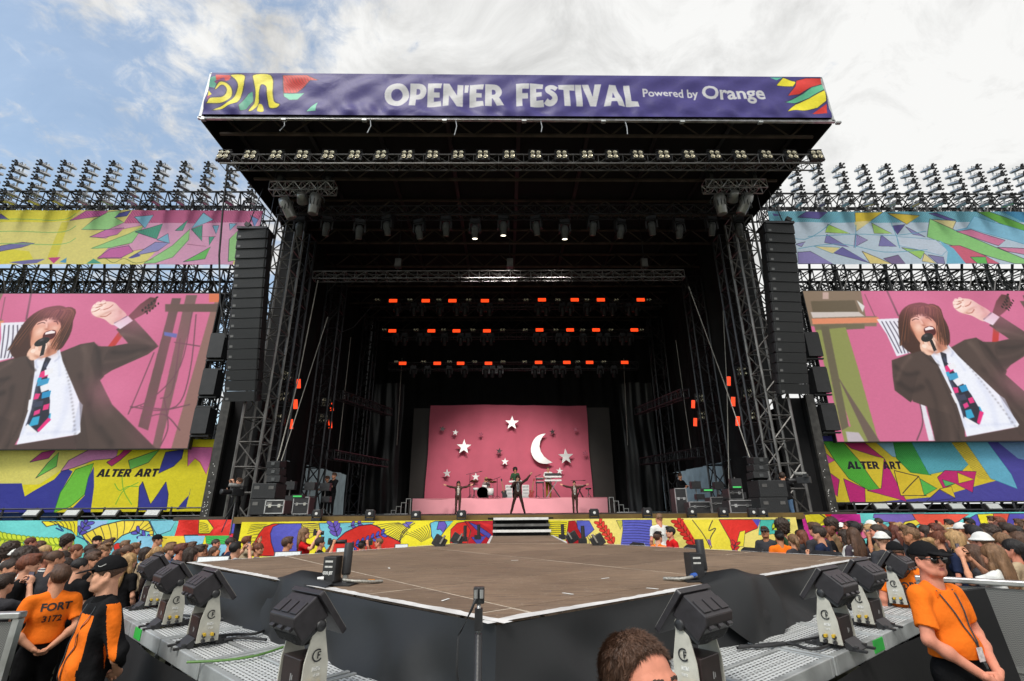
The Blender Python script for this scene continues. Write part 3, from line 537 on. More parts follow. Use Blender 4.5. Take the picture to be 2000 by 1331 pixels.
A.P([(820, 228), (885, 238), (880, 258), (820, 246)], (90, 120, 190)); A.P([(640, 150), (700, 90), (750, 55), (785, 60), (770, 110), (700, 150), (660, 170)], (88, 54, 50)); A.P([(540, 300), (640, 165), (665, 175), (560, 318)], (196, 66, 60))
JK, JD, SKN, SKL = (88, 72, 66), (72, 58, 54), (226, 170, 146), (246, 216, 200)
A.P([(300, 330), (400, 290), (470, 278), (500, 310), (520, 450), (500, 470), (560, 590), (650, 680), (800, 830), (380, 830), (360, 720), (385, 590), (310, 400)], JK)
A.P([(580, 215), (670, 165), (740, 240), (792, 300), (740, 340), (560, 420), (505, 455), (478, 300), (560, 300), (640, 285)], JK); A.P([(540, 320), (640, 290), (780, 300), (700, 345), (520, 430)], JD, 1, al=.6); A.P([(470, 290), (500, 310), (515, 450), (480, 470), (450, 380)], JD, al=.5); A.P([(380, 600), (420, 640), (450, 830), (380, 830)], JD, al=.5)
A.P([(455, 120), (480, 85), (560, 78), (600, 110), (632, 150), (570, 195), (520, 165), (470, 148)], SKL, 1); A.Ln([(500, 120), (540, 108), (560, 90)], (200, 140, 120), 5); A.P([(565, 190), (640, 148), (664, 172), (600, 215)], (240, 240, 246)); A.Ln([(570, 185), (635, 150)], (110, 110, 130), 5)
A.side = 'R'
A.P([(465, 370), (560, 335), (620, 305), (705, 370), (700, 410), (660, 440), (560, 580), (480, 520), (470, 450)], JK); A.P([(570, 480), (620, 440), (705, 385), (770, 520), (825, 650), (835, 800), (690, 800), (640, 600), (570, 575)], JK); A.P([(480, 440), (600, 430), (560, 580), (490, 520)], JD, al=.5); A.P([(640, 600), (760, 640), (825, 800), (690, 800)], JD, al=.5)
A.P([(655, 335), (700, 310), (745, 288), (800, 350), (1000, 540), (1102, 690), (1095, 702), (840, 750), (825, 700), (780, 560), (700, 400)], (236, 238, 248)); A.P([(830, 752), (1100, 702), (1140, 800), (840, 800)], (84, 66, 62)); A.P([(1000, 540), (1030, 560), (1090, 680), (1060, 690)], (200, 205, 225), al=.6)
A.P([(705, 325), (738, 338), (742, 380), (862, 540), (920, 640), (900, 692), (825, 660), (800, 580), (750, 470), (725, 390)], (44, 46, 62))
for q, c in (([(730, 400), (760, 385), (775, 420), (740, 440)], (230, 60, 130)), ([(742, 440), (790, 430), (800, 462), (755, 470)], (70, 160, 200)), ([(770, 470), (800, 455), (825, 485), (795, 500)], (236, 236, 240)), ([(760, 535), (775, 530), (800, 580), (785, 585)], (236, 236, 240)), ([(820, 590), (842, 578), (852, 600), (830, 612)], (226, 70, 140)), ([(832, 620), (905, 600), (925, 640), (840, 665)], (60, 170, 206)), ([(860, 610), (900, 600), (910, 650), (880, 655)], (44, 46, 62)), ([(828, 650), (900, 690), (890, 698), (825, 665)], (236, 236, 240)), ([(905, 620), (925, 630), (905, 690), (890, 680)], (230, 50, 130))): A.P(q, c)
A.P([(498, 190), (510, 130), (555, 92), (630, 84), (700, 128), (742, 190), (756, 255), (738, 300), (600, 325), (560, 332), (512, 285)], (80, 50, 38), 1)
A.P([(556, 172), (600, 140), (650, 148), (690, 190), (715, 240), (738, 290), (740, 312), (690, 335), (650, 310), (605, 280), (575, 230)], (222, 164, 138), 1)
A.P([(608, 285), (640, 250), (688, 262), (694, 305), (660, 345), (615, 325)], (238, 196, 174), 1)
A.blur(3)
def soft(c, rx, ry, col, al, rot=0.0):
    q = A.t([c])[0]; e = A.t([(c[0] + 10, c[1])])[0]; kk = abs(e[0] - q[0]) / 10; rx, ry = rx * kk, ry * kk; m = int(max(rx, ry) * 2.2) + 2
    x0, x1, y0, y1 = max(0, int(q[0]) - m), min(A.w, int(q[0]) + m), max(0, int(q[1]) - m), min(A.h, int(q[1]) + m)
    if x1 <= x0 or y1 <= y0: return
    yy, xx = np.mgrid[y0:y1, x0:x1]; dx, dy = xx - q[0], -(yy - q[1]); a = dx * math.cos(rot) + dy * math.sin(rot); b = -dx * math.sin(rot) + dy * math.cos(rot)
    g = (al * np.exp(-((a / rx) ** 2 + (b / ry) ** 2)))[..., None]; A.a[y0:y1, x0:x1] = A.a[y0:y1, x0:x1] * (1 - g) + np.asarray(col, np.float32) * g
def stroke(pts, wd, col, al):
    p = spl(pts, 8, False)
    for q in p: soft(q, wd, wd, col, al * .35)
HI, SH, DK = (255, 226, 206), (176, 112, 90), (60, 34, 28)
for c, rx, ry, col, al, ro in (((598, 158), 34, 14, HI, .8, -.3), ((600, 205), 20, 26, HI, .7, .5), ((690, 240), 18, 34, SH, .7, -.5), ((716, 285), 20, 34, SH, .7, -.4), ((640, 150), 40, 8, DK, .55, .3), ((566, 215), 8, 40, SH, .6, -.3), ((622, 182), 5, 16, SH, .6, -.3), ((614, 178), 5, 14, HI, .7, -.3), ((624, 196), 9, 4, SH, .8, .2), ((660, 190), 16, 12, HI, .5, .4), ((650, 300), 24, 26, HI, .6, 0), ((700, 300), 14, 30, (150, 96, 78), .7, -.3), ((670, 330), 26, 8, SH, .6, .4)): soft(c, rx, ry, col, al, ro)
for a, b, c in (((566, 172), (584, 163), (600, 167)), ((634, 158), (650, 160), (664, 172))): A.Ln([a, b, c], DK, 4, al=.8); A.Ln([(a[0] - 2, a[1] - 13), (b[0], b[1] - 13), (c[0] + 2, c[1] - 10)], (96, 58, 44), 5, al=.7)
A.P([(626, 212), (650, 200), (672, 203), (686, 224), (678, 244), (650, 250), (634, 240)], (86, 30, 32), 1); A.P([(630, 211), (652, 201), (672, 206), (676, 214), (652, 218), (634, 222)], (248, 240, 236)); soft((655, 238), 12, 6, (170, 80, 84), .6, .2)
for k in range(4): A.E((622 + k * 17, 288 - k * 5 + (k == 3) * 8), 12, 25, (246, 212, 194) if k % 2 else (232, 186, 164), -.35 + .1 * k); soft((630 + k * 17, 290 - k * 5), 3, 20, SH, .6, -.3)
A.E((642, 256), 31, 21, (34, 30, 33), -.35); soft((634, 248), 12, 7, (120, 114, 116), .7, -.3); A.P([(650, 262), (668, 268), (690, 318), (676, 326)], (40, 36, 38)); A.E((628, 300), 13, 9, (250, 222, 206), .5); A.E((652, 306), 14, 9, (244, 206, 186), .4)
rs_ = np.random.RandomState(4)
for k in range(170):
    t = rs_.uniform(-1.25, 1.35); r0 = rs_.uniform(.0, .35); cx_, cy_ = 622, 118; ex = cx_ + math.sin(t) * (122 + rs_.randn() * 5) - 2; ln_ = rs_.uniform(.55, 1.1); ey = 185 + abs(t) * 22 + ln_ * 82
    if abs(t) < .62: ey = 128 + rs_.uniform(0, 22) + (t > 0) * t * 26; ex = cx_ + t * 95
    mx_ = cx_ + math.sin(t) * 92; my_ = 118 - 20 * math.cos(t) + r0 * 40; col = [(54, 32, 24), (112, 72, 50), (140, 94, 64), (70, 44, 34), (92, 58, 42)][k % 5]
    A.Ln([(cx_ + t * 20, 96 + r0 * 20), (mx_, my_), (ex, ey)], col, rs_.uniform(1.5, 4), al=.7)
for pts, w_, col, al in (([(480, 400), (540, 440), (600, 430)], 12, (58, 46, 43), .8), ([(500, 480), (560, 520), (620, 500)], 14, (56, 44, 41), .9), ([(560, 350), (520, 400), (490, 470)], 10, (122, 102, 94), .7), ([(640, 470), (680, 560), (700, 700), (690, 770)], 14, (60, 47, 44), .8), ([(700, 420), (740, 520), (790, 640), (800, 760)], 7, (50, 40, 38), .9), ([(730, 600), (760, 700), (770, 780)], 14, (112, 94, 86), .5), ([(850, 280), (900, 340), (960, 450)], 12, (116, 98, 90), .7), ([(940, 300), (1000, 420), (1060, 560)], 14, (60, 48, 44), .8), ([(800, 340), (900, 460), (1010, 600), (1110, 740)], 6, (50, 40, 38), .8), ([(620, 330), (660, 370), (700, 395)], 6, (48, 38, 36), .8)): stroke(pts, w_, col, al)
for pts, w_, col, al in (([(720, 420), (790, 540), (830, 700)], 10, (188, 196, 222), .7), ([(900, 470), (960, 580), (990, 700)], 16, (206, 212, 232), .6), ([(860, 700), (980, 690), (1080, 690)], 8, (186, 192, 216), .6), ([(770, 330), (830, 420)], 8, (196, 202, 224), .6), ([(690, 322), (672, 350), (700, 380)], 5, (176, 180, 204), .7), ([(742, 300), (770, 330), (762, 350)], 5, (176, 180, 204), .6)): stroke(pts, w_, col, al)
A.side = 'L'
for pts, w_, col, al in (([(600, 240), (660, 250), (760, 290)], 12, (120, 102, 94), .7), ([(560, 330), (640, 330), (740, 310)], 12, (54, 43, 40), .9), ([(520, 380), (600, 370), (700, 335)], 10, (110, 92, 84), .6), ([(480, 300), (500, 380), (500, 450)], 10, (56, 44, 41), .9), ([(430, 300), (450, 400), (470, 520), (540, 650)], 16, (112, 94, 86), .5), ([(400, 440), (430, 560), (480, 700), (560, 800)], 16, (58, 46, 43), .8), ([(540, 620), (620, 720), (700, 800)], 14, (108, 90, 82), .5), ([(500, 700), (560, 780)], 12, (56, 45, 42), .8)): stroke(pts, w_, col, al)
for c, rx, ry, al in (((520, 110), 40, 18, .7), ((480, 120), 16, 24, .6), ((590, 170), 20, 16, .5)): soft(c, rx, ry, (255, 238, 228), al)
for pts in ([(458, 128), (478, 124), (500, 112)], [(462, 108), (486, 106), (512, 96)], [(474, 92), (500, 92), (530, 84)], [(500, 152), (530, 150), (556, 132)]): A.Ln(pts, (178, 112, 92), 5, al=.8)
for c in ((466, 118), (474, 100), (490, 86), (516, 79)): A.E(c, 13, 9, (255, 232, 220), -.5, al=.7)
A.E((540, 104), 30, 11, (250, 216, 200), -.55); A.Ln([(516, 118), (545, 108), (566, 92)], (170, 104, 86), 4, al=.8); soft((590, 165), 26, 12, (214, 158, 138), .5, -.6)
for c, rx, ry, al in (((540, 130), 30, 6, .5), ((500, 150), 22, 6, .5), ((600, 130), 10, 18, .4)): soft(c, rx, ry, (206, 150, 130), al, -.4)
for c in ((700, 160), (300, 120), (560, 520), (200, 60)): soft(c, 120, 90, (226, 136, 170), .35)
for c in ((860, 300), (760, 640), (640, 60)): soft(c, 90, 150, (180, 96, 128), .3)
for k in range(5): A.E((712 + k * 15, 120 - k * 12), 5, 7, (52, 34, 34)); A.E((735 + k * 14, 135 - k * 12), 4, 6, (52, 34, 34))
A.side = 'R'
for k in range(5): A.E((1046 - k * 2, 42 + k * 17), 6, 5, (58, 36, 34))
for q, c in (([(742, 392), (775, 380), (790, 405), (760, 420)], (236, 236, 240)), ([(800, 500), (835, 490), (848, 520), (815, 530)], (44, 150, 196)), ([(770, 505), (795, 505), (800, 530), (780, 535)], (226, 60, 130)), ([(795, 545), (830, 538), (842, 565), (808, 572)], (70, 74, 96)), ([(845, 560), (868, 552), (880, 580), (856, 586)], (226, 60, 130)), ([(735, 430), (750, 425), (758, 445), (742, 450)], (60, 170, 206)), ([(726, 348), (742, 372), (735, 384), (722, 366)], (70, 74, 96))): A.P(q, c)
A.a[::4] *= .965; A.a[:, ::4] *= .965; A.a[:] = np.clip((A.a - 140) * 1.14 + 136, 14, 255)
A.blur(1); A.scribble(.006); FEED_IM = A.image('camera feed')
M_FEED = imat('screen picture', FEED_IM, .5, .78)
# ------------------------------------------------------------------ the ground
STX = .5                                                   # the stage's centre line
g = MB()
def gz(x): return -.25 if x < -5 else (0 if x > -2 else -.25 * (-2 - x) / 3)
xs = [-900, -60, -30, -15, -5, -4, -3, -2, 15, 30, 60, 900]; ys = [-900, -30, -5, 0, 5, 10, 15, 30, 60, 900]
g.add([(x, y, gz(x)) for y in ys for x in xs], [(j * len(xs) + i, j * len(xs) + i + 1, (j + 1) * len(xs) + i + 1, (j + 1) * len(xs) + i) for j in range(len(ys) - 1) for i in range(len(xs) - 1)])
M_GRD = mat('trampled field', (.06, .065, .04), .95, 0, .6, .8, .5, 9)
tag(g.build('ground', M_GRD), kind='structure')
# ------------------------------------------------------------------ main stage
SZ = 1.92
M_PLY = mat('stage plywood', (.05, .04, .03), .6, 0, .3, 2, .1, 20)
M_GOLD = mat('gold fascia', (.16, .10, .025), .55, .1, .35, 1.5)
st = thing('main_stage', 'wide black stage deck with brown front edge board, under the roof', 'stage', (STX, 25, 0))
q = MB(); q.box((STX, 26, SZ - .06), (16.8, 21.6, .12))
for sx in (-9.55, 10.55): q.box((sx, 27.2, SZ - .06), (3.3, 19.2, .12))
q.build('deck', M_PLY, st)
MB().box((STX, 15.18, SZ - .09), (16.8, .06, .18)).build('edge_board', M_GOLD, st)
b = MB()
for i in range(9):
    for j in range(9): b.tube((STX - 8.0 + i * 2.0, 15.6 + j * 2.5, 0), (STX - 8.0 + i * 2.0, 15.6 + j * 2.5, SZ - .12), .03, 5)
b.build('support_leg', STEEL, st)['kind'] = 'stuff'
MB().box((STX, 15.3, .9), (16.8, .04, 1.7)).build('black_skirt', CLOTH, st)
# roof
RZ, RX0, RX1, RY0, RY1 = 15.5, -10.95, 12.15, 14.05, 36.5
rf = thing('stage_canopy', 'huge black stage roof with deep overhang above the whole stage', 'roof', (STX, 19, RZ))
r_ = MB(); r_.box((STX, (RY0 + RY1) / 2, RZ + 1.38), (RX1 - RX0, RY1 - RY0 - .1, .95)); r_.build('roof_cloth', CLOTH, rf)
for k in range(9):
    bm_ = MB(); y = 14.7 + k * 2.6
    for z in (RZ - .02, RZ + .78): bm_.tube((RX0 + .3, y, z), (RX1 - .3, y, z), .07, 5)
    n = 26
    for i in range(n):
        xa = RX0 + .3 + (RX1 - RX0 - .6) * i / n; xb = RX0 + .3 + (RX1 - RX0 - .6) * (i + 1) / n
        za, zb = (RZ - .02, RZ + .78) if i % 2 else (RZ + .78, RZ - .02); bm_.tube((xa, y, za), (xb, y, zb), .04, 4)
    bm_.build('roof_beam', mat('brown steel', (.09, .068, .055), .6, .3, .4, 2), rf)
for k in range(9):
    x = RX0 + .4 + k * (RX1 - RX0 - .8) / 8; bm_ = MB()
    bm_.box((x, 25.3, RZ + .84), (.16, 22, .1)); bm_.build('purlin', BLK, rf)
for s_, x in ((-1, RX0), (1, RX1)):
    e = MB(); e.box((x, (RY0 + RY1) / 2, RZ + .85), (.06, RY1 - RY0, 1.8)); e.build('side_cloth', CLOTH, rf)
e = MB(); e.box((STX + .1, 13.97, RZ + .02), (23.3, .1, .09)); e.build('lower_rail', ALU, rf)
e = MB(); e.box((STX + .1, 13.97, RZ + 2.1), (23.2, .1, .07)); e.build('upper_rail', ALU, rf)
for x in (RX0 - .02, RX1 + .02): MB().box((x, 13.97, RZ + 1.06), (.1, .1, 2.1)).build('end_post', GALV, rf)
for k in range(9): MB().box((RX0 + 2.9 * k + .1, 13.95, RZ - .06), (.16, .12, .07)).build('clamp', GALV, rf)
for k in range(5):
    x = RX0 + 3 + 3.1 * k; MB().path([(x, 13.96, RZ), (x + .05, 13.96, RZ - .3), (x - .08 + .03 * k, 13.95, RZ - .55 - .08 * (k % 3))], .018).build('strap', mat('pale strap', (.4, .42, .45), .8), rf)
# banner, wrinkled vinyl
def wrinkle(x, z, t=0):
    tz = (z - BZ0) / (BZ1 - BZ0); drop = max(0, 1 - tz * 2.2)
    return (.02 * math.sin(3.1 * x + 5 * tz + t) + .05 * drop * math.sin(6.3 * x + 7 * tz + 1.7 * math.sin(x * 1.3)) + .025 * math.sin(1.1 * x + 9 * tz + 2 * math.sin(.7 * x)) + .018 * math.sin(4.2 * x - 11 * tz)) * min(1, tz * 9, (1 - tz) * 7)
bn = MB(); bn.grid(lambda u, v: (BX0 + u * (BX1 - BX0), 13.84 - wrinkle(BX0 + u * 23, BZ0 + v * 1.97), BZ0 + v * (BZ1 - BZ0)), 300, 24)
Aban = Art.__new__(Art); Aban.X0, Aban.X1, Aban.Z0, Aban.Z1 = BX0, BX1, BZ0, BZ1
bo = bn.build('roof_banner', M_BAN, None, True, Aban.uv, loc=(STX, 13.84, BZ0)); tag(bo, 'long purple festival banner with big white letters along the roof front', 'banner')

# towers
def tower(Y, px, py, pxt, pyt, wd, label, n=16, m=STEEL2, grp=None):
    a = V(px, py, Y); t = V(pxt, pyt, Y); x = (a.x + t.x) / 2
    return truss('truss_tower', label, 'tower', (x, Y, 0.0), (x, Y, RZ - .9), wd, n, m, .055, .03, up=(0, 1, 0), group=grp)
tower(19, 478, 985, 568, 449, .85, 'tall dark lattice tower beside the left-hand speaker column')
tower(19, 1552, 990, 1440, 449, .85, 'tall dark lattice tower beside the right-hand speaker column')
tower(20.6, 530, 985, 590, 449, .7, 'black lattice tower just behind the left front tower', 16, STEEL)
tower(20.6, 1488, 985, 1420, 449, .7, 'black lattice tower just behind the right front tower', 16, STEEL)
tower(25, 610, 985, 650, 600, .8, 'black lattice tower deeper inside the left of the stage', 14, STEEL)
tower(25, 1400, 985, 1370, 600, .8, 'black lattice tower deeper inside the right of the stage', 14, STEEL)
tower(31, 700, 985, 720, 600, .8, 'black lattice tower at the left beside the back drape', 14, STEEL)
tower(31, 1300, 985, 1290, 600, .8, 'black lattice tower at the right beside the back drape', 14, STEEL)

def drape(name, label, p0, p1, z0, z1, m=CLOTH, amp=.12, fr=3.0, n=120, nv=10, seed=0, sag=0):
    p0, p1 = Vector(p0), Vector(p1); d = p1 - p0; nrm = Vector((d.y, -d.x, 0)).normalized(); l = d.length
    b = MB()
    def fn(u, v):
        s_ = u * l; f = math.sin(s_ * fr + seed + .6 * math.sin(s_ * 1.1 + 3 * v)) + .5 * math.sin(s_ * fr * 2.3 + 1.3 * seed + 2 * v)
        f += sag * math.sin(9 * v + 3 * math.sin(s_ * .5 + seed))
        p = p0 + d * u + nrm * (amp * f); return (p.x, p.y, z0 + (z1 - z0) * v)
    b.grid(fn, n, nv); o = b.build(name, m, None, True, loc=((p0.x + p1.x) / 2, (p0.y + p1.y) / 2, z0)); return tag(o, label, 'drape')
drape('back_drape', 'wide black drape hanging across the back of the stage', (-10.4, 36, 0), (11.4, 36, 0), SZ + .02, RZ + .92, CLOTH, .1, 3.2, 220, 16, 1, .5)
drape('wing_drape', 'black masking drape left of the pink backdrop, hung in folds', (-9.2, 33, 0), (-7.0, 33, 0), SZ + .02, 10.5, SATIN, .16, 3.6, 60, 20, 3, 1.1)
drape('wing_drape', 'black masking drape right of the pink backdrop, hung in folds', (8.1, 33, 0), (10.3, 33, 0), SZ + .02, 10.5, SATIN, .16, 3.6, 60, 20, 5, 1.1)
for s_, X in (('left', -10.4), ('right', 11.4)):
    drape('side_drape', f'black drape closing the {s_} side of the stage above the loading door', (X, 20.5, 0), (X, 36.2, 0), 4.4, RZ + .92, CLOTH, .1, 2.2, 120, 8, 2)
    drape('side_drape', f'short black drape low on the {s_} side, nearest the tower', (X, 20.5, 0), (X, 26.0, 0), 1.94, 4.4, CLOTH, .1, 2.2, 50, 4, 2)
    drape('side_drape', f'short black drape low on the {s_} side, at the rear corner', (X, 33.0, 0), (X, 36.2, 0), 1.94, 4.4, CLOTH, .1, 2.2, 30, 4, 2)
M_TARP = mat('pale blue tarp', (.2, .25, .28), .7, 0, .25, 1.2, .3, 3)
tag(MB().box((-15, 44, 3.4), (.08, 40, 6.0)).build('tarp_fence', M_TARP, None, loc=(-15, 44, .4)), 'pale tarpaulin fence seen through the loading gap on the left', 'fence')
tag(MB().box((16.5, 44, 3.4), (.08, 40, 6.0)).build('tarp_fence', M_TARP, None, loc=(16.5, 44, .4)), 'pale tarpaulin fence seen through the loading gap on the right', 'fence')
# black wing boxes under the speaker columns
for s_, x0, x1, sd_ in (('left', -11.15, -9.75, -1), ('right', 11.05, 12.5, 1)):
    th = thing('wing_tower', f'black cloth clad wing tower under the {s_}-hand speaker column', 'tower', ((x0 + x1) / 2, 19.6, 0))
    xe = x0 if sd_ < 0 else x1
    MB().box(((x0 + x1) / 2, 19.7, 3.2), (x1 - x0 - .3, .1, 6.4)).build('cloth', CLOTH, th)
    MB().box((xe - sd_ * .16, 19.05, 3.2), (.34, .12, 6.4)).build('pillar', mat('scuffed black board', (.035, .033, .03), .55, .1, .6, 6), th, bev=.01)
    MB().box((xe - sd_ * .05, 21.2, 3.2), (.1, 4.2, 6.4)).build('side_cloth', CLOTH, th)
    q = MB()
    for k in range(40): q.box((xe - sd_ * (.06 + .2 * rng.random()), 18.985, 1.6 + rng.random() * 2.6 * rng.random()), (.025, .006, .03))
    q.build('scuff', WHITE, th)['kind'] = 'stuff'
    drape('tower_drape', f'black drape between tower and {s_}-hand speaker column', (xe - sd_ * .75, 19.9, 0), (xe - sd_ * 1.6, 19.9, 0), 6.4, RZ - .8, CLOTH, .05, 4, 20, 8)

# lamp truss across the roof front, carrying the blinders
def vbar(name, label, cat, a, b, Y, wd, n, m=STEEL, **k):
    p, q = V(a[0], a[1], Y), V(b[0], b[1], Y); return truss(name, label, cat, p, q, wd, n, m, **k)
vbar('lighting_truss', 'long lamp truss spanning the roof front, below the purple banner', 'truss', (437, 318), (1595, 318), 15, .40, 48, STEEL2, rc=.03, rl=.016)
vbar('lighting_truss', 'black truss carrying the row of hanging moving heads', 'truss', (545, 418), (1455, 414), 18.5, .45, 44, STEEL, rc=.03, rl=.016)
vbar('lighting_truss', 'grey truss above the three rows of red lamp bars', 'truss', (614, 541), (1334, 538), 21, .38, 36, STEEL2, rc=.03, rl=.018)
for k, (yl, yr, Y, x0, x1, nm) in enumerate(((592, 592, 26, 725, 1290, 'upper'), (652, 650, 28, 745, 1270, 'middle'), (714, 712, 30, 760, 1245, 'lowest'))):
    vbar('lighting_truss', f'black truss behind the {nm} row of red lamp bars', 'truss', (x0, yl + 3), (x1, yr + 3), Y + .35, .45, 30, BLK)
# ------------------------------------------------------------------ lamps
def RX(a): return Matrix.Rotation(a, 4, 'X')
def T(x, y, z): return Matrix.Translation((x, y, z))
# four-eyed blinder, face to -y
bl_box = MB(); bl_box.box((0, .08, 0), (.46, .16, .46)); bl_box.box((0, .02, .26), (.5, .1, .025)); bl_box.box((-.25, .06, 0), (.02, .1, .5)); bl_box.box((.25, .06, 0), (.02, .1, .5))
ME_BLB = bl_box.mesh('blinder housing', PLAST)
def eye_mesh(r):
    b = MB(); M = RX(math.pi / 2); b.lathe([(r, .012), (r, .03), (r * .88, .035), (r * .5, -.05), (.001, -.07)], 12, M, 0); b.lathe([(.001, -.0), (r * .28, -.01), (r * .3, .015), (.001, .03)], 8, M, 1)
    return b.mesh('lamp eye', [WARM, GLASS], None, True)
ME_EYE = eye_mesh(.095); ME_EYE2 = eye_mesh(.075)
def blinder(p, label, group, rot=None, nx=2, nz=2, s=1.0):
    o = thing('blinder_lamp', label, 'stage lamp', p, 0, group)
    if rot: o.rotation_euler = rot
    child('housing', ME_BLB, o)
    for i in range(nx):
        for j in range(nz): child('reflector', ME_EYE, o, ((i - .5) * .215, -.012, (j - .5) * .215))
    return o
xs_b = [437, 489, 540, 591, 642, 693, 744, 795, 845, 895, 943, 995, 1046, 1097, 1147, 1196, 1246, 1296, 1346, 1396, 1446, 1497, 1547, 1595]
for i, x in enumerate(xs_b):
    lb = {0: 'leftmost four-eyed blinder, standing out past the roof edge against the sky', 23: 'rightmost four-eyed blinder, standing out past the roof edge against the sky'}.get(i, f'four-eyed blinder on the long front truss, {ORD[i]} from left')
    blinder(V(x, 303, 14.75), lb, 'blinders along the roof front truss', (R(-12 + 3 * rng.random()), 0, R(rng.uniform(-6, 6))))
# moving head hanging from its base at the origin, head aimed down and to -y
def mover_parts():
    b = MB(); b.box((0, 0, -.07), (.38, .28, .14)); b.box((-.1, 0, .05), (.05, .06, .1)); b.box((.1, 0, .05), (.05, .06, .1)); base = b.mesh('mover base', STEEL)
    y = MB()
    for s_ in (-1, 1): y.box((s_ * .2, 0, -.36), (.06, .18, .34)); y.box((s_ * .16, 0, -.19), (.12, .2, .05))
    y.box((0, 0, -.17), (.4, .2, .05)); yoke = y.mesh('mover yoke', PLAST)
    h = MB(); M = T(0, 0, -.42) @ RX(R(14)); h.lathe([(.001, .2), (.1, .19), (.15, .1), (.16, 0), (.15, -.1), (.125, -.14), (.12, -.34), (.1, -.345)], 14, M); h.lathe([(.001, -.352), (.1, -.348), (.1, -.34)], 12, M, 1)
    for k in range(4): h.lathe([(.162, .06 - k * .04), (.165, .05 - k * .04), (.162, .04 - k * .04)], 14, M)
    h.m = [m for m in h.m]
    return base, yoke, h
mb_, my_, mh_ = mover_parts(); GREYP = mat('grey lamp body', (.075, .078, .08), .45, .2, .25, 6)
ME_MH = mh_.mesh('mover head', [GREYP, GLASS], None, True); ME_MHL = mh_.mesh('mover head lit', [GREYP, WLED], None, True); ME_MHD = mh_.mesh('mover head dark', [BLK, GLASS], None, True)
LITW = 3300
def mover(p, label, group, lit=False, s=1.0, dark=False, rz=0):
    o = thing('moving_head', label, 'stage lamp', p, rz, group); o.scale = (s, s, s)
    child('base', mb_, o); child('yoke', my_, o); child('head', ME_MHL if lit else (ME_MHD if dark else ME_MH), o)
    if lit:                                                # added spot under each lit head, aimed back to brighten band and backdrop
        l = bpy.data.lights.new('added backdrop spot', 'SPOT'); l.energy = LITW; l.spot_size = R(50); l.spot_blend = .8; l.shadow_soft_size = .5; l.color = (1, .93, .88); lo = bpy.data.objects.new('added_backdrop_spot', l); COL.objects.link(lo)
        lo.parent = o; lo.location = (0, 0, -.85); dv = Vector((.4, 33, 4.0)) - Vector(p); o.rotation_euler[2] = 0; lo.rotation_euler = dv.to_track_quat('-Z', 'Y').to_euler()
    return o
mvx = [(588, 427), (640, 426), (704, 432), (758, 425), (820, 432), (872, 426), (928, 431), (983, 425), (1047, 425), (1102, 432), (1157, 425), (1210, 431), (1271, 425), (1324, 431), (1387, 426), (1440, 428)]
for i, (x, y) in enumerate(mvx):
    lit = x in (928, 983, 1102)
    lb = f'grey moving head hung under the upper truss, {ORD[i]} from left' + (', lens glowing' if lit else '')
    mover(V(x, y, 18.4), lb, 'moving heads under the upper truss', lit, 1.15, False, R(rng.uniform(-25, 25)))
# rows of red bars, two-eyed lamps and dark movers in the depth of the stage
bar = MB(); bar.box((0, 0, 0), (.46, .1, .19), None, 0); bar.box((0, .04, 0), (.52, .12, .24), None, 1); ME_BAR = bar.mesh('red lamp bar', [REDLED, BLK])
two = MB(); two.box((0, .07, 0), (.34, .12, .18)); ME_TWO = two.mesh('two eye housing', PLAST)
ROWS = [('top', 26, 291, 288, [160, 372, 546, 757, 1128, 1341, 1511, 1770], [58, 269, 457, 651, 861, 1024, 1231, 1420, 1611, 1820], [190, 297, 350, 465, 575, 628, 732, 787, 1102, 1155, 1260, 1310, 1420, 1530, 1585, 1690, 1740]),
        ('middle', 28, 487, 483, [155, 409, 572, 770, 1112, 1311, 1480, 1729], [104, 309, 489, 677, 871, 1018, 1218, 1392, 1575, 1775], [180, 237, 335, 385, 495, 600, 650, 750, 797, 1090, 1137, 1238, 1288, 1395, 1500, 1550, 1650, 1697]),
        ('bottom', 30, 698, 690, [222, 447, 599, 780, 1106, 1290, 1438, 1666], [182, 358, 527, 690, 874, 1015, 1200, 1360, 1529], [294, 385, 526, 625, 762, 806, 855, 1082, 1130, 1220, 1262, 1362, 1505, 1595])]
for nm, Y, yb, ye, bx, ex, mxs in ROWS:
    for i, x in enumerate(bx):
        o = child('red_lamp_bar', ME_BAR, None, V(720 + x / 3.333, 500 + (yb + (3 if i < 4 else -3)) / 3.333, Y)); tag(o, f'glowing orange-red lamp bar, {ORD[i]} from left in the {nm} row', 'lamp bar', 'red lamp bars in three rows')
    for i, x in enumerate(ex):
        o = thing('two_eyed_lamp', f'small two-eyed lamp beside the red bars, {ORD[i]} from left in the {nm} row', 'stage lamp', V(720 + x / 3.333, 500 + ye / 3.333, Y), 0, 'two-eyed lamps among the red bars')
        child('housing', ME_TWO, o)
        for s_ in (-1, 1): child('reflector', ME_EYE2, o, (s_ * .08, -.01, 0))
    for i, x in enumerate(mxs): mover(V(720 + x / 3.333, 500 + (yb + 22) / 3.333, Y + .2), f'dark moving head under the {nm} row of red bars, {ORD[i]} from left', 'dark moving heads under the red bars', False, .95, True)
ME_VBAR = MB().box((0, 0, 0), (.17, .1, .42), None, 0).box((0, .05, 0), (.22, .1, .48), None, 1).mesh('upright red bar', [REDLED, BLK])
VB = [(583, 750, 22, 'left', 'upper', 'front'), (577, 790, 22, 'left', 'middle', 'front'), (568, 829, 22, 'left', 'lower', 'front'), (648, 795, 26, 'left', 'upper', 'rear'), (645, 829, 26, 'left', 'lower', 'rear'),
      (1423, 745, 22, 'right', 'upper', 'front'), (1432, 785, 22, 'right', 'middle', 'front'), (1441, 823, 22, 'right', 'lower', 'front'), (1354, 790, 26, 'right', 'upper', 'rear'), (1358, 825, 26, 'right', 'lower', 'rear')]
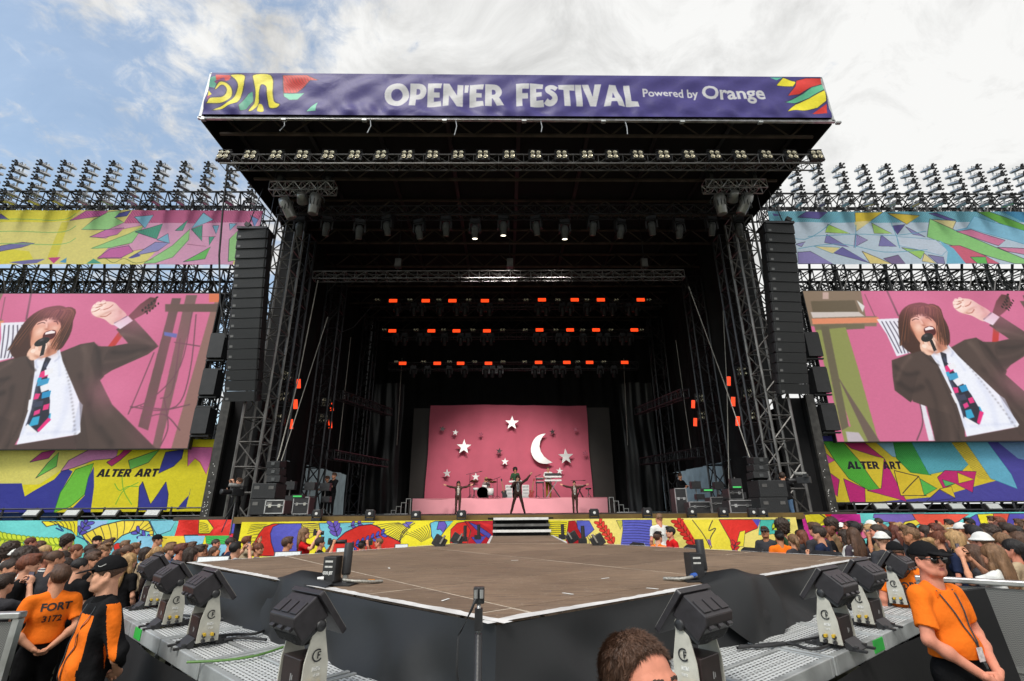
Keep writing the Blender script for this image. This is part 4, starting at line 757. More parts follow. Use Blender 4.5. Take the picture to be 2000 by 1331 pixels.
for x, y, Y, s_, h_, d_ in VB:
    o = child('upright_lamp_bar', ME_VBAR, None, V(x, y, Y), (0, R(-8 if s_ == 'left' else 8), R(25 if s_ == 'left' else -25))); tag(o, f'glowing upright orange bar, {h_} one on the {d_} tower, {s_} side', 'lamp bar', 'upright red bars on the inner towers')
for x, y, Y, lb in [(560, 734, 21.6, 'upper four-eyed lamp on the left inner tower'), (553, 775, 21.6, 'middle four-eyed lamp on the left inner tower'), (545, 818, 21.6, 'lower four-eyed lamp on the left inner tower'), (637, 786, 25.6, 'upper small four-eyed lamp deep on the left'), (632, 818, 25.6, 'lower small four-eyed lamp deep on the left'),
                    (1449, 726, 21.6, 'upper four-eyed lamp on the right inner tower'), (1460, 768, 21.6, 'middle four-eyed lamp on the right inner tower'), (1471, 811, 21.6, 'lower four-eyed lamp on the right inner tower'), (1367, 778, 25.6, 'upper small four-eyed lamp deep on the right'), (1373, 812, 25.6, 'lower small four-eyed lamp deep on the right')]:
    blinder(V(x, y, Y), lb, 'four-eyed lamps on the inner towers', (0, 0, R(12 if x < 1000 else -12)))
# two small flown trusses with big lamps at the roof corners
for s_, xa, xb, ya, up_, dn in (('left', 530, 655, 369, [(550, 350), (642, 352)], [(560, 388, -.9, 0), (592, 376, .1, 1), (617, 380, .6, 2)]), ('right', 1375, 1493, 365, [(1384, 347), (1468, 348)], [(1404, 381, -.6, 2), (1430, 373, -.1, 1), (1456, 380, .9, 0)])):
    vbar('hanging_truss', f'short pale truss hung under the {s_} roof corner with big lamps', 'truss', (xa, ya), (xb, ya - 1), 17.2, .42, 8, ALU, rc=.03, rl=.018)
    for k, (x, y) in enumerate(up_): mover(V(x, y - 14, 17.2), f'small moving lamp on top of the {s_} short truss, at its {("outer", "inner")[k if s_ == "left" else 1 - k]} end', 'lamps on the short hanging trusses', False, .9, False, R(40))
    for x, y, rz, kk in dn:
        o = thing('spot_lamp', f'big silver-grey spotlight under the {s_} short truss, ' + ('angled outward' if kk == 0 else 'round-faced one in the middle' if kk == 1 else 'inner one hanging straight down'), 'stage lamp', V(x, y, 17.2), rz, 'big spotlights under the short trusses'); o.scale = (1.25,) * 3
        q = MB(); q.path([(math.cos(t) * .3, 0, -.18 + math.sin(t) * .24) for t in np.linspace(-.2, math.pi + .2, 14)], .022); q.build('yoke', GREYP, o, world=False)
        M = T(0, 0, -.22) @ RX(R((30, 75, 8)[kk])); h = MB(); h.lathe([(.001, .2), (.13, .18), (.16, .05), (.2, -.12), (.2, -.16), (.17, -.15), (.1, -.08), (.001, -.05)] if kk == 1 else [(.001, .2), (.16, .2), (.2, .05), (.18, -.2), (.16, -.5), (.15, -.52), (.001, -.5)], 16, M)
        h.build('body', mat('silver lamp body', (.34, .34, .33), .35, .5, .2, 6), o, True, world=False)
        if kk == 1: MB().lathe([(.001, -.16), (.08, -.14), (.09, -.06)], 12, M).build('bulb', WARM, o, True, world=False)
        else:
            q = MB()
            for t in range(10): q.box(M @ Vector((.19 * math.cos(t * .63), .19 * math.sin(t * .63), -.1)), (.025, .025, .3))
            q.build('cooling_fin', GREYP, o, world=False)
# ------------------------------------------------------------------ flown speaker columns
cab = MB(); M = Matrix.Rotation(math.pi / 2, 4, 'Y')
prof = [(-.61, -.0), (-.58, -.03), (.58, -.03), (.61, 0), (.5, .62), (-.5, .62)]
cab.prism([(x, y) for x, y in prof], .395, T(0, 0, -.2)); ME_CAB = cab.mesh('cabinet', SPKR)
fl = MB(); fl.box((-.627, .1, 0), (.03, .16, .36)); fl.box((.627, .1, 0), (.03, .16, .36)); ME_FLY = fl.mesh('rigging plate', STEEL)
lg = MB(); lg.box((0, 0, 0), (.12, .006, .09)); ME_LOGO = lg.mesh('badge', mat('pale badge', (.16, .16, .16), .5))
for s_, X, topz, botz in (('left', -10.1, 12.78, 6.05), ('right', 11.33, 13.08, 6.25)):
    n = 17; dz = (topz - botz) / n; root = thing('speaker_column', f'tall flown column of black loudspeaker cabinets, {s_}-hand side', 'loudspeaker', (X, 17, topz), 0, 'flown speaker columns')
    y = 17.0
    for k in range(n):
        til = R(3.5 + 12 * k / n * .9); zc = topz - dz * (k + .5); yy = 17 + 1.35 * (k / n) ** 1.0
        c = child('cabinet', ME_CAB, root, (0, yy - 17, zc - topz), (til, 0, R(-4 if s_ == 'left' else 4))); c.scale = (1, 1, dz / .405)
        child('rigging_plate', ME_FLY, c); child('badge', ME_LOGO, c, (-.47 if s_ == 'right' else -.48, -.034, -.1))
    for q in (-.45, .45): MB().tube((X + q, 17.3, topz), (X + q * .6, 17.6, RZ - .3), .02, 5).build('chain', STEEL, root)
    MB().box((X, 17.3, topz + .06), (1.2, .8, .1)).build('fly_frame', STEEL, root); MB().box((X + .1 - (.3 if s_ == 'left' else -.3), 16.95, topz + .2), (.22, .14, .16), Matrix.Rotation(.5, 3, 'Y')).build('laser_box', BLK, root)
# ------------------------------------------------------------------ wings: screens, banners, scaffold, par cans
PAR_S = mat('polished can', (.55, .56, .58), .3, .85, .2, 12)
pc = MB(); M = RX(math.pi / 2); pc.lathe([(.001, -.25), (.075, -.23), (.105, -.1), (.11, .16), (.115, .165)], 10, M, 0); pc.lathe([(.115, .165), (.145, .17), (.145, .19), (.13, .2), (.09, .19), (.001, .18)], 10, M, 1)
pc.path([(-.13, -.05, 0), (-.13, -.05, .14), (0, -.02, .18), (.13, -.05, .14), (.13, -.05, 0)], .014, 4, 1)
for t in range(4): pc.box((.155 * math.cos(t * 1.57 + .8), -.24, .155 * math.sin(t * 1.57 + .8)), (.07, .07, .07), None, 1)
ME_PAR = pc.mesh('par can', [PAR_S, BLK], None, True)
for s_, sg, e, arts, mU, lo, mLo, lx in (('left', -1, -12.77, UL, M_UL, LL, M_LL, (-26.5, -11.95)), ('right', 1, 13.75, UR, M_UR, LR, M_LR, (13.45, 27.5))):
    nmU = 'yellow and pink' if s_ == 'left' else 'pale blue'
    x0, x1 = sorted((e, e + sg * FW_))
    sc = thing('video_screen', f'giant video screen on the {s_}-hand wing, dark-suited singer against pink', 'video screen', (e + sg * FW_ / 2, WY, 4.5), 0, 'giant screens on the wings')
    zb = 4.52 if sg < 0 else 4.64
    q = MB(); q.add([(x0, WY, zb), (x1, WY, zb), (x1, WY, zb + FH_), (x0, WY, zb + FH_)], [(0, 1, 2, 3)]); q.build('picture', M_FEED, sc, uv=lambda p: ((p.x - x0) / FW_, (p.z - zb) / FH_))
    MB().box(((x0 + x1) / 2, WY + .12, zb + FH_ / 2), (FW_ + .06, .22, FH_ + .06)).build('cabinet', BLK, sc)
    q = MB(); q.grid(lambda u, v: (arts.X0 + u * (arts.X1 - arts.X0), WY + .02 * math.sin(9 * u + 5 * v) + .015 * math.sin(40 * u), arts.Z0 + v * (arts.Z1 - arts.Z0)), 60, 8)
    tag(q.build('wing_banner', mU, None, True, arts.uv, loc=((arts.X0 + arts.X1) / 2, WY, arts.Z0)), f'wide {nmU} drawn banner above the {s_}-hand screen', 'banner')
    q = MB(); q.grid(lambda u, v: (lx[0] + u * (lx[1] - lx[0]), LY + .03 * math.sin(30 * u + 4 * v), lo.Z0 + v * (lo.Z1 - lo.Z0) - (.25 * v * (1 - (2 * u - 1) ** 2) * 0)), 60, 8)
    tag(q.build('lower_banner', mLo, None, True, lo.uv, loc=(sum(lx) / 2, LY, lo.Z0)), f'{"yellow and blue" if sg < 0 else "purple, yellow and magenta"} drawn banner lettered ALTER ART under the {s_}-hand screen', 'banner')
    xi, xo = (e + sg * -.3), e + sg * 14
    for z0, z1, nm in ((11.45, 12.78, 'between screen and banner'), (15.85, 17.1, 'above the drawn banner')):
        for dy, dn in ((.35, 'front'), (1.7, 'rear')):
            truss('wing_truss', f'deep black lattice truss {nm}, {dn} one on the {s_}-hand wing', 'truss', (xi, WY + dy + .6, (z0 + z1) / 2), (xo, WY + dy + .6, (z0 + z1) / 2), z1 - z0 - .05, 24, BLK, .05, .032)
    for k in range(6):
        x = e + sg * (.2 + 2.6 * k)
        truss('wing_post', f'black lattice post behind the {s_}-hand wing, {ORD[k]} one counted from the stage', 'tower', (x, WY + 1.4, gz(x)), (x, WY + 1.4, 17.1), .6, 24, BLK, .045, .025, up=(0, 1, 0))
    for k in range(10):                                    # raking braces at the back
        x = e + sg * (.5 + 1.35 * k); q = MB(); q.tube((x, WY + 1.2, 15.9), (x + sg * .9, WY + 3.8, 11.5), .06, 5); q.tube((x + .2, WY + 1.0, 11.6), (x - .3, WY + 2.6, 13.1), .05, 5)
        tag(q.build('raking_brace', BLK, None, loc=(x, WY + 1.2, 11.5)), f'black raking brace behind the {s_}-hand wing, {ORD[k]} one counted from the stage', 'brace')
    # slim post with hung boxes beside the screen
    xp = V(424, 720, 20.2).x if sg < 0 else V(1588, 720, 20.2).x
    pr = truss('wing_mast', f'slim black mast with hung boxes beside the {s_}-hand screen', 'tower', (xp, 20.25, 4.95), (xp, 20.25, 11.4), .42, 14, BLK, .04, .02, up=(0, 1, 0))
    for zq in (5.6, 7.2, 8.8): MB().box((xp - sg * .02, 20.0, zq), (.62, .5, 1.05)).box((xp, 20.0, zq + .6), (.75, .2, .07)).box((xp, 20.0, zq - .6), (.75, .2, .07)).build('hung_box', BLK, pr)
    # par cans on leaning pipes
    for k in range(14):
        x = (-11.75 if sg < 0 else 12.95) + sg * (.1 + 1.13 * k); yb_ = 19.55
        pp = thing('lamp_pipe', f'upright pipe carrying par cans on the {s_}-hand wing, {ORD[k]} from the stage', 'pipe', (x, yb_, 15.6), 0, 'lamp pipes on the wings')
        MB().tube((x, yb_, 15.6), (x, yb_, 18.05), .035, 6).build('pipe', GALV, pp)
        q = MB()
        for j in range(6): q.box((x, yb_ - .03, 15.85 + .405 * j), (.07, .1, .07))
        q.build('clamp', STEEL, pp)
        for j in range(6):
            o = child('par_can', ME_PAR, None, (x + .02, yb_ - .12, 15.82 + .405 * j), (R(12 + rng.uniform(-8, 8)), 0, R(sg * 12 + rng.uniform(-9, 9)))); o.scale = (.9, 1.25, .9)
            tag(o, f'silver par can, {ORD[5 - j]} down, {ORD[k]} pipe from the stage, {s_}-hand wing', 'stage lamp', 'par cans on the wing pipes')
    # low scaffold, floodlights
    xs0 = e + sg * 1.2
    sb = thing('low_scaffold', f'dark low scaffold behind the mural fence of the {s_}-hand wing', 'scaffold', (e + sg * 6, 20.2, 0))
    q = MB()
    for k in range(12): q.tube((e + sg * (-1 + 1.3 * k), 20.3, 0), (e + sg * (-1 + 1.3 * k), 20.3, 2.3), .04, 5); q.tube((e + sg * (-1 + 1.3 * k), 20.3, 1.7), (e + sg * (.3 + 1.3 * k), 20.9, 2.4), .03, 5)
    for z in (1.95, 2.25): q.tube((e - sg * 1.2, 20.25, z), (e + sg * 14, 20.25, z), .03, 5)
    q.build('scaffold_tube', STEEL, sb); MB().box((e + sg * 6, 22.5, 1.1), (16, .1, 2.2)).build('dark_cloth', CLOTH, sb)
    fx = [64, 142, 217, 299] if sg < 0 else [1720, 1792, 1867, 1939]
    for k, x in enumerate(fx):
        p = V(x, 1006 if sg < 0 else 993, 19.4); f = thing('floodlight', f'low floodlight with pale honeycomb face above the {s_}-hand mural, {ORD[k]} from left', 'floodlight', p, 0, 'floodlights along the wing fences')
        MM = Matrix.Rotation(R(-35), 3, 'X'); MB().box((0, 0, .02), (.56, .16, .3), MM).box((0, .05, -.16), (.3, .3, .06)).build('housing', PLAST, f, world=False); MB().box((0, -.075, .075), (.48, .02, .22), MM).build('lens', mat('honeycomb lens', (.42, .44, .43), .4, .1, .2, 60, .4, 90), f, world=False)
tag(MB().box((-20.5, 21.0, 1.3), (5, .05, 1.7)).build('blue_tarp', mat('blue tarp', (.02, .09, .28), .6, 0, .2, 2, .3, 3), None, loc=(-20.5, 21, .4)), 'blue tarpaulin sheet low behind the left-hand wing', 'tarpaulin')
def mural(name, label, A_, m, Y, x0=None, x1=None, amp=.03, fr=2.2, bow=0):
    x0 = A_.X0 if x0 is None else x0; x1 = A_.X1 if x1 is None else x1
    q = MB(); q.grid(lambda u, v: (x0 + u * (x1 - x0), Y - amp * math.sin(fr * (x0 + u * (x1 - x0)) + 3 * v + math.sin(4 * u)) * (.5 + v) - .02 * math.sin(11 * u * (x1 - x0) * .4 + 4 * v), A_.Z0 + v * (A_.Z1 - A_.Z0)), 120, 10)
    return tag(q.build(name, m, None, True, A_.uv, loc=((x0 + x1) / 2, Y, A_.Z0)), label, 'mural')
mural('mural_fence', 'long turquoise and yellow leaf mural on the fence below the left-hand wing', ML, M_ML, 19.0)
mural('mural_fence', 'turquoise, purple and red patchwork mural on the fence below the right-hand wing', MR, M_MR, 19.0)
mural('stage_mural', 'painted cloth mural with red and blue shapes left of the centre steps', SL, M_SL, 14.7, amp=.05)
mural('stage_mural', 'painted cloth mural, mostly yellow with red, right of the centre steps', SR, M_SR, 14.7, amp=.05)
mural('cloth_scrap', 'red and blue painted cloth hung low by the left tower foot', FL, M_FL, 16.4, amp=.05)
mural('cloth_scrap', 'magenta and yellow painted cloth hung low by the right tower foot', FR, M_FR, 16.0, amp=.08)
mural('pit_fence', 'green and magenta scribbled cloth on the pit fence left', GL, M_GL, 15.2)
# ropes and cables
M_ROPE = mat('pale rope', (.3, .29, .26), .8, 0, .2, 4)
def cable(name, label, pts, r, m, cat='cable', group=None):
    q = MB(); q.path(pts, r, 5); return tag(q.build(name, m, None, True, loc=pts[0]), label, cat, group)
cable('rope', 'pale rope slanting from the left end of the inner truss', [V(621, 548, 20.9), V(583, 740, 20), V(545, 890, 19), V(530, 930, 18.6)], .025, M_ROPE, 'rope')
cable('rope', 'thin rope slanting on the left behind the pale one', [V(640, 620, 21), V(595, 760, 20), V(545, 915, 18.6)], .018, M_ROPE, 'rope')
cable('rope', 'rope slanting from the right end of the inner truss', [V(1345, 560, 20.9), V(1413, 745, 20.4), V(1465, 895, 18)], .022, M_ROPE, 'rope')
cable('rope', 'rope hanging straight down on the right of the stage', [V(1410, 560, 21), V(1420, 760, 21), V(1424, 960, 21)], .018, M_ROPE, 'rope')
cable('rope', 'pale rope holding the left ladder truss', [V(685, 660, 26), V(660, 890, 24)], .02, M_ROPE, 'rope'); cable('rope', 'pale rope holding the right ladder truss', [V(1320, 665, 26), V(1350, 880, 24)], .02, M_ROPE, 'rope')
cable('rope', 'white rope beside the left of the pink backdrop', [V(785, 700, 32), V(775, 870, 32)], .03, M_ROPE, 'rope'); cable('rope', 'white rope beside the right of the pink backdrop', [V(1218, 700, 32), V(1226, 870, 32)], .03, M_ROPE, 'rope')
cable('cable', 'black cable drop from the left end of the front lamp truss', [V(447, 310, 16), V(436, 400, 16.1), V(428, 500, 16.3), V(430, 590, 16.4), V(442, 660, 16.6)], .035, BLK); cable('cable', 'slack black cable between the red bar rows and left tower', [V(725, 600, 25), V(690, 640, 25), V(640, 660, 25)], .02, STEEL)
for a, b, Ya, Yb, lb in (((662, 772), (760, 806), 23, 30, 'upper ladder truss along the left side of the stage'), ((645, 888), (752, 906), 23, 30, 'lower ladder truss along the left side of the stage'), ((1338, 768), (1246, 804), 23, 30, 'upper ladder truss along the right side of the stage'), ((1370, 884), (1256, 902), 23, 30, 'lower ladder truss along the right side of the stage')):
    truss('ladder_truss', lb, 'truss', V(a[0], a[1], Ya), V(b[0], b[1], Yb), .4, 12, STEEL, .03, .018)
for k, x in enumerate((778, 996, 1258)):
    p = V(x, 515, 21); h = thing('chain_hoist', f'dark chain hoist above the inner truss, {("leftmost", "middle", "rightmost")[k]}', 'hoist', p, 0, 'chain hoists'); MB().box(p, (.3, .25, .45)).build('motor', STEEL2, h); MB().tube(p, p + Vector((0, 0, 3.5)), .02).build('chain', STEEL, h); MB().tube(p, p - Vector((0, 0, .5)), .02).build('hook', STEEL, h)
# ------------------------------------------------------------------ the set at the back of the stage
tag(MB().box((.55, 34.75, 5.5), (14.1, .3, 7.2)).build('video_wall', mat('switched off video wall', (.032, .026, .022), .55, .1, .15, 1.5), None, loc=(.55, 34.75, SZ)), 'dark switched-off video wall behind the pink backdrop', 'video wall')
q = MB(); q.grid(lambda u, v: (.32 + (u - .5) * (11.36 - .25 * v + .05 * math.sin(9 * v)), 34.2 - .05 * math.sin(17 * u + 2 * v) - .03 * math.sin(41 * u), 2.3 + v * (6.9 + .05 * math.sin(5 * u))), 120, 20)
tag(q.build('backdrop', ROSE, None, True, loc=(.32, 34.2, 2.3)), 'deep pink cloth backdrop hung behind the band', 'backdrop')
MIR = mat('silver mirror board', (.82, .82, .8), .35, .35, .12, 1.2); MIRD = mat('mirror board dark reflection', (.045, .035, .035), .3, .3, .3, 3); MIRR = mat('mirror board rose reflection', lin((150, 60, 84)), .4, .2, .25, 3)  # what the tilted mirror stars reflect is put into their base colours
def star_poly(r, rot): return [((r if k % 2 == 0 else r * .4) * math.sin(rot + k * math.pi / 5), (r if k % 2 == 0 else r * .4) * math.cos(rot + k * math.pi / 5)) for k in range(10)]
STARS = [(960, 226, 58, MIR, 'big silver star at the top centre of the pink backdrop', .05), (585, 414, 60, MIR, 'big silver star in the left half of the pink backdrop', .02), (1380, 490, 62, MIR, 'big white star right of the crescent moon', -.03), (518, 301, 26, MIR, 'small silver star up and left of the big left star', .1), (905, 529, 31, MIR, 'small silver star just above the keyboard player', 0.05),
         (453, 620, 32, MIR, 'small white star low at the left edge of the backdrop', -.08), (1332, 602, 28, MIR, 'small silver star below the big star by the moon', .1), (676, 648, 32, MIR, 'silver star half hidden behind the drum cymbals', 0), (417, 273, 26, MIRD, 'dark star at the upper left of the pink backdrop', .2), (1275, 296, 25, MIRD, 'dark star beside the tip of the moon', -.1), (860, 447, 28, MIRD, 'dark star in the middle of the backdrop, below centre', .15),
         (720, 316, 20, MIRR, 'faint rose star between the big left and top stars', .1), (1457, 278, 22, MIRR, 'faint rose star at the upper right of the backdrop', 0), (1530, 462, 22, MIRR, 'faint rose star at the right edge of the backdrop', .2)]
for x, y, r, m, lb, rot in STARS:
    p = V(760 + x / 4, 770 + y / 4, 33.7); rr = r / 4 / FPX * 33.7 * 1.0; M = Matrix.Translation(p) @ RX(math.pi / 2) @ Matrix.Rotation(rng.uniform(-.15, .15), 4, 'Y')
    q = MB(); q.prism(star_poly(rr, rot), .05, M); o = q.build('star', m, None, loc=p, bev=.008); tag(o, lb, 'star', 'stars on the backdrop')
p = V(760 + 1215 / 4, 770 + 428 / 4, 33.7); k_ = 33.7 / 4 / FPX
out_ = [(x - 1215, 428 - y) for x, y in [(1228, 312), (1190, 318), (1150, 340), (1122, 378), (1108, 430), (1116, 475), (1140, 512), (1180, 536), (1230, 541), (1272, 531)]]; inn = [(x - 1215, 428 - y) for x, y in [(1240, 512), (1208, 486), (1184, 448), (1176, 410), (1182, 372), (1200, 338)]]
q = MB(); q.prism([(a * k_, b * k_) for a, b in spl(out_, 3, False)] + [(a * k_, b * k_) for a, b in inn], .06, Matrix.Translation(p) @ RX(math.pi / 2)); tag(q.build('crescent_moon', MIR, None, loc=p, bev=.008), 'large white crescent moon hung on the pink backdrop', 'moon')
RS = 2.77
rs = thing('band_riser', 'low riser fronted with light pink cloth behind the singers', 'riser', (.35, 31.8, SZ))
MB().box((.35, 31.9, RS - .04), (11.46, 3.6, .08)).build('platform', BLK, rs)
q = MB(); q.grid(lambda u, v: (-5.4 + 11.5 * u, 30.05 - .03 * math.sin(23 * u + 2 * v) - .05 * v * 0, SZ + .01 + v * (RS - SZ + .01)), 90, 4); q.build('front_cloth', PINK, rs, True)
q = MB(); q.add([(-5.4, 30.03, RS + .005), (6.1, 30.03, RS + .005), (6.1, 30.3, RS + .006), (-5.4, 30.3, RS + .006)], [(0, 1, 2, 3)]); q.build('top_cloth', PINK, rs)
for s_, xe, sg in (('left', -5.5, -1), ('right', 6.2, 1)):
    sr = thing('riser_steps', f'pale framed steps at the {s_} end of the pink riser', 'steps', (xe + sg * .55, 30.6, SZ))
    for k in range(4):
        h = (RS - SZ) * (4 - k) / 4; x = xe + sg * (.15 + .28 * k)
        MB().box((x, 30.55, SZ + h - .02), (.28, .8, .04)).build('tread', BLK, sr)
        q = MB(); a = (x - .13, x + .13)
        for xx in a: q.box((xx, 30.12, SZ + h / 2), (.03, .03, h))
        q.box((x, 30.12, SZ + h + .012), (.29, .03, .03)); q.build('step_frame', WHITE, sr)
# centre steps from the catwalk to the stage
stp = thing('centre_steps', 'short open steps with silver nosings between catwalk and stage', 'steps', (.47, 14.4, 1.38))
for k, (y, z) in enumerate(((13.95, 1.52), (14.3, 1.66), (14.65, 1.82))):
    MB().box((.47, y + .16, z), (1.54, .34, .035)).build('tread', STEEL2 if k == 1 else GALV, stp); MB().box((.47, y - .03, z), (1.56, .035, .065)).build('nosing', (STEEL2, WHITE)[k != 1], stp)
for s_ in (-1, 1): MB().box((.47 + s_ * .74, 14.35, 1.55), (.05, .9, .08), Matrix.Rotation(R(22), 3, 'X')).build('stringer', STEEL, stp)
MB().box((.47, 14.95, 1.5), (1.9, .05, .7)).build('back_cloth', CLOTH, stp)
# lamps along the stage edge
for k, (x, y) in enumerate([(618, 1008), (722, 1008), (812, 1010), (901, 1009), (1161, 1006), (1265, 1004), (1352, 1004), (1414, 1004), (1472, 1005), (1491, 1005)]):
    p = V(x, y + 10, 14.92); e = thing('edge_lamp', f'small dark lamp on the stage lip with one pale eye, {ordl(k, 10)}', 'stage lamp', p, 0, 'lamps along the stage lip')
    MB().box((0, 0, .04), (.24, .2, .08)).build('base', PLAST, e, world=False); MB().box((-.125, 0, .17), (.02, .12, .22)).box((.125, 0, .17), (.02, .12, .22)).build('yoke', BLK, e, world=False)
    h = MB(); h.box((0, 0, .21), (.22, .14, .2)); h.build('head', PLAST, e, world=False, bev=.015); MB().lathe([(.04, 0), (.04, .02), (.001, .022)], 12, T(0, -.07, .2) @ RX(math.pi / 2)).build('lens', WHITE, e, world=False)
# ------------------------------------------------------------------ instruments
CHR = mat('chrome', (.6, .6, .6), .2, .9, .1, 9); REDG = mat('red guitar', (.3, .02, .02), .3, 0, .15, 8, coat=.5); WOODM = mat('maple neck', (.3, .17, .08), .4, 0, .2, 8)
KY = 31.4
dk = V(948, 975, KY); dr = thing('drum_kit', 'drum kit with black kick drum and brass cymbals on the riser', 'drum kit', (dk.x, KY, RS))
MC = mat('kick head', (.02, .02, .022), .35, 0, .1, 9); BRASS = mat('brass cymbal', (.35, .25, .08), .3, .9, .2, 9)
kx = V(943, 962, KY).x
q = MB(); q.lathe([(.34, 0), (.35, .02), (.33, .03), (.33, .42), (.35, .43), (.34, .45)], 20, T(kx, KY - .25, RS + .36) @ RX(-math.pi / 2)); q.build('kick_drum', [MC], dr, True)
q = MB(); q.lathe([(.36, 0), (.36, .03), (.34, .03), (.34, 0)], 20, T(kx, KY - .27, RS + .36) @ RX(-math.pi / 2)); q.build('hoop', CHR, dr, True)
for x, y, z, r, h in ((kx + .45, KY - .1, .42, .22, .4), (kx + .1, KY, .72, .16, .2), (kx - .45, KY + .1, .6, .18, .14)):
    MB().lathe([(.001, 0), (r, 0), (r, h), (.001, h)], 16, T(x, y, RS + z - h / 2)).build('drum', WHITE, dr, True); 
    q = MB()
    for t in (0, 2.1, 4.2): q.tube((x + r * math.cos(t), y + r * math.sin(t), RS), (x + r * .9 * math.cos(t), y + r * .9 * math.sin(t), RS + z), .012, 4)
    q.build('drum_leg', CHR, dr)
for x, y, z, r in ((kx - .55, KY, 1.05, .27), (kx + .35, KY + .1, 1.15, .25), (kx - .75, KY + .1, .85, .18), (kx + .62, KY, 1.0, .24)):
    MB().lathe([(.001, .03), (.04, .025), (r, 0), (r, .006), (.04, .035), (.001, .04)], 18, T(x, y, RS + z) @ RX(R(-14))).build('cymbal', BRASS, dr, True)
    q = MB(); q.tube((x, y, RS), (x, y, RS + z), .014, 5)
    for t in (0, 2.1, 4.2): q.tube((x, y, RS + .3), (x + .22 * math.cos(t), y + .22 * math.sin(t), RS), .01, 4)
    q.build('cymbal_stand', CHR, dr)
def mic_stand(px, py, Y, z0, h, boom, label):
    p = V(px, py, Y); m = thing('mic_stand', label, 'mic stand', (p.x, Y, z0)); q = MB(); q.tube((p.x, Y, z0), (p.x, Y, z0 + h), .018, 5)
    for t in (0, 2.1, 4.2): q.tube((p.x, Y, z0 + .2), (p.x + .3 * math.cos(t), Y + .3 * math.sin(t), z0), .014, 4)
    q.build('stand', BLK, m); e = Vector((p.x + boom[0], Y, z0 + h + boom[1])); s0 = Vector((p.x - boom[0] * .4, Y, z0 + h - boom[1] * .4)); MB().tube(s0, e, .014, 5).build('boom', BLK, m); MB().tube(e, e + (e - s0).normalized() * .16, .03, 6, 0, .02).build('microphone', PLAST, m)
mic_stand(917, 975, 31.2, RS, 1.5, (.6, .12), 'black mic stand with boom at the left of the drum kit'); mic_stand(971, 975, 31.6, RS, 1.25, (-.55, -.2), 'black mic stand right of the drum kit, boom sloping down'); mic_stand(1123, 972, 31.2, RS, 1.05, (.55, .0), 'black T-shaped boom stand at the right end of the riser'); mic_stand(1048, 972, 31.5, RS, 1.35, (.15, .05), 'mic stand between the two keyboard stations')
def keys(px, Y, z0, h, wd, m, label, tiers=1, screen=None, x_legs=True):
    x = V(px, 975, Y).x; k = thing('keyboard', label, 'keyboard', (x, Y, z0))
    for t in range(tiers):
        z = z0 + h + .22 * t; MB().box((x, Y, z), (wd, .34, .09)).build('keybed', m, k, bev=.01)
        q = MB()
        for i in range(14): q.box((x - wd * .44 + wd * .88 * i / 13, Y - .08, z + .05), (wd * .055, .16, .02))
        q.build('key', WHITE, k)['kind'] = 'stuff'
    q = MB()
    for s_ in (-1, 1):
        for d in (-.15, .15):
            q.tube((x + s_ * wd * .42, Y + d, z0), (x + (s_ if not x_legs else -s_ * .6) * wd * .42, Y + d, z0 + h), .02, 5)
        q.tube((x + s_ * wd * .42, Y - .25, z0 + .02), (x + s_ * wd * .42, Y + .25, z0 + .02), .02, 5)
    q.build('stand', CHR if tiers > 1 else BLK, k)
    if screen: MB().box((x + screen[0], Y + .05, z0 + h + screen[1]), screen[2:]).build('console', PLAST, k)
keys(1007, 31.2, RS, 1.0, .8, WHITE, 'white keyboard raised high in front of the green-jacketed player'); keys(1081, 31.2, RS, 1.05, 1.05, WHITE, 'white keyboard with wide black console on a chrome stand', 2, (0, .34, .98, .1, .22)); keys(1055, 31.4, RS, .95, .5, BLK, 'small black two-tier keyboard left of the console station', 2, None, False); keys(1133, 31.3, RS, .72, .5, REDG, 'small red keyboard at the right end of the riser')
for s_, px, lb in ((0, 994, 'white rack box standing left of the centre singer'), (1, 1027, 'white rack box standing right of the centre singer')):
    x = V(px, 975, 31.0).x; k = thing('rack_box', lb, 'rack', (x, 31.0, RS)); MB().box((x, 31.15, RS + .4), (.42, .3, .8)).build('case', WHITE, k, bev=.01)
    for j in range(4): MB().box((x, 30.995, RS + .12 + .19 * j), (.36, .012, .14)).build('front_panel', ALU, k)
def guitar(px, Y, z0, m, lean, label):
    x = V(px, 975, Y).x; g_ = thing('guitar', label, 'guitar', (x, Y, z0)); M = T(x, Y, z0 + .28) @ Matrix.Rotation(lean, 4, 'Y') @ RX(math.pi / 2)
    MB().prism(spl([(-.16, -.18), (0, -.24), (.16, -.18), (.13, 0), (.17, .16), (.05, .2), (-.05, .2), (-.17, .16), (-.13, 0)], 4), .05, M).build('body', m, g_)
    MB().prism([(-.025, .1), (.025, .1), (.022, .75), (-.022, .75)], .03, M @ T(0, 0, .03)).build('neck', WOODM, g_); MB().prism([(-.03, .75), (.05, .75), (.05, .9), (-.02, .92)], .025, M @ T(0, 0, .03)).build('headstock', m, g_)
    MB().tube((x - .15, Y + .1, z0), (x, Y + .1, z0 + .4), .015).tube((x + .15, Y + .1, z0), (x, Y + .1, z0 + .4), .015).build('stand', BLK, g_)
guitar(1038, 31.0, RS, REDG, .2, 'dark red guitar leaning on its stand, right of the centre singer'); guitar(985, 31.0, RS, MC, -.22, 'black bass guitar leaning on its stand by the drum kit')
x = V(1150, 972, 31.2).x; so_ = thing('stool', 'black round drum stool at the right end of the riser', 'stool', (x, 31.2, RS)); MB().lathe([(.001, .52), (.18, .52), (.18, .6), (.001, .61)], 14, T(x, 31.2, RS)).build('seat', MC, so_, True)
q = MB(); q.tube((x, 31.2, RS + .2), (x, 31.2, RS + .53), .025)
for t in (0.3, 2.4, 4.5): q.tube((x, 31.2, RS + .3), (x + .2 * math.cos(t), 31.2 + .2 * math.sin(t), RS), .016)
q.build('tripod', CHR, so_)
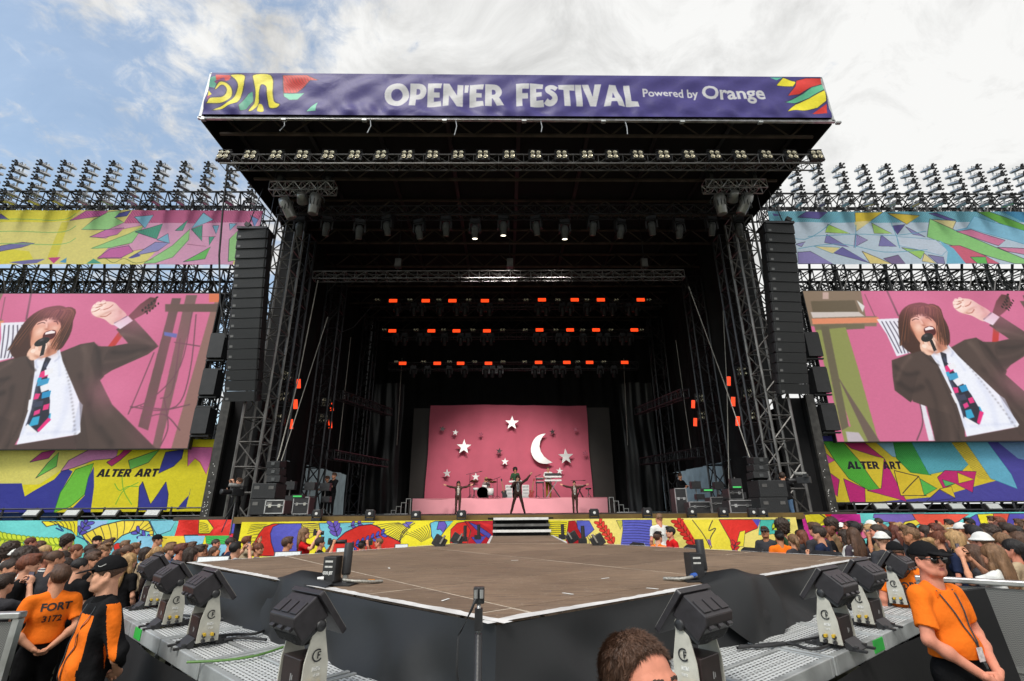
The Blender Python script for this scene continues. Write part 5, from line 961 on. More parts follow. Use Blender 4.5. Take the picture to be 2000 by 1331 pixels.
# ------------------------------------------------------------------ ground speaker stacks and road cases on the stage sides
def ground_stack(bx, sx, Y, lab):
    (l, t, r, b), (l2, t2, r2, b2) = bx, sx; g_ = thing('speaker_stack', lab, 'loudspeaker', V((l + r) / 2, b, Y))
    for j in range(2):
        p = V((l + r) / 2 + (3 if j else 0) * (1 if l < 1000 else -1), t + (b - t) * (.25 + .5 * (1 - j)), Y); wd = (V(r, b, Y) - V(l, b, Y)).length; hh = (V(l, t, Y) - V(l, b, Y)).length / 2
        MB().box(p, (wd, .8, hh * .97)).build('subwoofer', SPKR, g_, bev=.02)
        for s_ in (-1, 1): MB().box(p + Vector((s_ * wd * .3, -.405, .1)), (.16, .012, .1)).build('handle', STEEL2, g_)
    for j in range(3):
        p = V((l2 + r2) / 2, t2 + (b2 - t2) * (j + .5) / 3, Y); wd = (V(r2, b2, Y) - V(l2, b2, Y)).length; hh = (V(l2, t2, Y) - V(l2, b2, Y)).length / 3
        MB().box(p, (wd, .5, hh * .86), Matrix.Rotation(R(8 - 6 * j), 3, 'X')).build('top_cabinet', SPKR, g_, bev=.015); MB().box(p + Vector((0, -.262, 0)), (wd * .25, .01, .1)).build('badge', GREYP, g_)
ground_stack((500, 945, 546, 1006), (527, 900, 553, 945), 16.6, 'black ground stack of three small cabinets on subwoofers, left side'); ground_stack((1474, 939, 1528, 1006), (1465, 893, 1494, 937), 16.6, 'black ground stack of three small cabinets on subwoofers, right side')
def road_case(l, t, r, b, Y, lab, m=None):
    p = V((l + r) / 2, b, Y); wd = (V(r, b, Y) - V(l, b, Y)).length; hh = (V(l, t, Y) - V(l, b, Y)).length; c = thing('road_case', lab, 'road case', p)
    MB().box((0, .3, hh / 2), (wd, .6, hh)).build('body', m or mat('road case laminate', (.025, .025, .027), .5, 0, .2, 6), c, world=False, bev=.01)
    q = MB()
    for sx in (-1, 1):
        q.box((sx * wd / 2, 0, hh / 2), (.035, .035, hh)); 
    for z in (0.015, hh * .62, hh): q.box((0, 0, z), (wd, .035, .03))
    q.build('edge_trim', ALU, c, world=False)
    for sx in (-1, 1): MB().box((sx * wd * .25, -.01, hh * .6), (.09, .02, .1)).build('latch', CHR, c, world=False)
for a in ((516, 978, 552, 1004, 16.2, 'road case with bright metal edges by the left speaker stack'), (1428, 978, 1473, 1003, 16.8, 'wide road case with metal edges by the right speaker stack'), (1323, 955, 1345, 1004, 19.5, 'tall upright road case at the right of the stage'), (1349, 981, 1390, 1004, 18.5, 'low road case in the middle of the right-hand gear'), (1392, 972, 1424, 1003, 19, 'square road case between low case and wide case'), (1426, 955, 1452, 976, 18.4, 'small case sitting on top of the wide road case'), (570, 972, 600, 1005, 19, 'dark case behind the left road case')): road_case(*a)
for k, (x, y, c, lb) in enumerate(((1437, 952, (.1, .9, .2), 'green lit strip on the right-hand gear'), (583, 970, (.1, .9, .2), 'small green lit unit among the left-hand gear'), (1381, 958, (.2, .9, .25), 'small green lit unit among the right-hand gear'))):
    p = V(x, y, 18.1); o = thing('lit_unit', lb, 'rack unit', p); MB().box((0, 0, 0), (.4, .2, .12)).build('box', BLK, o, world=False); MB().box((0, -.105, 0), (.3, .01, .05)).build('indicator', mat('green indicator', (.05, .3, .08), .4, 0, 0, emit=c, es=.35), o, world=False)
for k, (x, lb) in enumerate(((560, 'left'), (600, 'left'), (630, 'left'), (1365, 'right'), (1410, 'right'), (1445, 'right'))):
    Y = 19.5 + .6 * k % 3; p = V(x, 1003, Y); m_ = thing('gear_stand', f'thin dark stand with small boxes among the {lb}-hand gear, {("outer", "middle", "inner", "inner", "middle", "outer")[k]}', 'stand', (p.x, Y, SZ)); q = MB(); q.tube((p.x, Y, SZ), (p.x, Y, SZ + 1.3), .025)
    for t in (0, 2.1, 4.2): q.tube((p.x, Y, SZ + .3), (p.x + .3 * math.cos(t), Y + .3 * math.sin(t), SZ), .018)
    q.build('stand', STEEL2, m_); MB().box((p.x, Y, SZ + 1.1), (.4, .25, .3)).build('box', PLAST, m_); MB().box((p.x + .1, Y - .05, SZ + .62), (.35, .25, .22)).build('box', PLAST, m_)

# ------------------------------------------------------------------ thrust stage
DZ, GZ = 1.4, 1.0
F, Lc, Rc = VZ(970, 1217, DZ), VZ(365, 1100, DZ), VZ(1700, 1090, DZ)
CX0, CX1 = -.33, 1.27
BLc, BRc = Vector((-.95, 10.75, DZ)), Vector((1.75, 10.4, DZ))
deckpoly = [F, Rc, BRc, Vector((CX1, 11.2, DZ)), Vector((CX1, 13.9, DZ)), Vector((CX0, 13.9, DZ)), Vector((CX0, 11.2, DZ)), BLc, Lc]
def ply_mat():
    m = bpy.data.materials.new('worn deck plywood'); m.use_nodes = True; t = m.node_tree; b = t.nodes['Principled BSDF']; tc_ = t.nodes.new('ShaderNodeTexCoord'); oi = t.nodes.new('ShaderNodeObjectInfo')
    def nz(sc, det, stretch=(1, 1, 1), rough=.6):
        mp = t.nodes.new('ShaderNodeMapping'); mp.inputs['Scale'].default_value = stretch; mp.inputs['Rotation'].default_value = (0, 0, R(-41)); t.links.new(tc_.outputs['Object'], mp.inputs[0])
        n = t.nodes.new('ShaderNodeTexNoise'); n.inputs['Scale'].default_value = sc; n.inputs['Detail'].default_value = det; n.inputs['Roughness'].default_value = rough; t.links.new(mp.outputs[0], n.inputs[0]); return n.outputs['Fac']
    def mixc(f, a, b_, blend='MIX'):
        x = t.nodes.new('ShaderNodeMix'); x.data_type = 'RGBA'; x.blend_type = blend
        for i, q in ((0, f), (6, a), (7, b_)):
            if isinstance(q, (tuple, float, int)): x.inputs[i].default_value = q
            else: t.links.new(q, x.inputs[i])
        return x.outputs[2]
    def ramp(f, p0, p1):
        r = t.nodes.new('ShaderNodeMapRange'); r.inputs[1].default_value = p0; r.inputs[2].default_value = p1; t.links.new(f, r.inputs[0]); return r.outputs[0]
    base = mixc(ramp(nz(.8, 6), .35, .65), (.21, .142, .093, 1), (.295, .205, .138, 1))
    base = mixc(ramp(nz(3, 8, (1, 9, 1)), .45, .72), base, (.12, .082, .060, 1)); base = mixc(ramp(nz(9, 6, (.6, 7, 1), .75), .58, .70), base, (.36, .29, .225, 1))
    base = mixc(ramp(nz(26, 4, (1, 2.2, 1)), .63, .70), base, (.42, .35, .28, 1)); base = mixc(ramp(oi.outputs['Random'], 0, 1), base, mixc(1.0, base, (.72, .72, .74, 1), 'MULTIPLY'))
    t.links.new(base, b.inputs['Base Color']); b.inputs['Roughness'].default_value = .62; b.inputs['Specular IOR Level'].default_value = .35
    bp = t.nodes.new('ShaderNodeBump'); bp.inputs['Strength'].default_value = .25; bp.inputs['Distance'].default_value = .01; t.links.new(nz(14, 5, (1, 5, 1)), bp.inputs['Height']); t.links.new(bp.outputs[0], b.inputs['Normal']); return m
M_DECK = ply_mat(); M_EDGE = mat('white gaffer edge', (.62, .61, .6), .6, 0, .2, 6)
M_SEAM = mat('pale panel edge', (.46, .39, .31), .7, 0, .4, 5)
th = thing('thrust_stage', 'brown plywood thrust stage with pointed front, white taped edge and black skirt', 'stage', (F.x, F.y, 0))
def clip(poly, n, d):                                       # keep n.p <= d
    o = []
    for i in range(len(poly)):
        a, b = poly[i], poly[(i + 1) % len(poly)]; da, db = n.dot(a) - d, n.dot(b) - d
        if da <= 0: o.append(a)
        if da * db < 0: o.append(a + (b - a) * (da / (da - db)))
    return o
ub = (Rc - F).normalized(); ub.z = 0; ub = ub.normalized(); vb = Vector((-ub.y, ub.x, 0))
hexa = [F, Rc, BRc, BLc, Lc]
tl, tw = 2.44, 1.22
def put_tile(pg):
    if len(pg) < 3: return
    c = sum(pg, Vector()) / len(pg); ar = sum((pg[i] - c).cross(pg[(i + 1) % len(pg)] - c).z for i in range(len(pg))) / 2
    if ar < .03: return
    ins = [p + (c - p).normalized() * .02 for p in pg]; q = MB(); q.prism([(p.x, p.y) for p in ins], .012, T(0, 0, DZ - .012 + rng.uniform(-.001, .001))); q.build('deck_panel', M_DECK, th)
for i in range(-4, 6):
    for j in range(-2, 10):
        pg = list(hexa); u0 = i * tl + (.0 if j % 2 else 0) + .35; v0 = j * tw + .3
        for n, d in ((ub, u0 + tl + ub.dot(F)), (-ub, -(u0 + ub.dot(F))), (vb, v0 + tw + vb.dot(F)), (-vb, -(v0 + vb.dot(F)))):
            pg = clip(pg, n, d)
            if len(pg) < 3: break
        put_tile(pg)
for k in range(4):
    y0, y1 = (10.62, 11.4, 12.25, 13.1)[k], (11.4, 12.25, 13.1, 13.92)[k]
    if k == 0: put_tile([Vector((CX0, 10.74, DZ)), Vector((CX1, 10.55, DZ)), Vector((CX1, y1, DZ)), Vector((CX0, y1, DZ))])
    else: put_tile([Vector((CX0, y0, DZ)), Vector((CX1, y0, DZ)), Vector((CX1, y1, DZ)), Vector((CX0, y1, DZ))])
cH = sum(hexa, Vector()) / 5; q = MB(); q.prism([tuple((p + (cH - p).normalized() * .06).xy) for p in hexa], .02, T(0, 0, DZ - .0225)); q.prism([(CX0, 10.6), (CX1, 10.5), (CX1, 13.92), (CX0, 13.92)], .02, T(0, 0, DZ - .0235)); q.build('sub_frame', M_SEAM, th)
dRx_ = (Rc - F).normalized(); dLx_ = (F - Lc).normalized()
def edge_strip(a, b, w=.1, ragged=.02, zo=0.0):
    a, b = Vector(a), Vector(b); d = (b - a).normalized(); nn = Vector((-d.y, d.x, 0)); n = int((b - a).length / .06); q = MB()
    q.grid(lambda u, v: a + (b - a) * u + nn * (v * (w + ragged * (.5 * math.sin(40 * u * (b - a).length * .1) + rng.uniform(-.6, .6))) - .012) + Vector((0, 0, .006 + zo)), n, 1); q.build('edge_tape', M_EDGE, th)
for a, b, w_ in ((F - dRx_ * .07, Rc, .085), (Lc, F + dLx_ * .07, .085), (Rc, BRc, .05), (BLc, Lc, .05)): edge_strip(a, b, w_, .02, .002 * (a is Lc))
for x in (CX0, CX1): MB().box((x, 12.3, DZ + .004), (.05, 3.1, .012)).build('edge_tape', M_EDGE, th)
dL, dR_ = (Lc - F).normalized(), (Rc - F).normalized(); nL, nR = Vector((-dL.y, dL.x, 0)), Vector((dR_.y, -dR_.x, 0))      # outward normals
if nL.y > 0: nL = -nL
if nR.y > 0: nR = -nR
MIT = (nL + nR) / (1 + nL.dot(nR))
def skirt(a, b, nrm0, seed, flare=.14, bulge=None, z0=GZ - .05, corner=None):
    l = (b - a).length; q = MB()
    def fn(u, v):
        s_ = u * l; w_ = 1 - v; f = flare * w_ ** 1.3 + .04 * math.sin(2.3 * s_ + seed + 1.5 * v) * w_ ** .6 + .03 * math.sin(5.1 * s_ + 2 * seed - 4 * v + math.sin(1.1 * s_)) * w_ ** .7 + .014 * math.sin(9 * s_ + 7 * v + 2 * math.sin(1.7 * s_)) * (1.1 - v) + .03 * w_ * abs(math.sin(1.3 * s_ + 2.4 * v + seed)) ** 3 + .03 * math.sin(6.3 * s_ + 5.5 * v + 3 * math.sin(.8 * s_ + seed)) * (1 - v * .8)
        if bulge:
            for bs, bw, ba in bulge: f += ba * math.exp(-((s_ - bs) / bw) ** 2) * (.5 + .5 * math.sin(3 * v + 1)) * (1 if v < .97 else .6)
        dc = s_ if corner == 0 else l - s_ if corner == 1 else 9; k_ = max(0, 1 - dc / .5) ** 2; nrm = nrm0 * (1 - k_) + MIT * k_; f = f * (1 - k_) + (flare * w_ ** 1.3 + .02 * w_) * k_
        p = a + (b - a) * u + nrm * (.015 + f); z = z0 + v * (DZ - .004 - z0) - .006 * abs(math.sin(1.9 * s_ + seed)) * v * (v > .9)
        return (p.x, p.y, z)
    q.grid(fn, int(l * 22), 18); q.build('skirt', SATINB, th, True)
SATINB = mat('black skirt cloth', (.0125, .0135, .015), .56, 0, .3, 1.2, .4, 2.4, .4)
skirt(F, Rc, nR, 1.0, .12, [(4.6, .5, .1), (2.6, .3, .06), (1.0, .25, .05)], corner=0); skirt(Lc, F, nL, 2.2, .12, [(1.6, .4, .09), (4.2, .4, .07), (5.0, .2, .05)], corner=1)
skirt(Rc, BRc, Vector((.7, .7, 0)), 0.3, .04, None, .1); skirt(BLc, Lc, Vector((-.7, .7, 0)), 1.3, .04, None, .1)
for x, s_ in ((CX0, -1), (CX1, 1)): MB().box((x + s_ * .03, 12.3, .7), (.03, 3.2, 1.36)).build('skirt', SATINB, th)
# loose black cloth flaps thrown over the edge beside the two effect machines
def flap(c, dirn, nrm, seed, wd):
    q = MB()
    def fn(u, v):
        s_ = (u - .5) * wd; t = v
        w_ = wd * .5; arch = max(0, 1 - (2 * u - 1) ** 2)
        if t < .35: k = t / .35; p = c + dirn * s_ * (.6 + .4 * k) - nrm * (.34 * (1 - k)) * (.3 + .7 * arch) + Vector((0, 0, .02 + .07 * arch * k + .02 * math.sin(9 * s_ + seed)))
        else: k = (t - .35) / .65; p = c + dirn * s_ + nrm * (.05 + (.22 * k ** .7 + .04 * math.sin(7 * s_ + seed + 3 * k)) * (.5 + .5 * arch)) + Vector((0, 0, .03 + .05 * arch * (1 - k) - .5 * k * (.55 + .45 * arch)))
        return p
    q.grid(fn, 30, 24); return q
fl1 = flap(VZ(597, 1140, DZ), dL, nL, 0.4, .95); tag(fl1.build('cloth_flap', SATINB, None, True, loc=VZ(597, 1140, DZ)), 'black cloth bulging over the left deck edge beside the smoke machine', 'cloth')
fl2 = flap(VZ(1432, 1137, DZ), dR_, nR, 1.4, 1.0); tag(fl2.build('cloth_flap', SATINB, None, True, loc=VZ(1432, 1137, DZ)), 'black cloth bulging over the right deck edge beside the smoke machine', 'cloth')
# grating walkway around the front
def grate_mat():
    m = bpy.data.materials.new('perforated aluminium'); m.use_nodes = True; t = m.node_tree; b = t.nodes['Principled BSDF']; uvn = t.nodes.new('ShaderNodeUVMap')
    br = t.nodes.new('ShaderNodeTexBrick'); br.inputs['Scale'].default_value = 1; br.inputs['Brick Width'].default_value = .052; br.inputs['Row Height'].default_value = .03; br.inputs['Mortar Size'].default_value = .0115; br.inputs['Mortar Smooth'].default_value = .35; br.offset = .5
    br.inputs['Color1'].default_value = (.10, .105, .10, 1); br.inputs['Color2'].default_value = (.14, .14, .135, 1); br.inputs['Mortar'].default_value = (.66, .68, .68, 1); t.links.new(uvn.outputs[0], br.inputs['Vector'])
    t.links.new(br.outputs['Color'], b.inputs['Base Color']); b.inputs['Metallic'].default_value = .25; b.inputs['Roughness'].default_value = .5
    bp = t.nodes.new('ShaderNodeBump'); bp.inputs['Strength'].default_value = .6; bp.inputs['Distance'].default_value = .01; t.links.new(br.outputs['Fac'], bp.inputs['Height']); t.links.new(bp.outputs[0], b.inputs['Normal']); return m
M_GR = grate_mat(); M_GREENT = mat('green tape', (.03, .45, .06), .5, 0, .1, 5)
def walkway(name, lab, a, dirn, nrm, length, w0, w1, start):
    """panels running along dirn from a, between offsets w0 and w1 outside the deck edge"""
    wk = thing(name, lab, 'walkway', a + nrm * ((w0 + w1) / 2) + Vector((0, 0, GZ - DZ))); z = GZ
    n = int(length / 1.03); 
    for k in range(n):
        s0, s1 = start + k * 1.03, start + k * 1.03 + 1.0
        fr = MB()
        def P_(s_, w_, dz=0): p = a + dirn * s_ + nrm * w_; return Vector((p.x, p.y, z + dz))
        M = Matrix.Identity(3); M.col[0] = dirn; M.col[1] = nrm; M.col[2] = (0, 0, 1)
        for s_ in (s0 + .02, s1 - .02): fr.box(P_(s_, (w0 + w1) / 2, -.055), (.04, w1 - w0, .12), M)
        for w_ in (w0 + .02, w1 - .025, (w0 + w1) / 2): fr.box(P_((s0 + s1) / 2, w_, -.055), (s1 - s0 - .08, .05 if w_ > w1 - .1 else .03, .12), M)
        f_ = fr.build('panel_frame', GALV, wk, bev=.006)
        npl = 4 * 2
        for h in range(2):
            wa, wb = ((w0 + .04, (w0 + w1) / 2 - .018), ((w0 + w1) / 2 + .018, w1 - .055))[h]
            for i in range(4):
                x0_, x1_ = wa + (wb - wa) * i / 4 + .004, wa + (wb - wa) * (i + 1) / 4 - .004
                q = MB(); pts = [P_(s0 + .045, x0_, -.012), P_(s1 - .045, x0_, -.012), P_(s1 - .045, x1_, -.012), P_(s0 + .045, x1_, -.012)]
                tp = [p + Vector((0, 0, .008)) for p in pts]; q.add(pts + tp, [(4, 5, 6, 7), (0, 1, 5, 4), (1, 2, 6, 5), (2, 3, 7, 6), (3, 0, 4, 7)]); q.build('plank', M_GR, wk, uv=lambda p: ((p - a).dot(dirn), (p - a).dot(nrm)))
    for k in range(n + 1):
        q = MB(); s_ = start + k * 1.03
        for w_ in (w0 + .15, w1 - .15): p = a + dirn * s_ + nrm * w_; q.tube((p.x, p.y, 0), (p.x, p.y, z - .11), .025, 6)
        q.build('leg', GALV, wk)
    return wk
W0, W1 = .08, .80
LwL = walkway('lamp_walkway', 'perforated aluminium walkway carrying lamps, left of the stage point', Vector((F.x, F.y, DZ)), dL, nL, 6.3, W0, W1, -.9)
LwR = walkway('lamp_walkway', 'perforated aluminium walkway carrying lamps, right of the stage point', Vector((F.x, F.y, DZ)), dR_, nR, 5.9, W0, W1, .35)
def front_cloth(a, dirn, nrm, s0, s1, lab):
    q = MB(); l = s1 - s0
    def fn(u, v):
        p = a + dirn * (s0 + u * l) + nrm * (W1 + .02 + .05 * (1 - v) + .02 * math.sin(3 * u * l + 2 * v)); return (p.x, p.y, -.05 + v * (GZ + .05 - .11))
    q.grid(fn, 50, 6); p = a + dirn * (s0 + l / 2) + nrm * W1; tag(q.build('walkway_skirt', CLOTH, None, True, loc=(p.x, p.y, 0)), lab, 'cloth')
front_cloth(F, dL, nL, -.9, 5.4, 'plain black cloth hung under the outer edge of the left walkway'); front_cloth(F, dR_, nR, .3, 5.6, 'plain black cloth hung under the outer edge of the right walkway')
for w_, a, dd, nn, s_, lab in ((LwL, F, dL, nL, 3.9, ''), (LwR, F, dR_, nR, 3.3, '')):
    p = a + dd * s_ + nn * (W1 + .004); M = Matrix.Identity(3); M.col[0] = dd; M.col[1] = nn; M.col[2] = (0, 0, 1); MB().box((p.x, p.y, GZ - .05), (.22, .006, .09), M).build('green_tape', M_GREENT, w_)
# ------------------------------------------------------------------ big flood lamps on the walkway: +y is where the lens looks
def lamp_meshes():
    D = {}; LB = mat('lamp body', (.024, .021, .024), .38, 0, .2, 20, .05, 200); D['mb'] = LB
    b = MB(); b.prism([(-.15, -.11), (.15, -.11), (.15, .11), (-.15, .11)], .25, T(0, 0, .06)); D['case'] = (b, mat('lamp base box', (.033, .022, .022), .38, .1, .2, 9), .008)
    b = MB()
    for s_ in (-1, 1):
        b.prism([(-.11, .0), (-.23, -.0), (-.23, .012), (-.115, .1)][::1], .3, T(-.15, 0, 0) @ Matrix(((0, 0, 1, 0), (s_ * 1, 0, 0, 0), (0, 1, 0, 0), (0, 0, 0, 1))))
        for x in (-.12, .12): b.box((x, s_ * .255, .012), (.05, .1, .024)); b.box((x, s_ * .2, .03), (.06, .05, .03))
    D['foot'] = (b, PLAST, .004)
    b = MB(); y0 = .115
    yk = [(-.115, .05), (.115, .05), (.105, .28), (.055, .50)] + arc(0, .545, .058, .058, 0, 180, 8) + [(-.055, .50), (-.105, .28)]
    D['yoke'] = []
    for s_ in (-1, 1):
        b = MB(); b.prism(yk, .014, T(s_ * .196 - .007, 0, 0) @ Matrix(((0, 0, 1, 0), (1, 0, 0, 0), (0, 1, 0, 0), (0, 0, 0, 1)))); D['yoke'].append((b, BEIGE, .003))
    D['pivot'] = []
    for s_ in (-1, 1):
        b = MB(); b.lathe([(.001, 0), (.04, 0), (.045, .02), (.03, .03), (.001, .03)], 14, T(s_ * .203, 0, .545) @ Matrix.Rotation(s_ * math.pi / 2, 4, 'Y'))
        D['pivot'].append((b, PLAST, 0))
    H = T(0, 0, .56) @ RX(R(38)) 
    b = MB(); b.prism([(-.245, -.2), (.245, -.2), (.255, -.185), (.255, .205), (.245, .22), (-.245, .22), (-.255, .205), (-.255, -.185)], .05, H @ T(0, .085, 0) @ RX(-math.pi / 2) @ Matrix.Scale(-1, 4, (0, 1, 0))); D['front_frame'] = (b, LB, .006)
    b = MB(); b.prism([(-.23, -.185), (.23, -.185), (.23, .2), (-.23, .2)], .008, H @ T(0, .137, 0) @ RX(-math.pi / 2) @ Matrix.Scale(-1, 4, (0, 1, 0))); D['lens'] = (b, GLASS, 0)
    b = MB(); b.prism([(-.17, .0), (.1, .0), (.1, .21), (-.13, .21), (-.17, .15)], .44, H @ T(-.22, -.02, 0) @ Matrix(((0, 0, 1, 0), (1, 0, 0, 0), (0, 1, 0, 0), (0, 0, 0, 1)))); D['back_box'] = (b, LB, .012)
    D['latch'] = []
    for k in range(3):
        b = MB(); b.prism([(-.06, 0), (.06, 0), (.06, .13), (-.06, .13)], .012, H @ T(-.145 + .145 * k, -.163, .185) @ RX(R(-60)) @ T(0, 0, .02))
        D['latch'].append((b, LB, .004)); b = MB(); b.box((H @ Vector((-.145 + .145 * k, -.2, .135))), (.07, .03, .03), H.to_3x3()); D['latch'].append((b, LB, .004))
        b = MB(); b.box((H @ Vector((-.145 + .145 * k, -.06, .216))), (.115, .12, .014), H.to_3x3()); D['latch'].append((b, LB, .004))
    b = MB()
    for k in range(19): b.box((H @ Vector((-.2 + .0222 * k, -.1, .02))), (.007, .19, .1), H.to_3x3())
    D['cooling_fin'] = (b, PLAST, 0)
    b = MB(); prf = [(.001, -.19)] + [(.085 * math.sin(t) ** .7, -.19 * math.cos(t)) for t in np.linspace(.15, math.pi - .15, 12)] + [(.001, .19)]; b.lathe(prf, 16, T(0, -.06, .47) @ Matrix.Rotation(math.pi / 2, 4, 'Y')); D['fan_cover'] = (b, mat('matt fan cover', (.02, .02, .021), .75, 0, .2, 9), 0)
    b = MB()
    for k in range(3): b.lathe([(.001, 0), (.028, 0), (.03, .012), (.001, .012)], 10, T(-.09 + .09 * k, -.138, .455) @ RX(math.pi / 2))
    D['vent'] = (b, BLK, 0)
    D['socket'] = []
    for s_ in (-1, 1):
        b = MB(); D['socket'].append((b, PLAST, 0))
        for k, (y, z) in enumerate(((-.05, .12), (.045, .12), (-.05, .07), (.045, .07))): b.lathe([(.001, 0), (.02, 0), (.02, .035), (.012, .05), (.001, .05)], 8, T(s_ * .205, y, z) @ Matrix.Rotation(s_ * math.pi / 2, 4, 'Y'))
    D['yellow_plug'] = []
    for s_ in (-1, 1):
        for y, z in ((-.05, .135), (.03, .128)): b = MB(); b.box((s_ * .232, y, z), (.05, .028, .03)); D['yellow_plug'].append((b, mat('yellow plug', (.55, .36, .02), .45), .004))
    D['monogram'] = []; D['data_plate'] = []
    for s_ in (-1, 1):
        b = MB(); D['monogram'].append((b, BLK, 0))                                      # the round monogram on each yoke arm and its data plate
        fx = lambda y, z: Vector((s_ * .2115, y * s_, z))
        o_ = thick(arc(0, 0, .042, .042, 55, 325, 16), .012); i_ = thick([(.03, .022), (.004, .022), (.004, -.024)], .011); j_ = thick([(.004, 0), (.024, 0)], .011)
        for pl in (o_, i_, j_):
            n = len(pl) // 2
            for k in range(n - 1):
                qd = [pl[k], pl[k + 1], pl[len(pl) - 2 - k], pl[len(pl) - 1 - k]]; b.add([fx(p[0], .33 + p[1]) for p in qd], [(0, 1, 2, 3)])
    for s_ in (-1, 1):
        for y, z, d in ((0, .235, (.003, .07, .028)), (.01, .19, (.003, .055, .018))): b = MB(); b.box((s_ * .2045, y, z), d); D['data_plate'].append((b, mat('printed plate', (.55, .55, .52), .5, 0, .35, 90), 0))
    b = MB(); b.box((0.02, -.1125, .17), (.012, .003, .05)); b.box((.045, -.1125, .17), (.012, .003, .035)); D['base_mark'] = (b, mat('grey mark', (.3, .3, .3), .5), 0)
    return D
LM = lamp_meshes()
def flood(p, ang, label, sc=1.0):
    o = thing('flood_lamp', label, 'stage lamp', p, ang, 'big flood lamps on the walkway'); o.scale = (sc, sc, sc)
    made = {}
    for nm in LMORD:
        val = LM[nm]; val = val if isinstance(val, list) else [val]
        for i_, (b, m, bv) in enumerate(val):
            if id(b) not in _lm: _lm[id(b)] = b.mesh(nm, m, None, nm in ('fan_cover', 'pivot'))
            pa = made[LMPAR[nm]] if nm in LMPAR else [o]; c = child(nm, _lm[id(b)], pa[i_ * len(pa) // len(val)]); made.setdefault(nm, []).append(c)
            if nm == 'cooling_fin': c['kind'] = 'stuff'
            if bv: z = c.modifiers.new('bevel', 'BEVEL'); z.width = bv; z.segments = 2; z.limit_method = 'ANGLE'
    return o
_lm = {}
LMPAR = dict(monogram='yoke', data_plate='yoke', pivot='yoke', socket='yoke', yellow_plug='yoke', lens='front_frame', latch='back_box', cooling_fin='back_box', vent='fan_cover', base_mark='case', foot='case')
LMORD = ['case', 'foot', 'yoke', 'pivot', 'front_frame', 'lens', 'back_box', 'latch', 'cooling_fin', 'fan_cover', 'vent', 'socket', 'yellow_plug', 'monogram', 'data_plate', 'base_mark']
aL, aR = math.atan2(-nL.y, -nL.x) - math.pi / 2, math.atan2(-nR.y, -nR.x) - math.pi / 2
for px, py, a, lb in ((292, 1186, aL, 'farthest flood lamp on the left walkway, behind the guard in black and orange'), (327, 1222, aL, 'second farthest flood lamp on the left walkway'), (392, 1258, aL, 'second nearest flood lamp on the left walkway, yellow plugs showing'), (585, 1362, aL, 'nearest flood lamp left of the stage point, cut by the bottom edge'),
                      (1372, 1362, aR, 'nearest flood lamp right of the stage point, behind the brown-haired head'), (1640, 1262, aR, 'second nearest flood lamp on the right walkway'), (1702, 1222, aR, 'third flood lamp on the right walkway, beside the guard in sunglasses'), (1764, 1184, aR, 'farthest flood lamp on the right walkway, half behind the guard in sunglasses')):
    flood(VZ(px, py, GZ), a + R(rng.uniform(-3, 3)), lb, .70)
# effect machines near the deck edge
M_STK = mat('sticker paper', (.5, .5, .48), .5, 0, .3, 60); M_BLU = mat('blue plug', (.03, .1, .4), .4)
for px, py, sg, lb in ((655, 1141, -1, 'small black smoke machine with upright tube on the left of the deck'), (1368, 1133, 1, 'small black smoke machine with upright tube on the right of the deck')):
    p = VZ(px, py, DZ); o = thing('smoke_machine', lb, 'smoke machine', p, R(8 * sg), 'smoke machines on the thrust'); bx = .045; o.scale = (.8, .8, .72)
    MB().box((0, 0, .012), (.52, .4, .012)).build('base_plate', PLAST, o, world=False)
    MB().box((-bx * 1.2, 0, .17), (.15, .17, .3)).build('box', PLAST, o, world=False, bev=.006)
    MB().lathe([(.047, .1), (.05, .12), (.05, .47), (.047, .475), (.04, .475), (.04, .3)], 18, T(.085, .06, 0) @ RX(R(-2))).build('tube', BLK, o, True, world=False)
    MB().box((.085, .06, .06), (.05, .05, .1)).build('nozzle', ALU, o, world=False)
    for z, h in ((.265, .022), (.205, .02)): MB().box((-.06, -.0865, z), (.09, .002, h)).build('sticker', M_STK, o, world=False)
    ps = text_polys('CO2 JET', .05, .003); q = MB()
    for pg in ps: q.add([Vector((-.12 + x_ * .62, -.0868, .12 + y_ * .9)) if sg < 0 else Vector((.0215, -.07 + x_ * .62, .16 + y_)) for x_, y_ in pg], [tuple(range(len(pg)))])
    q.build('lettering', WHITE, o, world=False)
    q = MB(); q.path([(-.1, -.1, .06), (-.22, -.14, .045), (-.3, -.1, .03), (-.42, .05, .02)], .022, 7); q.path([(.1, -.02, .05), (.25, -.05, .04), (.42, .0, .03), (.5, .12, .02)], .02, 7); q.build('hose', mat('braided hose', (.3, .29, .26), .45, .4, .5, 60), o, True, world=False)
    MB().tube((-.1, -.09, .07), (-.16, -.12, .065), .028, 10).build('plug', M_BLU if sg > 0 else WHITE, o, world=False); MB().tube((.38, .0, .035), (.44, .04, .03), .024, 8).build('hose_fitting', mat('orange fitting', (.5, .18, .02), .5), o, world=False)
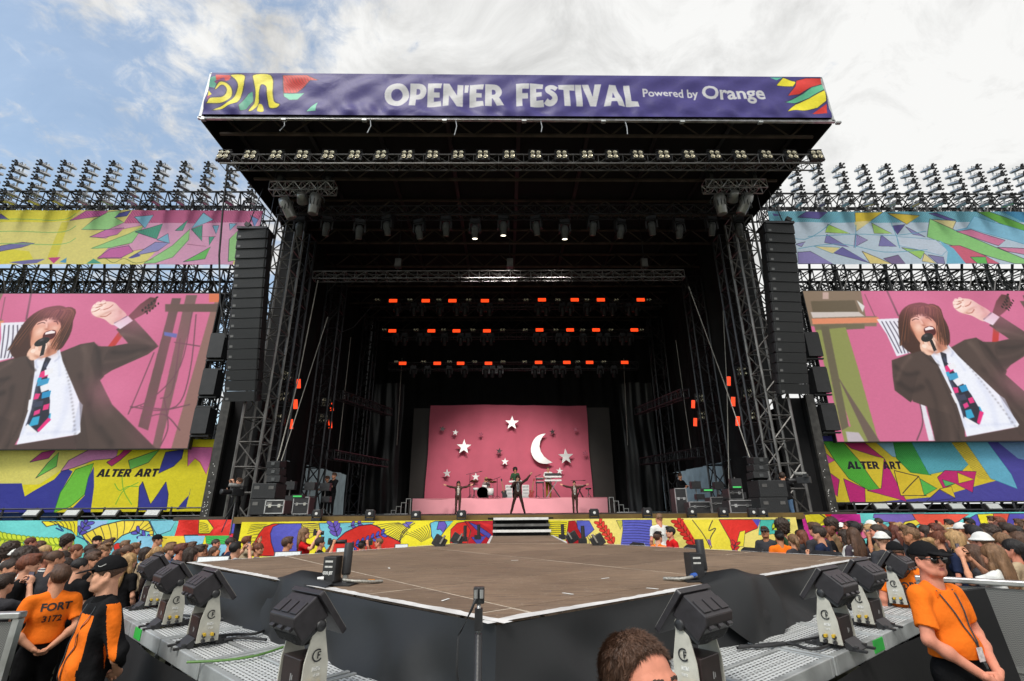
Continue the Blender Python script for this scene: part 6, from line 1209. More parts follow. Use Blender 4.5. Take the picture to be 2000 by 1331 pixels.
# pole with two plugs at the stage point
pp = V(935, 1200, 2.55); pl = thing('plug_pole', 'thin black pole with a two-plug box on top, in front of the stage point', 'pole', (pp.x, 2.55, 0))
tz = V(935, 1172, 2.55).z
MB().tube((pp.x, 2.55, .3), (pp.x, 2.55, tz - .14), .017, 8).build('lower_pole', PLAST, pl, True); MB().tube((pp.x, 2.55, tz - .15), (pp.x, 2.55, tz), .009, 8).build('upper_pole', ALU, pl, True); MB().box((pp.x, 2.55, tz - .08), (.036, .036, .09)).build('collar', PLAST, pl); MB().box((pp.x, 2.55, tz + .02), (.05, .035, .07)).build('plug_box', PLAST, pl, bev=.004)
for s_ in (-1, 1): MB().tube((pp.x + s_ * .013, 2.525, tz + .01), (pp.x + s_ * .013, 2.525, tz + .045), .0095, 8).build('plug', ALU, pl)
MB().path([(pp.x - .013, 2.51, tz + .01), (pp.x - .03, 2.49, tz - .03), (pp.x - .09, 2.48, tz - .14), (pp.x - .09, 2.49, tz - .28), (pp.x - .03, 2.5, tz - .5), (pp.x - .01, 2.52, tz - .8)], .006, 6).build('lead', PLAST, pl, True); MB().tube((pp.x, 2.55, .95), (pp.x, 2.55, 1.08), .0185, 8).build('blue_band', mat('blue tape', (.02, .12, .3), .5), pl)
# cables on the walkway
def floor_cable(lab, pts, m=PLAST, r=.012):
    P3 = [VZ(x, y, GZ + .02) for x, y in pts]; P3 = [Vector(p) for p in spl([tuple(p) for p in P3], 5, False)]; cable('cable', lab, P3, r, m)
floor_cable('black cable lying across the left walkway from the second nearest lamp', [(405, 1245), (450, 1240), (500, 1238), (530, 1225), (560, 1232)]); floor_cable('thin black cable with orange tags on the left walkway', [(410, 1250), (440, 1250), (470, 1246), (520, 1250)]); floor_cable('black cable beside the far lamps on the left walkway', [(345, 1200), (400, 1208), (450, 1210), (520, 1222)]); floor_cable('black cable lying across the right walkway from the second lamp', [(1620, 1240), (1560, 1252), (1500, 1262), (1445, 1262)]); floor_cable('second black cable crossing the right walkway', [(1640, 1252), (1590, 1268), (1530, 1256), (1440, 1266)]); floor_cable('yellow-green cable along a joint of the left walkway', [(365, 1294), (440, 1290), (505, 1280), (560, 1262)], mat('green cable', (.1, .22, .05), .5, 0, .3, 4), .009)
floor_cable('tangled cables behind the far right lamps', [(1735, 1175), (1710, 1180), (1690, 1176), (1660, 1190)])
# floodlights along the far sides of the deck
M_LENSP = mat('white flood lens', (.62, .66, .68), .3, 0, .08, 30)
for k, (px, py, wpx, lb) in enumerate(((428, 1085, 58, 'leftmost pale-lens floodlight along the left rear deck edge'), (574, 1080, 50, 'pale-lens floodlight along the left rear edge, beside the woman in red'), (682, 1074, 34, 'pale-lens floodlight along the left rear edge, behind the smoke tube'), (794, 1070, 26, 'pale-lens floodlight along the left rear edge, next to the catwalk'), (1242, 1067, 38, 'pale-lens floodlight along the right rear edge, nearest the catwalk'), (1352, 1071, 42, 'pale-lens floodlight right of the man in red shirt'), (1470, 1076, 52, 'pale-lens floodlight along the right rear edge, before the crowd'), (1607, 1083, 62, 'rightmost pale-lens floodlight at the right deck corner'))):
    left = px < 900; t = (px - 365) / (900 - 365) if left else (1700 - px) / (1700 - 1130); e0, e1 = (Lc, BLc) if left else (Rc, BRc)
    # the point of that rear edge seen at this pixel column, a little outside it
    best = min((e0 + (e1 - e0) * s_ for s_ in np.linspace(0, 1, 80)), key=lambda q: abs((lambda d: d.dot(CR) / d.dot(FW) * FPX + 1000)(q - CO) - px)); dd = (e1 - e0).normalized(); nn = Vector((-dd.y, dd.x, 0)); nn = nn if nn.y > 0 else -nn
    p = best + nn * .16; depth = (p - CO).dot(FW); wd = wpx / FPX * depth; fl_ = thing('pit_floodlight', lb, 'floodlight', (p.x, p.y, DZ - .085), math.atan2(dd.y, dd.x) + (math.pi if dd.x < 0 else 0), 'floodlights along the rear deck edges'); MM = Matrix.Rotation(R(-28), 3, 'X')
    fl_.rotation_euler[2] *= .35
    MB().box((0, .03, .03), (wd, .1, .19), MM).build('housing', PLAST, fl_, world=False, bev=.008); MB().box(MM @ Vector((0, -.054, 0)) + Vector((0, .03, .035)), (wd * .9, .012, .14), MM).build('lens', M_LENSP, fl_, world=False); MB().box((0, .06, -.16), (wd * .5, .06, .3)).build('bracket', BLK, fl_, world=False)
# little effect units along the catwalk
for k, (px, py, Y, lb) in enumerate(((858, 1064, 10.9, 'wedge lamp'), (893, 1056, 11.4, 'wedge lamp'), (906, 1050, 12.1, 'flame tube'), (933, 1046, 13.2, 'flame tube'), (1098, 1046, 13.2, 'flame tube'), (1118, 1052, 12.2, 'wedge lamp'), (1138, 1054, 11.6, 'flame tube'), (1168, 1062, 10.9, 'wedge lamp'))):
    p = VZ(px, py + 8, DZ - .02) if k not in (0, 7) else VZ(px, py + 6, DZ - .02); s_ = 'left' if px < 1000 else 'right'; o = thing(lb.replace(' ', '_'), f'small black {lb} on the catwalk\'s {s_} edge, {ORD[k] if s_ == "left" else ORD[7 - k]} one counted from the thrust', 'effect unit', p, 0, 'effect units along the catwalk')
    if 'tube' in lb: MB().box((0, 0, .05), (.16, .12, .1)).build('box', PLAST, o, world=False); MB().tube((.02, .02, .08), (.02, .03, .34), .04, 10).build('tube', BLK, o, world=False)
    else: MB().box((0, 0, .1), (.24, .1, .2), Matrix.Rotation(R(30 if s_ == 'left' else -30), 3, 'Y')).build('housing', PLAST, o, world=False, bev=.01); MB().box((.06 if s_ == 'left' else -.06, -.02, .14), (.03, .14, .16), Matrix.Rotation(R(30 if s_ == 'left' else -30), 3, 'Y')).build('lens', GLASS, o, world=False)
for x, y, lb in ((870, 1172, 'in front of the left smoke machine'), (1182, 1130, 'left of the right smoke machine'), (1005, 1095, 'in the middle of the deck'), (1110, 1160, 'halfway along the right front edge'), (1275, 1150, 'just left of the right smoke machine base'), (760, 1110, 'right of the left smoke tube')):
    p = VZ(x, y, DZ + .004); q = MB(); a_ = rng.uniform(0, 3); M = Matrix.Translation(p) @ Matrix.Rotation(a_, 4, 'Z'); q.prism([(-.05, -.008), (.05, -.01), (.055, .009), (-.045, .01)], .002, M); tag(q.build('paper_scrap', WHITE, None, loc=p), 'small pale paper scrap on the brown deck, ' + lb, 'paper scrap', 'paper scraps on the thrust deck')
# ------------------------------------------------------------------ people: one continuous skin grown from a distance field, clothes and hair over it
def cap_(a, b, r0, r1=None, k=.02, op='u', flat=False): return ('c', np.array(a, float), np.array(b, float), r0, r0 if r1 is None else r1, k, op, flat)
def ell_(c, r, k=.02, op='u', rot=None): return ('e', np.array(c, float), np.array(r, float), k, op, None if rot is None else np.array(rot.to_3x3() if hasattr(rot, 'to_3x3') else rot))
def half_(n, d): return ('h', np.array(n, float), d)            # keep n.p <= d
def sdf_eval(prims, lo, h, shape):
    f = np.ones(shape, np.float32); gx, gy, gz_ = [lo[i] + h * np.arange(shape[i]) for i in range(3)]
    for p in prims:
        if p[0] == 'h':
            d = p[1][0] * gx[:, None, None] + p[1][1] * gy[None, :, None] + p[1][2] * gz_[None, None, :] - p[2]; f = np.maximum(f, d.astype(np.float32)); continue
        if p[0] == 'n':
            f = f + p[1](gx[:, None, None], gy[None, :, None], gz_[None, None, :]).astype(np.float32); continue
        if p[0] == 'c': a, b, r0, r1, k, op, fl = p[1:]; m = max(r0, r1); mn, mx = np.minimum(a, b) - m, np.maximum(a, b) + m
        else: c, r, k, op, rot = p[1:]; m = r.max(); mn, mx = c - m, c + m
        e = max(k, 3 * h) + h; i0 = np.maximum(0, ((mn - e - lo) / h).astype(int)); i1 = np.minimum(shape, ((mx + e - lo) / h).astype(int) + 2)
        if (i1 <= i0).any(): continue
        sl = tuple(slice(i0[i], i1[i]) for i in range(3)); X, Y, Z = np.meshgrid(gx[sl[0]], gy[sl[1]], gz_[sl[2]], indexing='ij', sparse=True)
        if p[0] == 'c':
            ab = b - a; l2 = ab.dot(ab) + 1e-12; t = ((X - a[0]) * ab[0] + (Y - a[1]) * ab[1] + (Z - a[2]) * ab[2]) / l2; tc_ = np.clip(t, 0, 1)
            d = np.sqrt((X - a[0] - ab[0] * tc_) ** 2 + (Y - a[1] - ab[1] * tc_) ** 2 + (Z - a[2] - ab[2] * tc_) ** 2) - (r0 + (r1 - r0) * tc_)
            if fl: d = np.maximum(d, (t - 1) * math.sqrt(l2))
        else:
            q = np.stack(np.broadcast_arrays(X - c[0], Y - c[1], Z - c[2])); q = q if rot is None else np.einsum('ji,jxyz->ixyz', rot, q)
            k0 = np.sqrt(((q / r[:, None, None, None]) ** 2).sum(0)); k1 = np.sqrt(((q / (r ** 2)[:, None, None, None]) ** 2).sum(0)) + 1e-9; d = k0 * (k0 - 1) / k1
        s = f[sl]
        if op == 'u':
            if k > 0: hh = np.clip(.5 + .5 * (s - d) / k, 0, 1); r_ = s * (1 - hh) + d * hh - k * hh * (1 - hh)
            else: r_ = np.minimum(s, d)
        else:
            if k > 0: hh = np.clip(.5 - .5 * (s + d) / k, 0, 1); r_ = s * (1 - hh) - d * hh + k * hh * (1 - hh)
            else: r_ = np.maximum(s, -d)
        f[sl] = r_
    return f
def nets(f, lo, h):
    s = f < 0; sh = np.array(f.shape) - 1; act = np.zeros(sh, np.int8); offs = [(i, j, k) for i in (0, 1) for j in (0, 1) for k in (0, 1)]
    for o in offs: act += s[o[0]:o[0] + sh[0], o[1]:o[1] + sh[1], o[2]:o[2] + sh[2]]
    idx = np.argwhere((act > 0) & (act < 8))
    if len(idx) == 0: return np.zeros((0, 3)), np.zeros((0, 4), int)
    vals = {o: f[idx[:, 0] + o[0], idx[:, 1] + o[1], idx[:, 2] + o[2]] for o in offs}; acc = np.zeros((len(idx), 3)); cnt = np.zeros(len(idx))
    for o in offs:
        for ax in range(3):
            if o[ax]: continue
            o2 = list(o); o2[ax] = 1; f0, f1 = vals[o], vals[tuple(o2)]; m = (f0 < 0) != (f1 < 0); t = np.where(m, f0 / np.where(m, f0 - f1, 1), 0)
            p = np.array(o, float)[None] + np.eye(3)[ax][None] * t[:, None]; acc += np.where(m[:, None], p, 0); cnt += m
    vs = lo + h * (idx + acc / cnt[:, None]); vid = -np.ones(sh, int); vid[tuple(idx.T)] = np.arange(len(idx)); fs = []
    for ax in range(3):
        b, c = (ax + 1) % 3, (ax + 2) % 3; sl0 = [slice(None)] * 3; sl1 = [slice(None)] * 3; sl0[ax] = slice(0, -1); sl1[ax] = slice(1, None); s0, s1 = s[tuple(sl0)], s[tuple(sl1)]
        e = np.argwhere(s0 != s1); e = e[(e[:, b] > 0) & (e[:, c] > 0) & (e[:, b] < sh[b]) & (e[:, c] < sh[c]) & (e[:, ax] < sh[ax])]
        if len(e) == 0: continue
        def g(db, dc): q = e.copy(); q[:, b] += db; q[:, c] += dc; return vid[q[:, 0], q[:, 1], q[:, 2]]
        quad = np.stack([g(-1, -1), g(0, -1), g(0, 0), g(-1, 0)], 1); flip = ~s0[tuple(e.T)]; quad[flip] = quad[flip][:, ::-1]; quad = quad[(quad >= 0).all(1)]; fs.append(quad)
    return vs, np.concatenate(fs) if fs else np.zeros((0, 4), int)
def grow(prims, h):
    mn = np.full(3, 9.); mx = np.full(3, -9.)
    for p in prims:
        if p[0] == 'c' and p[6] == 'u': m = max(p[3], p[4]); mn = np.minimum(mn, np.minimum(p[1], p[2]) - m); mx = np.maximum(mx, np.maximum(p[1], p[2]) + m)
        if p[0] == 'e' and p[4] == 'u': m = p[2].max(); mn = np.minimum(mn, p[1] - m); mx = np.maximum(mx, p[1] + m)
    lo = mn - 3 * h; shape = tuple(((mx - mn) / h).astype(int) + 7); f = sdf_eval(prims, lo, h, shape); return nets(f, lo, h)
def np_mesh(name, parts, mats):
    vs = np.concatenate([p[0] for p in parts]); o = 0; fs = []; mi = []
    for k, p in enumerate(parts): fs += [tuple(dict.fromkeys(q)) for q in (p[1] + o).tolist()]; o += len(p[0]); mi += [p[2] if len(p) > 2 else 0] * len(p[1])
    me = bpy.data.meshes.new(name); me.from_pydata(vs.tolist(), [], fs)
    for m in mats: me.materials.append(m)
    me.polygons.foreach_set('material_index', mi); me.polygons.foreach_set('use_smooth', [True] * len(fs)); me.update(); return me
HC = np.array([0, 0, 1.50])
def rotp(prims, M):
    """turn head-space primitives about the neck"""
    A = np.array(M.to_3x3()); o = []
    for p in prims:
        if p[0] == 'c': o.append((p[0], A @ (p[1] - HC) + HC, A @ (p[2] - HC) + HC) + p[3:])
        elif p[0] == 'e': o.append((p[0], A @ (p[1] - HC) + HC, p[2], p[3], p[4], A if p[5] is None else A @ p[5]))
        elif p[0] == 'h': n = A @ p[1]; o.append(('h', n, p[2] - p[1].dot(HC) + n.dot(HC)))
        elif p[0] == 'n': fn = p[1]; o.append(('n', lambda x, y, z, fn=fn, A=A: fn(A[0, 0] * x + A[1, 0] * y + A[2, 0] * (z - 1.5), A[0, 1] * x + A[1, 1] * y + A[2, 1] * (z - 1.5), 1.5 + A[0, 2] * x + A[1, 2] * y + A[2, 2] * (z - 1.5))))
    return o
def head_prims(fem=False, heavy=0.0):
    j = .9 if fem else 1.0; w_ = 1 + heavy
    P = [ell_((0, -.008, 1.665), (.077, .097, .088), .01), ell_((0, .03, 1.60), (.060 * w_, .066, .085), .03), cap_((-.034 * j * w_, .05, 1.557), (.034 * j * w_, .05, 1.557), .027 * w_, None, .03), ell_((0, .082, 1.548), (.022, .02, .02), .02),
         cap_((-.066 * w_, .0, 1.60), (-.04 * w_, .05, 1.56), .02, .02, .03), cap_((.066 * w_, .0, 1.60), (.04 * w_, .05, 1.56), .02, .02, .03), ell_((-.04, .062, 1.612), (.028, .026, .028), .02), ell_((.04, .062, 1.612), (.028, .026, .028), .02),
         cap_((-.048, .073, 1.661), (-.012, .088, 1.664), .009, .009, .012), cap_((.048, .073, 1.661), (.012, .088, 1.664), .009, .009, .012)]
    for s in (-1, 1): P += [ell_((s * .032, .098, 1.643), (.019, .02, .0115), .01, 's'), ell_((s * .0315, .079, 1.643), (.0125, .0125, .0115), .003), cap_((s * .046, .079, 1.652), (s * .018, .088, 1.653), .005, .005, .004)]
    P += [cap_((0, .09, 1.655), (0, .112, 1.615), .009, .0125, .01), ell_((-.0125, .1, 1.607), (.009, .011, .008), .006), ell_((.0125, .1, 1.607), (.009, .011, .008), .006), cap_((-.02, .089, 1.585), (.02, .089, 1.585), .0085, None, .008), cap_((-.016, .088, 1.571), (.016, .088, 1.571), .0085, None, .006), cap_((-.022, .1, 1.578), (.022, .1, 1.578), .0025, None, .003, 's'),
          ell_((-.079, -.006, 1.632), (.010, .021, .032), .006), ell_((.079, -.006, 1.632), (.010, .021, .032), .006), ell_((-.086, .0, 1.636), (.005, .011, .018), .004, 's'), ell_((.086, .0, 1.636), (.005, .011, .018), .004, 's')]
    return P
def neck_prims(fem=False, k=1.0): r = (.047 if fem else .058) * k; return [cap_((0, -.02, 1.41), (0, -.005, 1.57), r + .012, r, .02), cap_((-.045, .02, 1.42), (-.055, -.01, 1.58), .012, .012, .02), cap_((.045, .02, 1.42), (.055, -.01, 1.58), .012, .012, .02)]
def strands(amp, f=46): return ('n', lambda x, y, z: amp * .5 * (np.sin(f * np.arctan2(x, y + .02) + 9 * np.sin(z * 31)) + .6 * np.sin(2.1 * f * np.arctan2(x, y + .02) + 40 * z)))
FACE = lambda lo=0: [ell_((0, .125, 1.60 + lo), (.068, .075, .105), .01, 's')]
def hair_prims(kind):
    sk = lambda d: ell_((0, -.012, 1.668), (.078 + d, .099 + d, .089 + d), .01); N_ = strands(.0025)
    if kind == 'buzz': return [sk(.005)] + FACE(.0) + [ell_((0, .12, 1.58), (.11, .13, .11), .01, 's'), half_((0, -.45, -1), -1.60), strands(.001, 90)]
    if kind == 'short': return [sk(.013), ell_((0, .055, 1.745), (.06, .05, .026), .03)] + FACE() + [ell_((-.1, .03, 1.58), (.045, .08, .075), .01, 's'), ell_((.1, .03, 1.58), (.045, .08, .075), .01, 's'), half_((0, .25, -1), -1.578), N_]
    if kind == 'quiff': return [sk(.012), ell_((.01, .06, 1.765), (.066, .055, .036), .03)] + FACE() + [ell_((-.1, .03, 1.6), (.04, .08, .1), .01, 's'), ell_((.1, .03, 1.6), (.04, .08, .1), .01, 's'), half_((0, .25, -1), -1.59), strands(.004)]
    if kind == 'curly': return [ell_((0, -.025, 1.71), (.14, .14, .125), .02), ell_((0, -.05, 1.62), (.12, .1, .1), .03)] + FACE(.005) + [('n', lambda x, y, z: .007 * (np.sin(95 * x) * np.sin(90 * y + 1) + np.sin(88 * z + 50 * x) * np.sin(80 * y)))]
    P = [sk(.016), cap_((-.085, -.01, 1.67), (-.092, .0, 1.50), .022, .026, .03), cap_((.085, -.01, 1.67), (.092, .0, 1.50), .022, .026, .03), ell_((0, -.065, 1.58), (.092, .055, .14), .03)]
    if kind == 'bob': P += [ell_((0, .06, 1.70), (.07, .048, .04), .02), cap_((-.085, .02, 1.66), (-.08, .03, 1.56), .024, .024, .02), cap_((.085, .02, 1.66), (.08, .03, 1.56), .024, .024, .02), ell_((0, .125, 1.585), (.06, .07, .082), .01, 's'), half_((0, 0, -1), -1.50)]
    elif kind == 'long': P += [cap_((-.09, .0, 1.52), (-.10, .03, 1.27), .03, .026, .03), cap_((.09, .0, 1.52), (.10, .03, 1.27), .03, .026, .03), ell_((0, -.1, 1.42), (.12, .045, .22), .04)] + FACE()
    elif kind == 'bun': P = [sk(.01), ell_((0, -.1, 1.735), (.05, .048, .045), .012)] + FACE() + [half_((0, .3, -1), -1.57)]
    elif kind == 'pony': P = [sk(.01), cap_((0, -.1, 1.69), (0, -.145, 1.60), .028, .034, .02), cap_((0, -.145, 1.6), (0.01, -.135, 1.40), .034, .014, .02)] + FACE() + [half_((0, .3, -1), -1.57)]
    return P + [N_]
def cap_prims(kind):
    if kind == 'cap': return [ell_((0, -.01, 1.672), (.091, .111, .104), .01), half_((0, -.05, -1), -1.671), ell_((0, .122, 1.684), (.072, .078, .007), .006, 'u', Matrix.Rotation(R(-9), 3, 'X')), ell_((0, 0, 1.776), (.009, .009, .005), .003)]
    return [ell_((0, -.01, 1.68), (.094, .112, .096), .01), half_((0, 0, -1), -1.68), ell_((0, -.0, 1.672), (.126, .138, .022), .03)]
def arm_pts(sh, el, wr): return [np.array(sh, float), np.array(el, float), np.array(wr, float)]
POSES = {'down': (((-.255, -.03, 1.14), (-.25, .06, .90)), ((.255, -.03, 1.14), (.25, .06, .90))), 'fold': (((-.25, .14, 1.17), (.0, .30, 1.14)), ((.25, .14, 1.15), (.03, .33, 1.18))), 'phone': (((-.25, .02, 1.14), (-.2, .2, 1.02)), ((.25, .14, 1.36), (.13, .27, 1.62))),
         'both': (((-.25, .18, 1.34), (-.07, .28, 1.60)), ((.25, .18, 1.34), (.07, .28, 1.60))), 'chest': (((-.25, .08, 1.15), (-.06, .22, 1.28)), ((.25, .08, 1.15), (.05, .21, 1.24))), 'spread': (((-.45, .03, 1.44), (-.69, .06, 1.52)), ((.45, .03, 1.44), (.69, .06, 1.52))),
         'sing': (((-.30, .10, 1.22), (-.06, .20, 1.48)), ((.42, .03, 1.55), (.62, .05, 1.76))), 'keys': (((-.26, .06, 1.14), (-.18, .34, 1.12)), ((.26, .06, 1.14), (.18, .34, 1.12))), 'clasp': (((-.275, .03, 1.13), (-.07, .21, .93)), ((.275, .03, 1.13), (.07, .22, .92))), 'back': (((-.26, -.1, 1.13), (-.08, -.17, .97)), ((.26, -.1, 1.13), (.08, -.17, .97))),
         'hips': (((-.27, .02, 1.14), (-.2, .1, .93)), ((.27, .02, 1.14), (.2, .12, .93)))}
def hand_parts(wr, dirn, pn, side, curl, h=.0045):
    """palm and five fingers; the hand leaves the wrist along dirn, palm facing pn"""
    d = Vector(dirn).normalized(); n = Vector(pn); n = (n - d * n.dot(d)).normalized(); x = n.cross(d) * -side
    Lp = lambda p: np.array(Vector(wr) + x * p[0] + n * p[1] + d * p[2]); A = np.array(Matrix((x, n, d)).transposed())
    P = [ell_(Lp((0, 0, .05)), (.041, .017, .052), .01, 'u', A), cap_(Lp((0, 0, -.03)), Lp((0, 0, .02)), .026, .026, .015)]
    for i, (fx, ln, z0) in enumerate(((.030, .072, .085), (.010, .080, .090), (-.010, .074, .087), (-.029, .060, .078))):
        a = np.array((fx, 0, z0)); c = curl + .06 * i; p = a; ang = 0
        for sgm, r in ((.46, .0095), (.32, .0085), (.22, .0075)):
            ang += c; q = p + np.array((fx * .12 * sgm, math.sin(ang) * ln * sgm, math.cos(ang) * ln * sgm)); P.append(cap_(Lp(p), Lp(q), r, r * .93, .004)); p = q
    t0 = (.030, .008, .02); t1 = (.058, .02 + .02 * curl, .052); t2 = (.062 - .03 * curl, .03 + .02 * curl, .085); P += [cap_(Lp(t0), Lp(t1), .014, .011, .008), cap_(Lp(t1), Lp(t2), .0105, .0085, .005)]
    return grow(P, h)
def tufts(part, n, kind, HM, seed, tw=1.0, tl=1.0):
    """thin locks standing a little off the hair surface, lying along its fall"""
    vs, fs = part; rs = np.random.RandomState(seed + 11); f = fs[rs.randint(0, len(fs), n)]; w4 = rs.dirichlet((1, 1, 1, 1), n); p = (vs[f] * w4[..., None]).sum(1)
    nn = np.cross(vs[f[:, 2]] - vs[f[:, 0]], vs[f[:, 3]] - vs[f[:, 1]]); nn /= np.linalg.norm(nn, axis=1)[:, None] + 1e-9
    c = p.copy(); c[:, 2] = np.minimum(c[:, 2], 1.62); top = np.array((0, -.03, 1.74)); fall = p - top; fall[:, 2] = fall[:, 2] * .4 - (.10 if kind in ('long', 'bob', 'pony', 'bun') else .03)
    if kind in ('short', 'quiff', 'buzz'): fall[:, 1] += .05 * (p[:, 2] > 1.72)
    fall -= nn * (fall * nn).sum(1)[:, None]; fall /= np.linalg.norm(fall, axis=1)[:, None] + 1e-9
    ln = {'buzz': .010, 'short': .026, 'quiff': .034, 'curly': .03}.get(kind, .055) * rs.uniform(.6, 1.3, n) * tl; lift = {'buzz': .6, 'short': .32, 'quiff': .5, 'curly': 1.2}.get(kind, .14)
    d = fall + nn * lift + rs.randn(n, 3) * (.22 if kind != 'curly' else .7); d /= np.linalg.norm(d, axis=1)[:, None]; sd_ = np.cross(d, nn); sd_ /= np.linalg.norm(sd_, axis=1)[:, None] + 1e-9
    wd = rs.uniform(.0016, .0036, n)[:, None] * tw; b = p - nn * .003; V3 = np.stack([b - sd_ * wd, b + sd_ * wd, b + d * ln[:, None] * .6 + sd_ * wd * .5, b + d * ln[:, None] * .6 - sd_ * wd * .5 + nn * .001, b + d * ln[:, None]], 1).reshape(-1, 3)
    k = np.arange(n) * 5; return V3, np.concatenate([np.stack([k, k + 1, k + 2, k + 3], 1), np.stack([k + 3, k + 2, k + 4, k + 4], 1)[:, :4]])
def make_person(pose='down', hair='short', top='tee', fem=False, h=.012, head=(0, 0), cap=None, heavy=0.0, hands=None, hh=.008, legs='stand', lean=0.0, arms=None, wr_amp=.0035, seed=0, hem=.9, vneck=False, low_h=None, tuft=700, tw=1.0, tl=1.0, tk=None, hl=0.0):
    """returns {part: (name, mesh parts)} in a frame where the figure faces +y, 1.75 m tall"""
    Ls = arms or POSES[pose]; sw = .165 if fem else .19; w_ = 1 + heavy; out = {}
    HM = Matrix.Rotation(R(head[0]), 4, 'Z') @ Matrix.Rotation(R(head[1]), 4, 'X')
    sh = [(-sw, -.01, 1.40), (sw, -.01, 1.40)]
    # skin: head with neck, arms, (legs hidden by trousers)
    body = rotp(head_prims(fem, heavy * .5), HM) + neck_prims(fem, 1 + heavy * .5) + [half_((0, 0, -1), -1.33)]
    hv = grow(body, hh); arms_p = []
    r = (.036, .031, .023) if fem else (.047, .041, .028)
    for s_, (el, wr) in zip(sh, Ls): arms_p += [cap_(s_, el, r[0] * (1 + heavy * .6), r[1], .02), cap_(el, wr, r[1] * 1.02, r[2], .02), ell_(np.array(el) * .68 + np.array(wr) * .32, (r[1] * 1.06,) * 3, .03)]
    parts = [hv]
    if top != 'suit': parts.append(grow(arms_p, min(h, .012)))
    hs = hands or ('fine' if pose in ('both', 'phone', 'spread', 'sing', 'fold', 'clasp', 'chest') else None)
    if hs:
        for k, (el, wr) in enumerate(Ls):
            side = -1 if k == 0 else 1; d = np.array(wr, float) - np.array(el, float); d /= np.linalg.norm(d); cu = .5; pn = (0, 1, -.3)
            if pose in ('spread',) or (pose == 'sing' and k == 1): cu = .08; pn = (0, 1, .3)
            elif pose in ('both', 'phone'): cu = .75; pn = (-side, .2, 0); d = d * .3 + np.array((0, .25, .9))
            elif pose == 'clasp': cu = .8; pn = (-side * .4, -1, -.2); d = np.array((-side * .75, .1, -.65))
            elif pose == 'fold': cu = .4; pn = (0, .2, -1)
            elif pose == 'chest' or pose == 'sing': cu = .9; pn = (-side * .3, -1, 0)
            else: pn = (-side, 0, 0)
            parts.append(hand_parts(np.array(wr), d, pn, side, cu, .0045 if h < .011 else .007))
    out['body'] = parts
    hp = hair_prims(hair)
    if hl: hp = [p if not (p[0] == 'e' and p[4] == 's' and abs(p[1][0]) < .01) else ell_(p[1] + np.array((0, .0, hl)), p[2], .01, 's') for p in hp]
    out['hair'] = [grow(rotp(hp, HM), hh)] if hair != 'bald' else []
    if out['hair'] and tuft: out['hair'].append(tufts(out['hair'][0], tuft, tk or hair, HM, seed, tw, tl))
    if cap: out['cap'] = [grow(rotp(cap_prims(cap), HM), hh)]
    # top
    rs = np.random.RandomState(seed); ks = rs.randn(6, 3) * 16; ph = rs.rand(6) * 6
    fold = ('n', lambda x, y, z: sum(wr_amp * .5 * np.sin(ks[i, 0] * x + ks[i, 1] * y + ks[i, 2] * z * .8 + ph[i]) for i in range(6)))
    cw = (.145 if fem else .17) * w_; o = .013
    T_ = [cap_((-sw + .035, -.01, 1.395), (sw - .035, -.01, 1.395), .062 + o, None, .03), ell_((0, .0, 1.27), (cw + o, (.105 + .03 * heavy) + o, .19), .04), ell_((0, .01 + .05 * heavy, 1.07), (cw * .93 + o, (.105 + .14 * heavy) + o, .17), .05), ell_((0, 0, .94), (.168 * w_ + o, .118 + o, .14), .05), cap_((-.05, -.02, 1.45), (-.12, -.02, 1.41), .05, .05, .03), cap_((.05, -.02, 1.45), (.12, -.02, 1.41), .05, .05, .03)]
    if fem: T_ += [ell_((-.065, .085, 1.26), (.06, .055, .06), .03), ell_((.065, .085, 1.26), (.06, .055, .06), .03)]
    for s_, (el, wr) in zip(sh, Ls):
        s_, el, wr = map(np.array, (s_, el, wr)); k = 1 + heavy * .6
        if top == 'tee': T_.append(cap_(s_, s_ + (el - s_) * .72, r[0] * k + .018, r[1] * k + .021, .03, 'u', True))
        elif top == 'tank': T_.append(cap_(s_, s_ + (el - s_) * .1, r[0] + .01, None, .02))
        else: T_ += [cap_(s_, el, r[0] * k + .017, r[1] + .016, .03), cap_(el, el + (wr - el) * .93, r[1] + .016, r[2] + .014, .03, 'u', True)]
    T_.append(fold)
    if top == 'suit': T_ += [half_((0, 0, -1), -.80), ell_((0, -.005, 1.50), (.062, .066, .09), .01, 's'), cap_((0, .16, 1.50), (0, .20, .82), .098, .085, .01, 's')]
    else: T_ += [half_((0, 0, -1), -hem), ell_((0, .01 if not vneck else .04, 1.485), (.066, .066 if not vneck else .09, .075 if not vneck else .11), .008, 's')]
    out['top'] = [grow(T_, h)]
    if top == 'suit':
        sh_ = [ell_((0, .0, 1.27), (cw, .108, .19), .04), ell_((0, .01, 1.07), (cw * .9, .108, .17), .05), cap_((-.1, -.01, 1.40), (.1, -.01, 1.40), .058, None, .03), cap_((0, -.02, 1.42), (0, -.01, 1.485), .068, .064, .02), half_((0, 0, -1), -.95), half_((0, .15, 1), 1.49)]
        out['shirt'] = [grow(sh_, h)]; out['tie'] = [grow([cap_((0, .085, 1.44), (0, .128, 1.36), .02, .022, .01), cap_((0, .128, 1.36), (0, .135, 1.1), .022, .034, .01)], h)]
    # trousers and shoes
    lh = low_h or max(h * 1.6, .018); st_ = {'stand': ((-.095, 0), (.105, .02)), 'wide': ((-.30, 0), (.33, .04))}[legs]; L_ = [ell_((0, 0, .93), (.168 * w_, .118, .12), .03)]; S_ = []
    for s_, (fx, fy) in zip((-1, 1), st_):
        kn = ((s_ * .095 + fx) / 2, .03, .50); L_ += [cap_((s_ * .088, 0, .88), kn, .092 * w_, .068, .03), cap_(kn, (fx, fy - .02, .07), .066, .054, .02, 'u', True)]; S_.append([ell_((fx + s_ * .01, fy + .06, .045), (.045, .13, .05), .02), half_((0, 0, -1), -.0)])
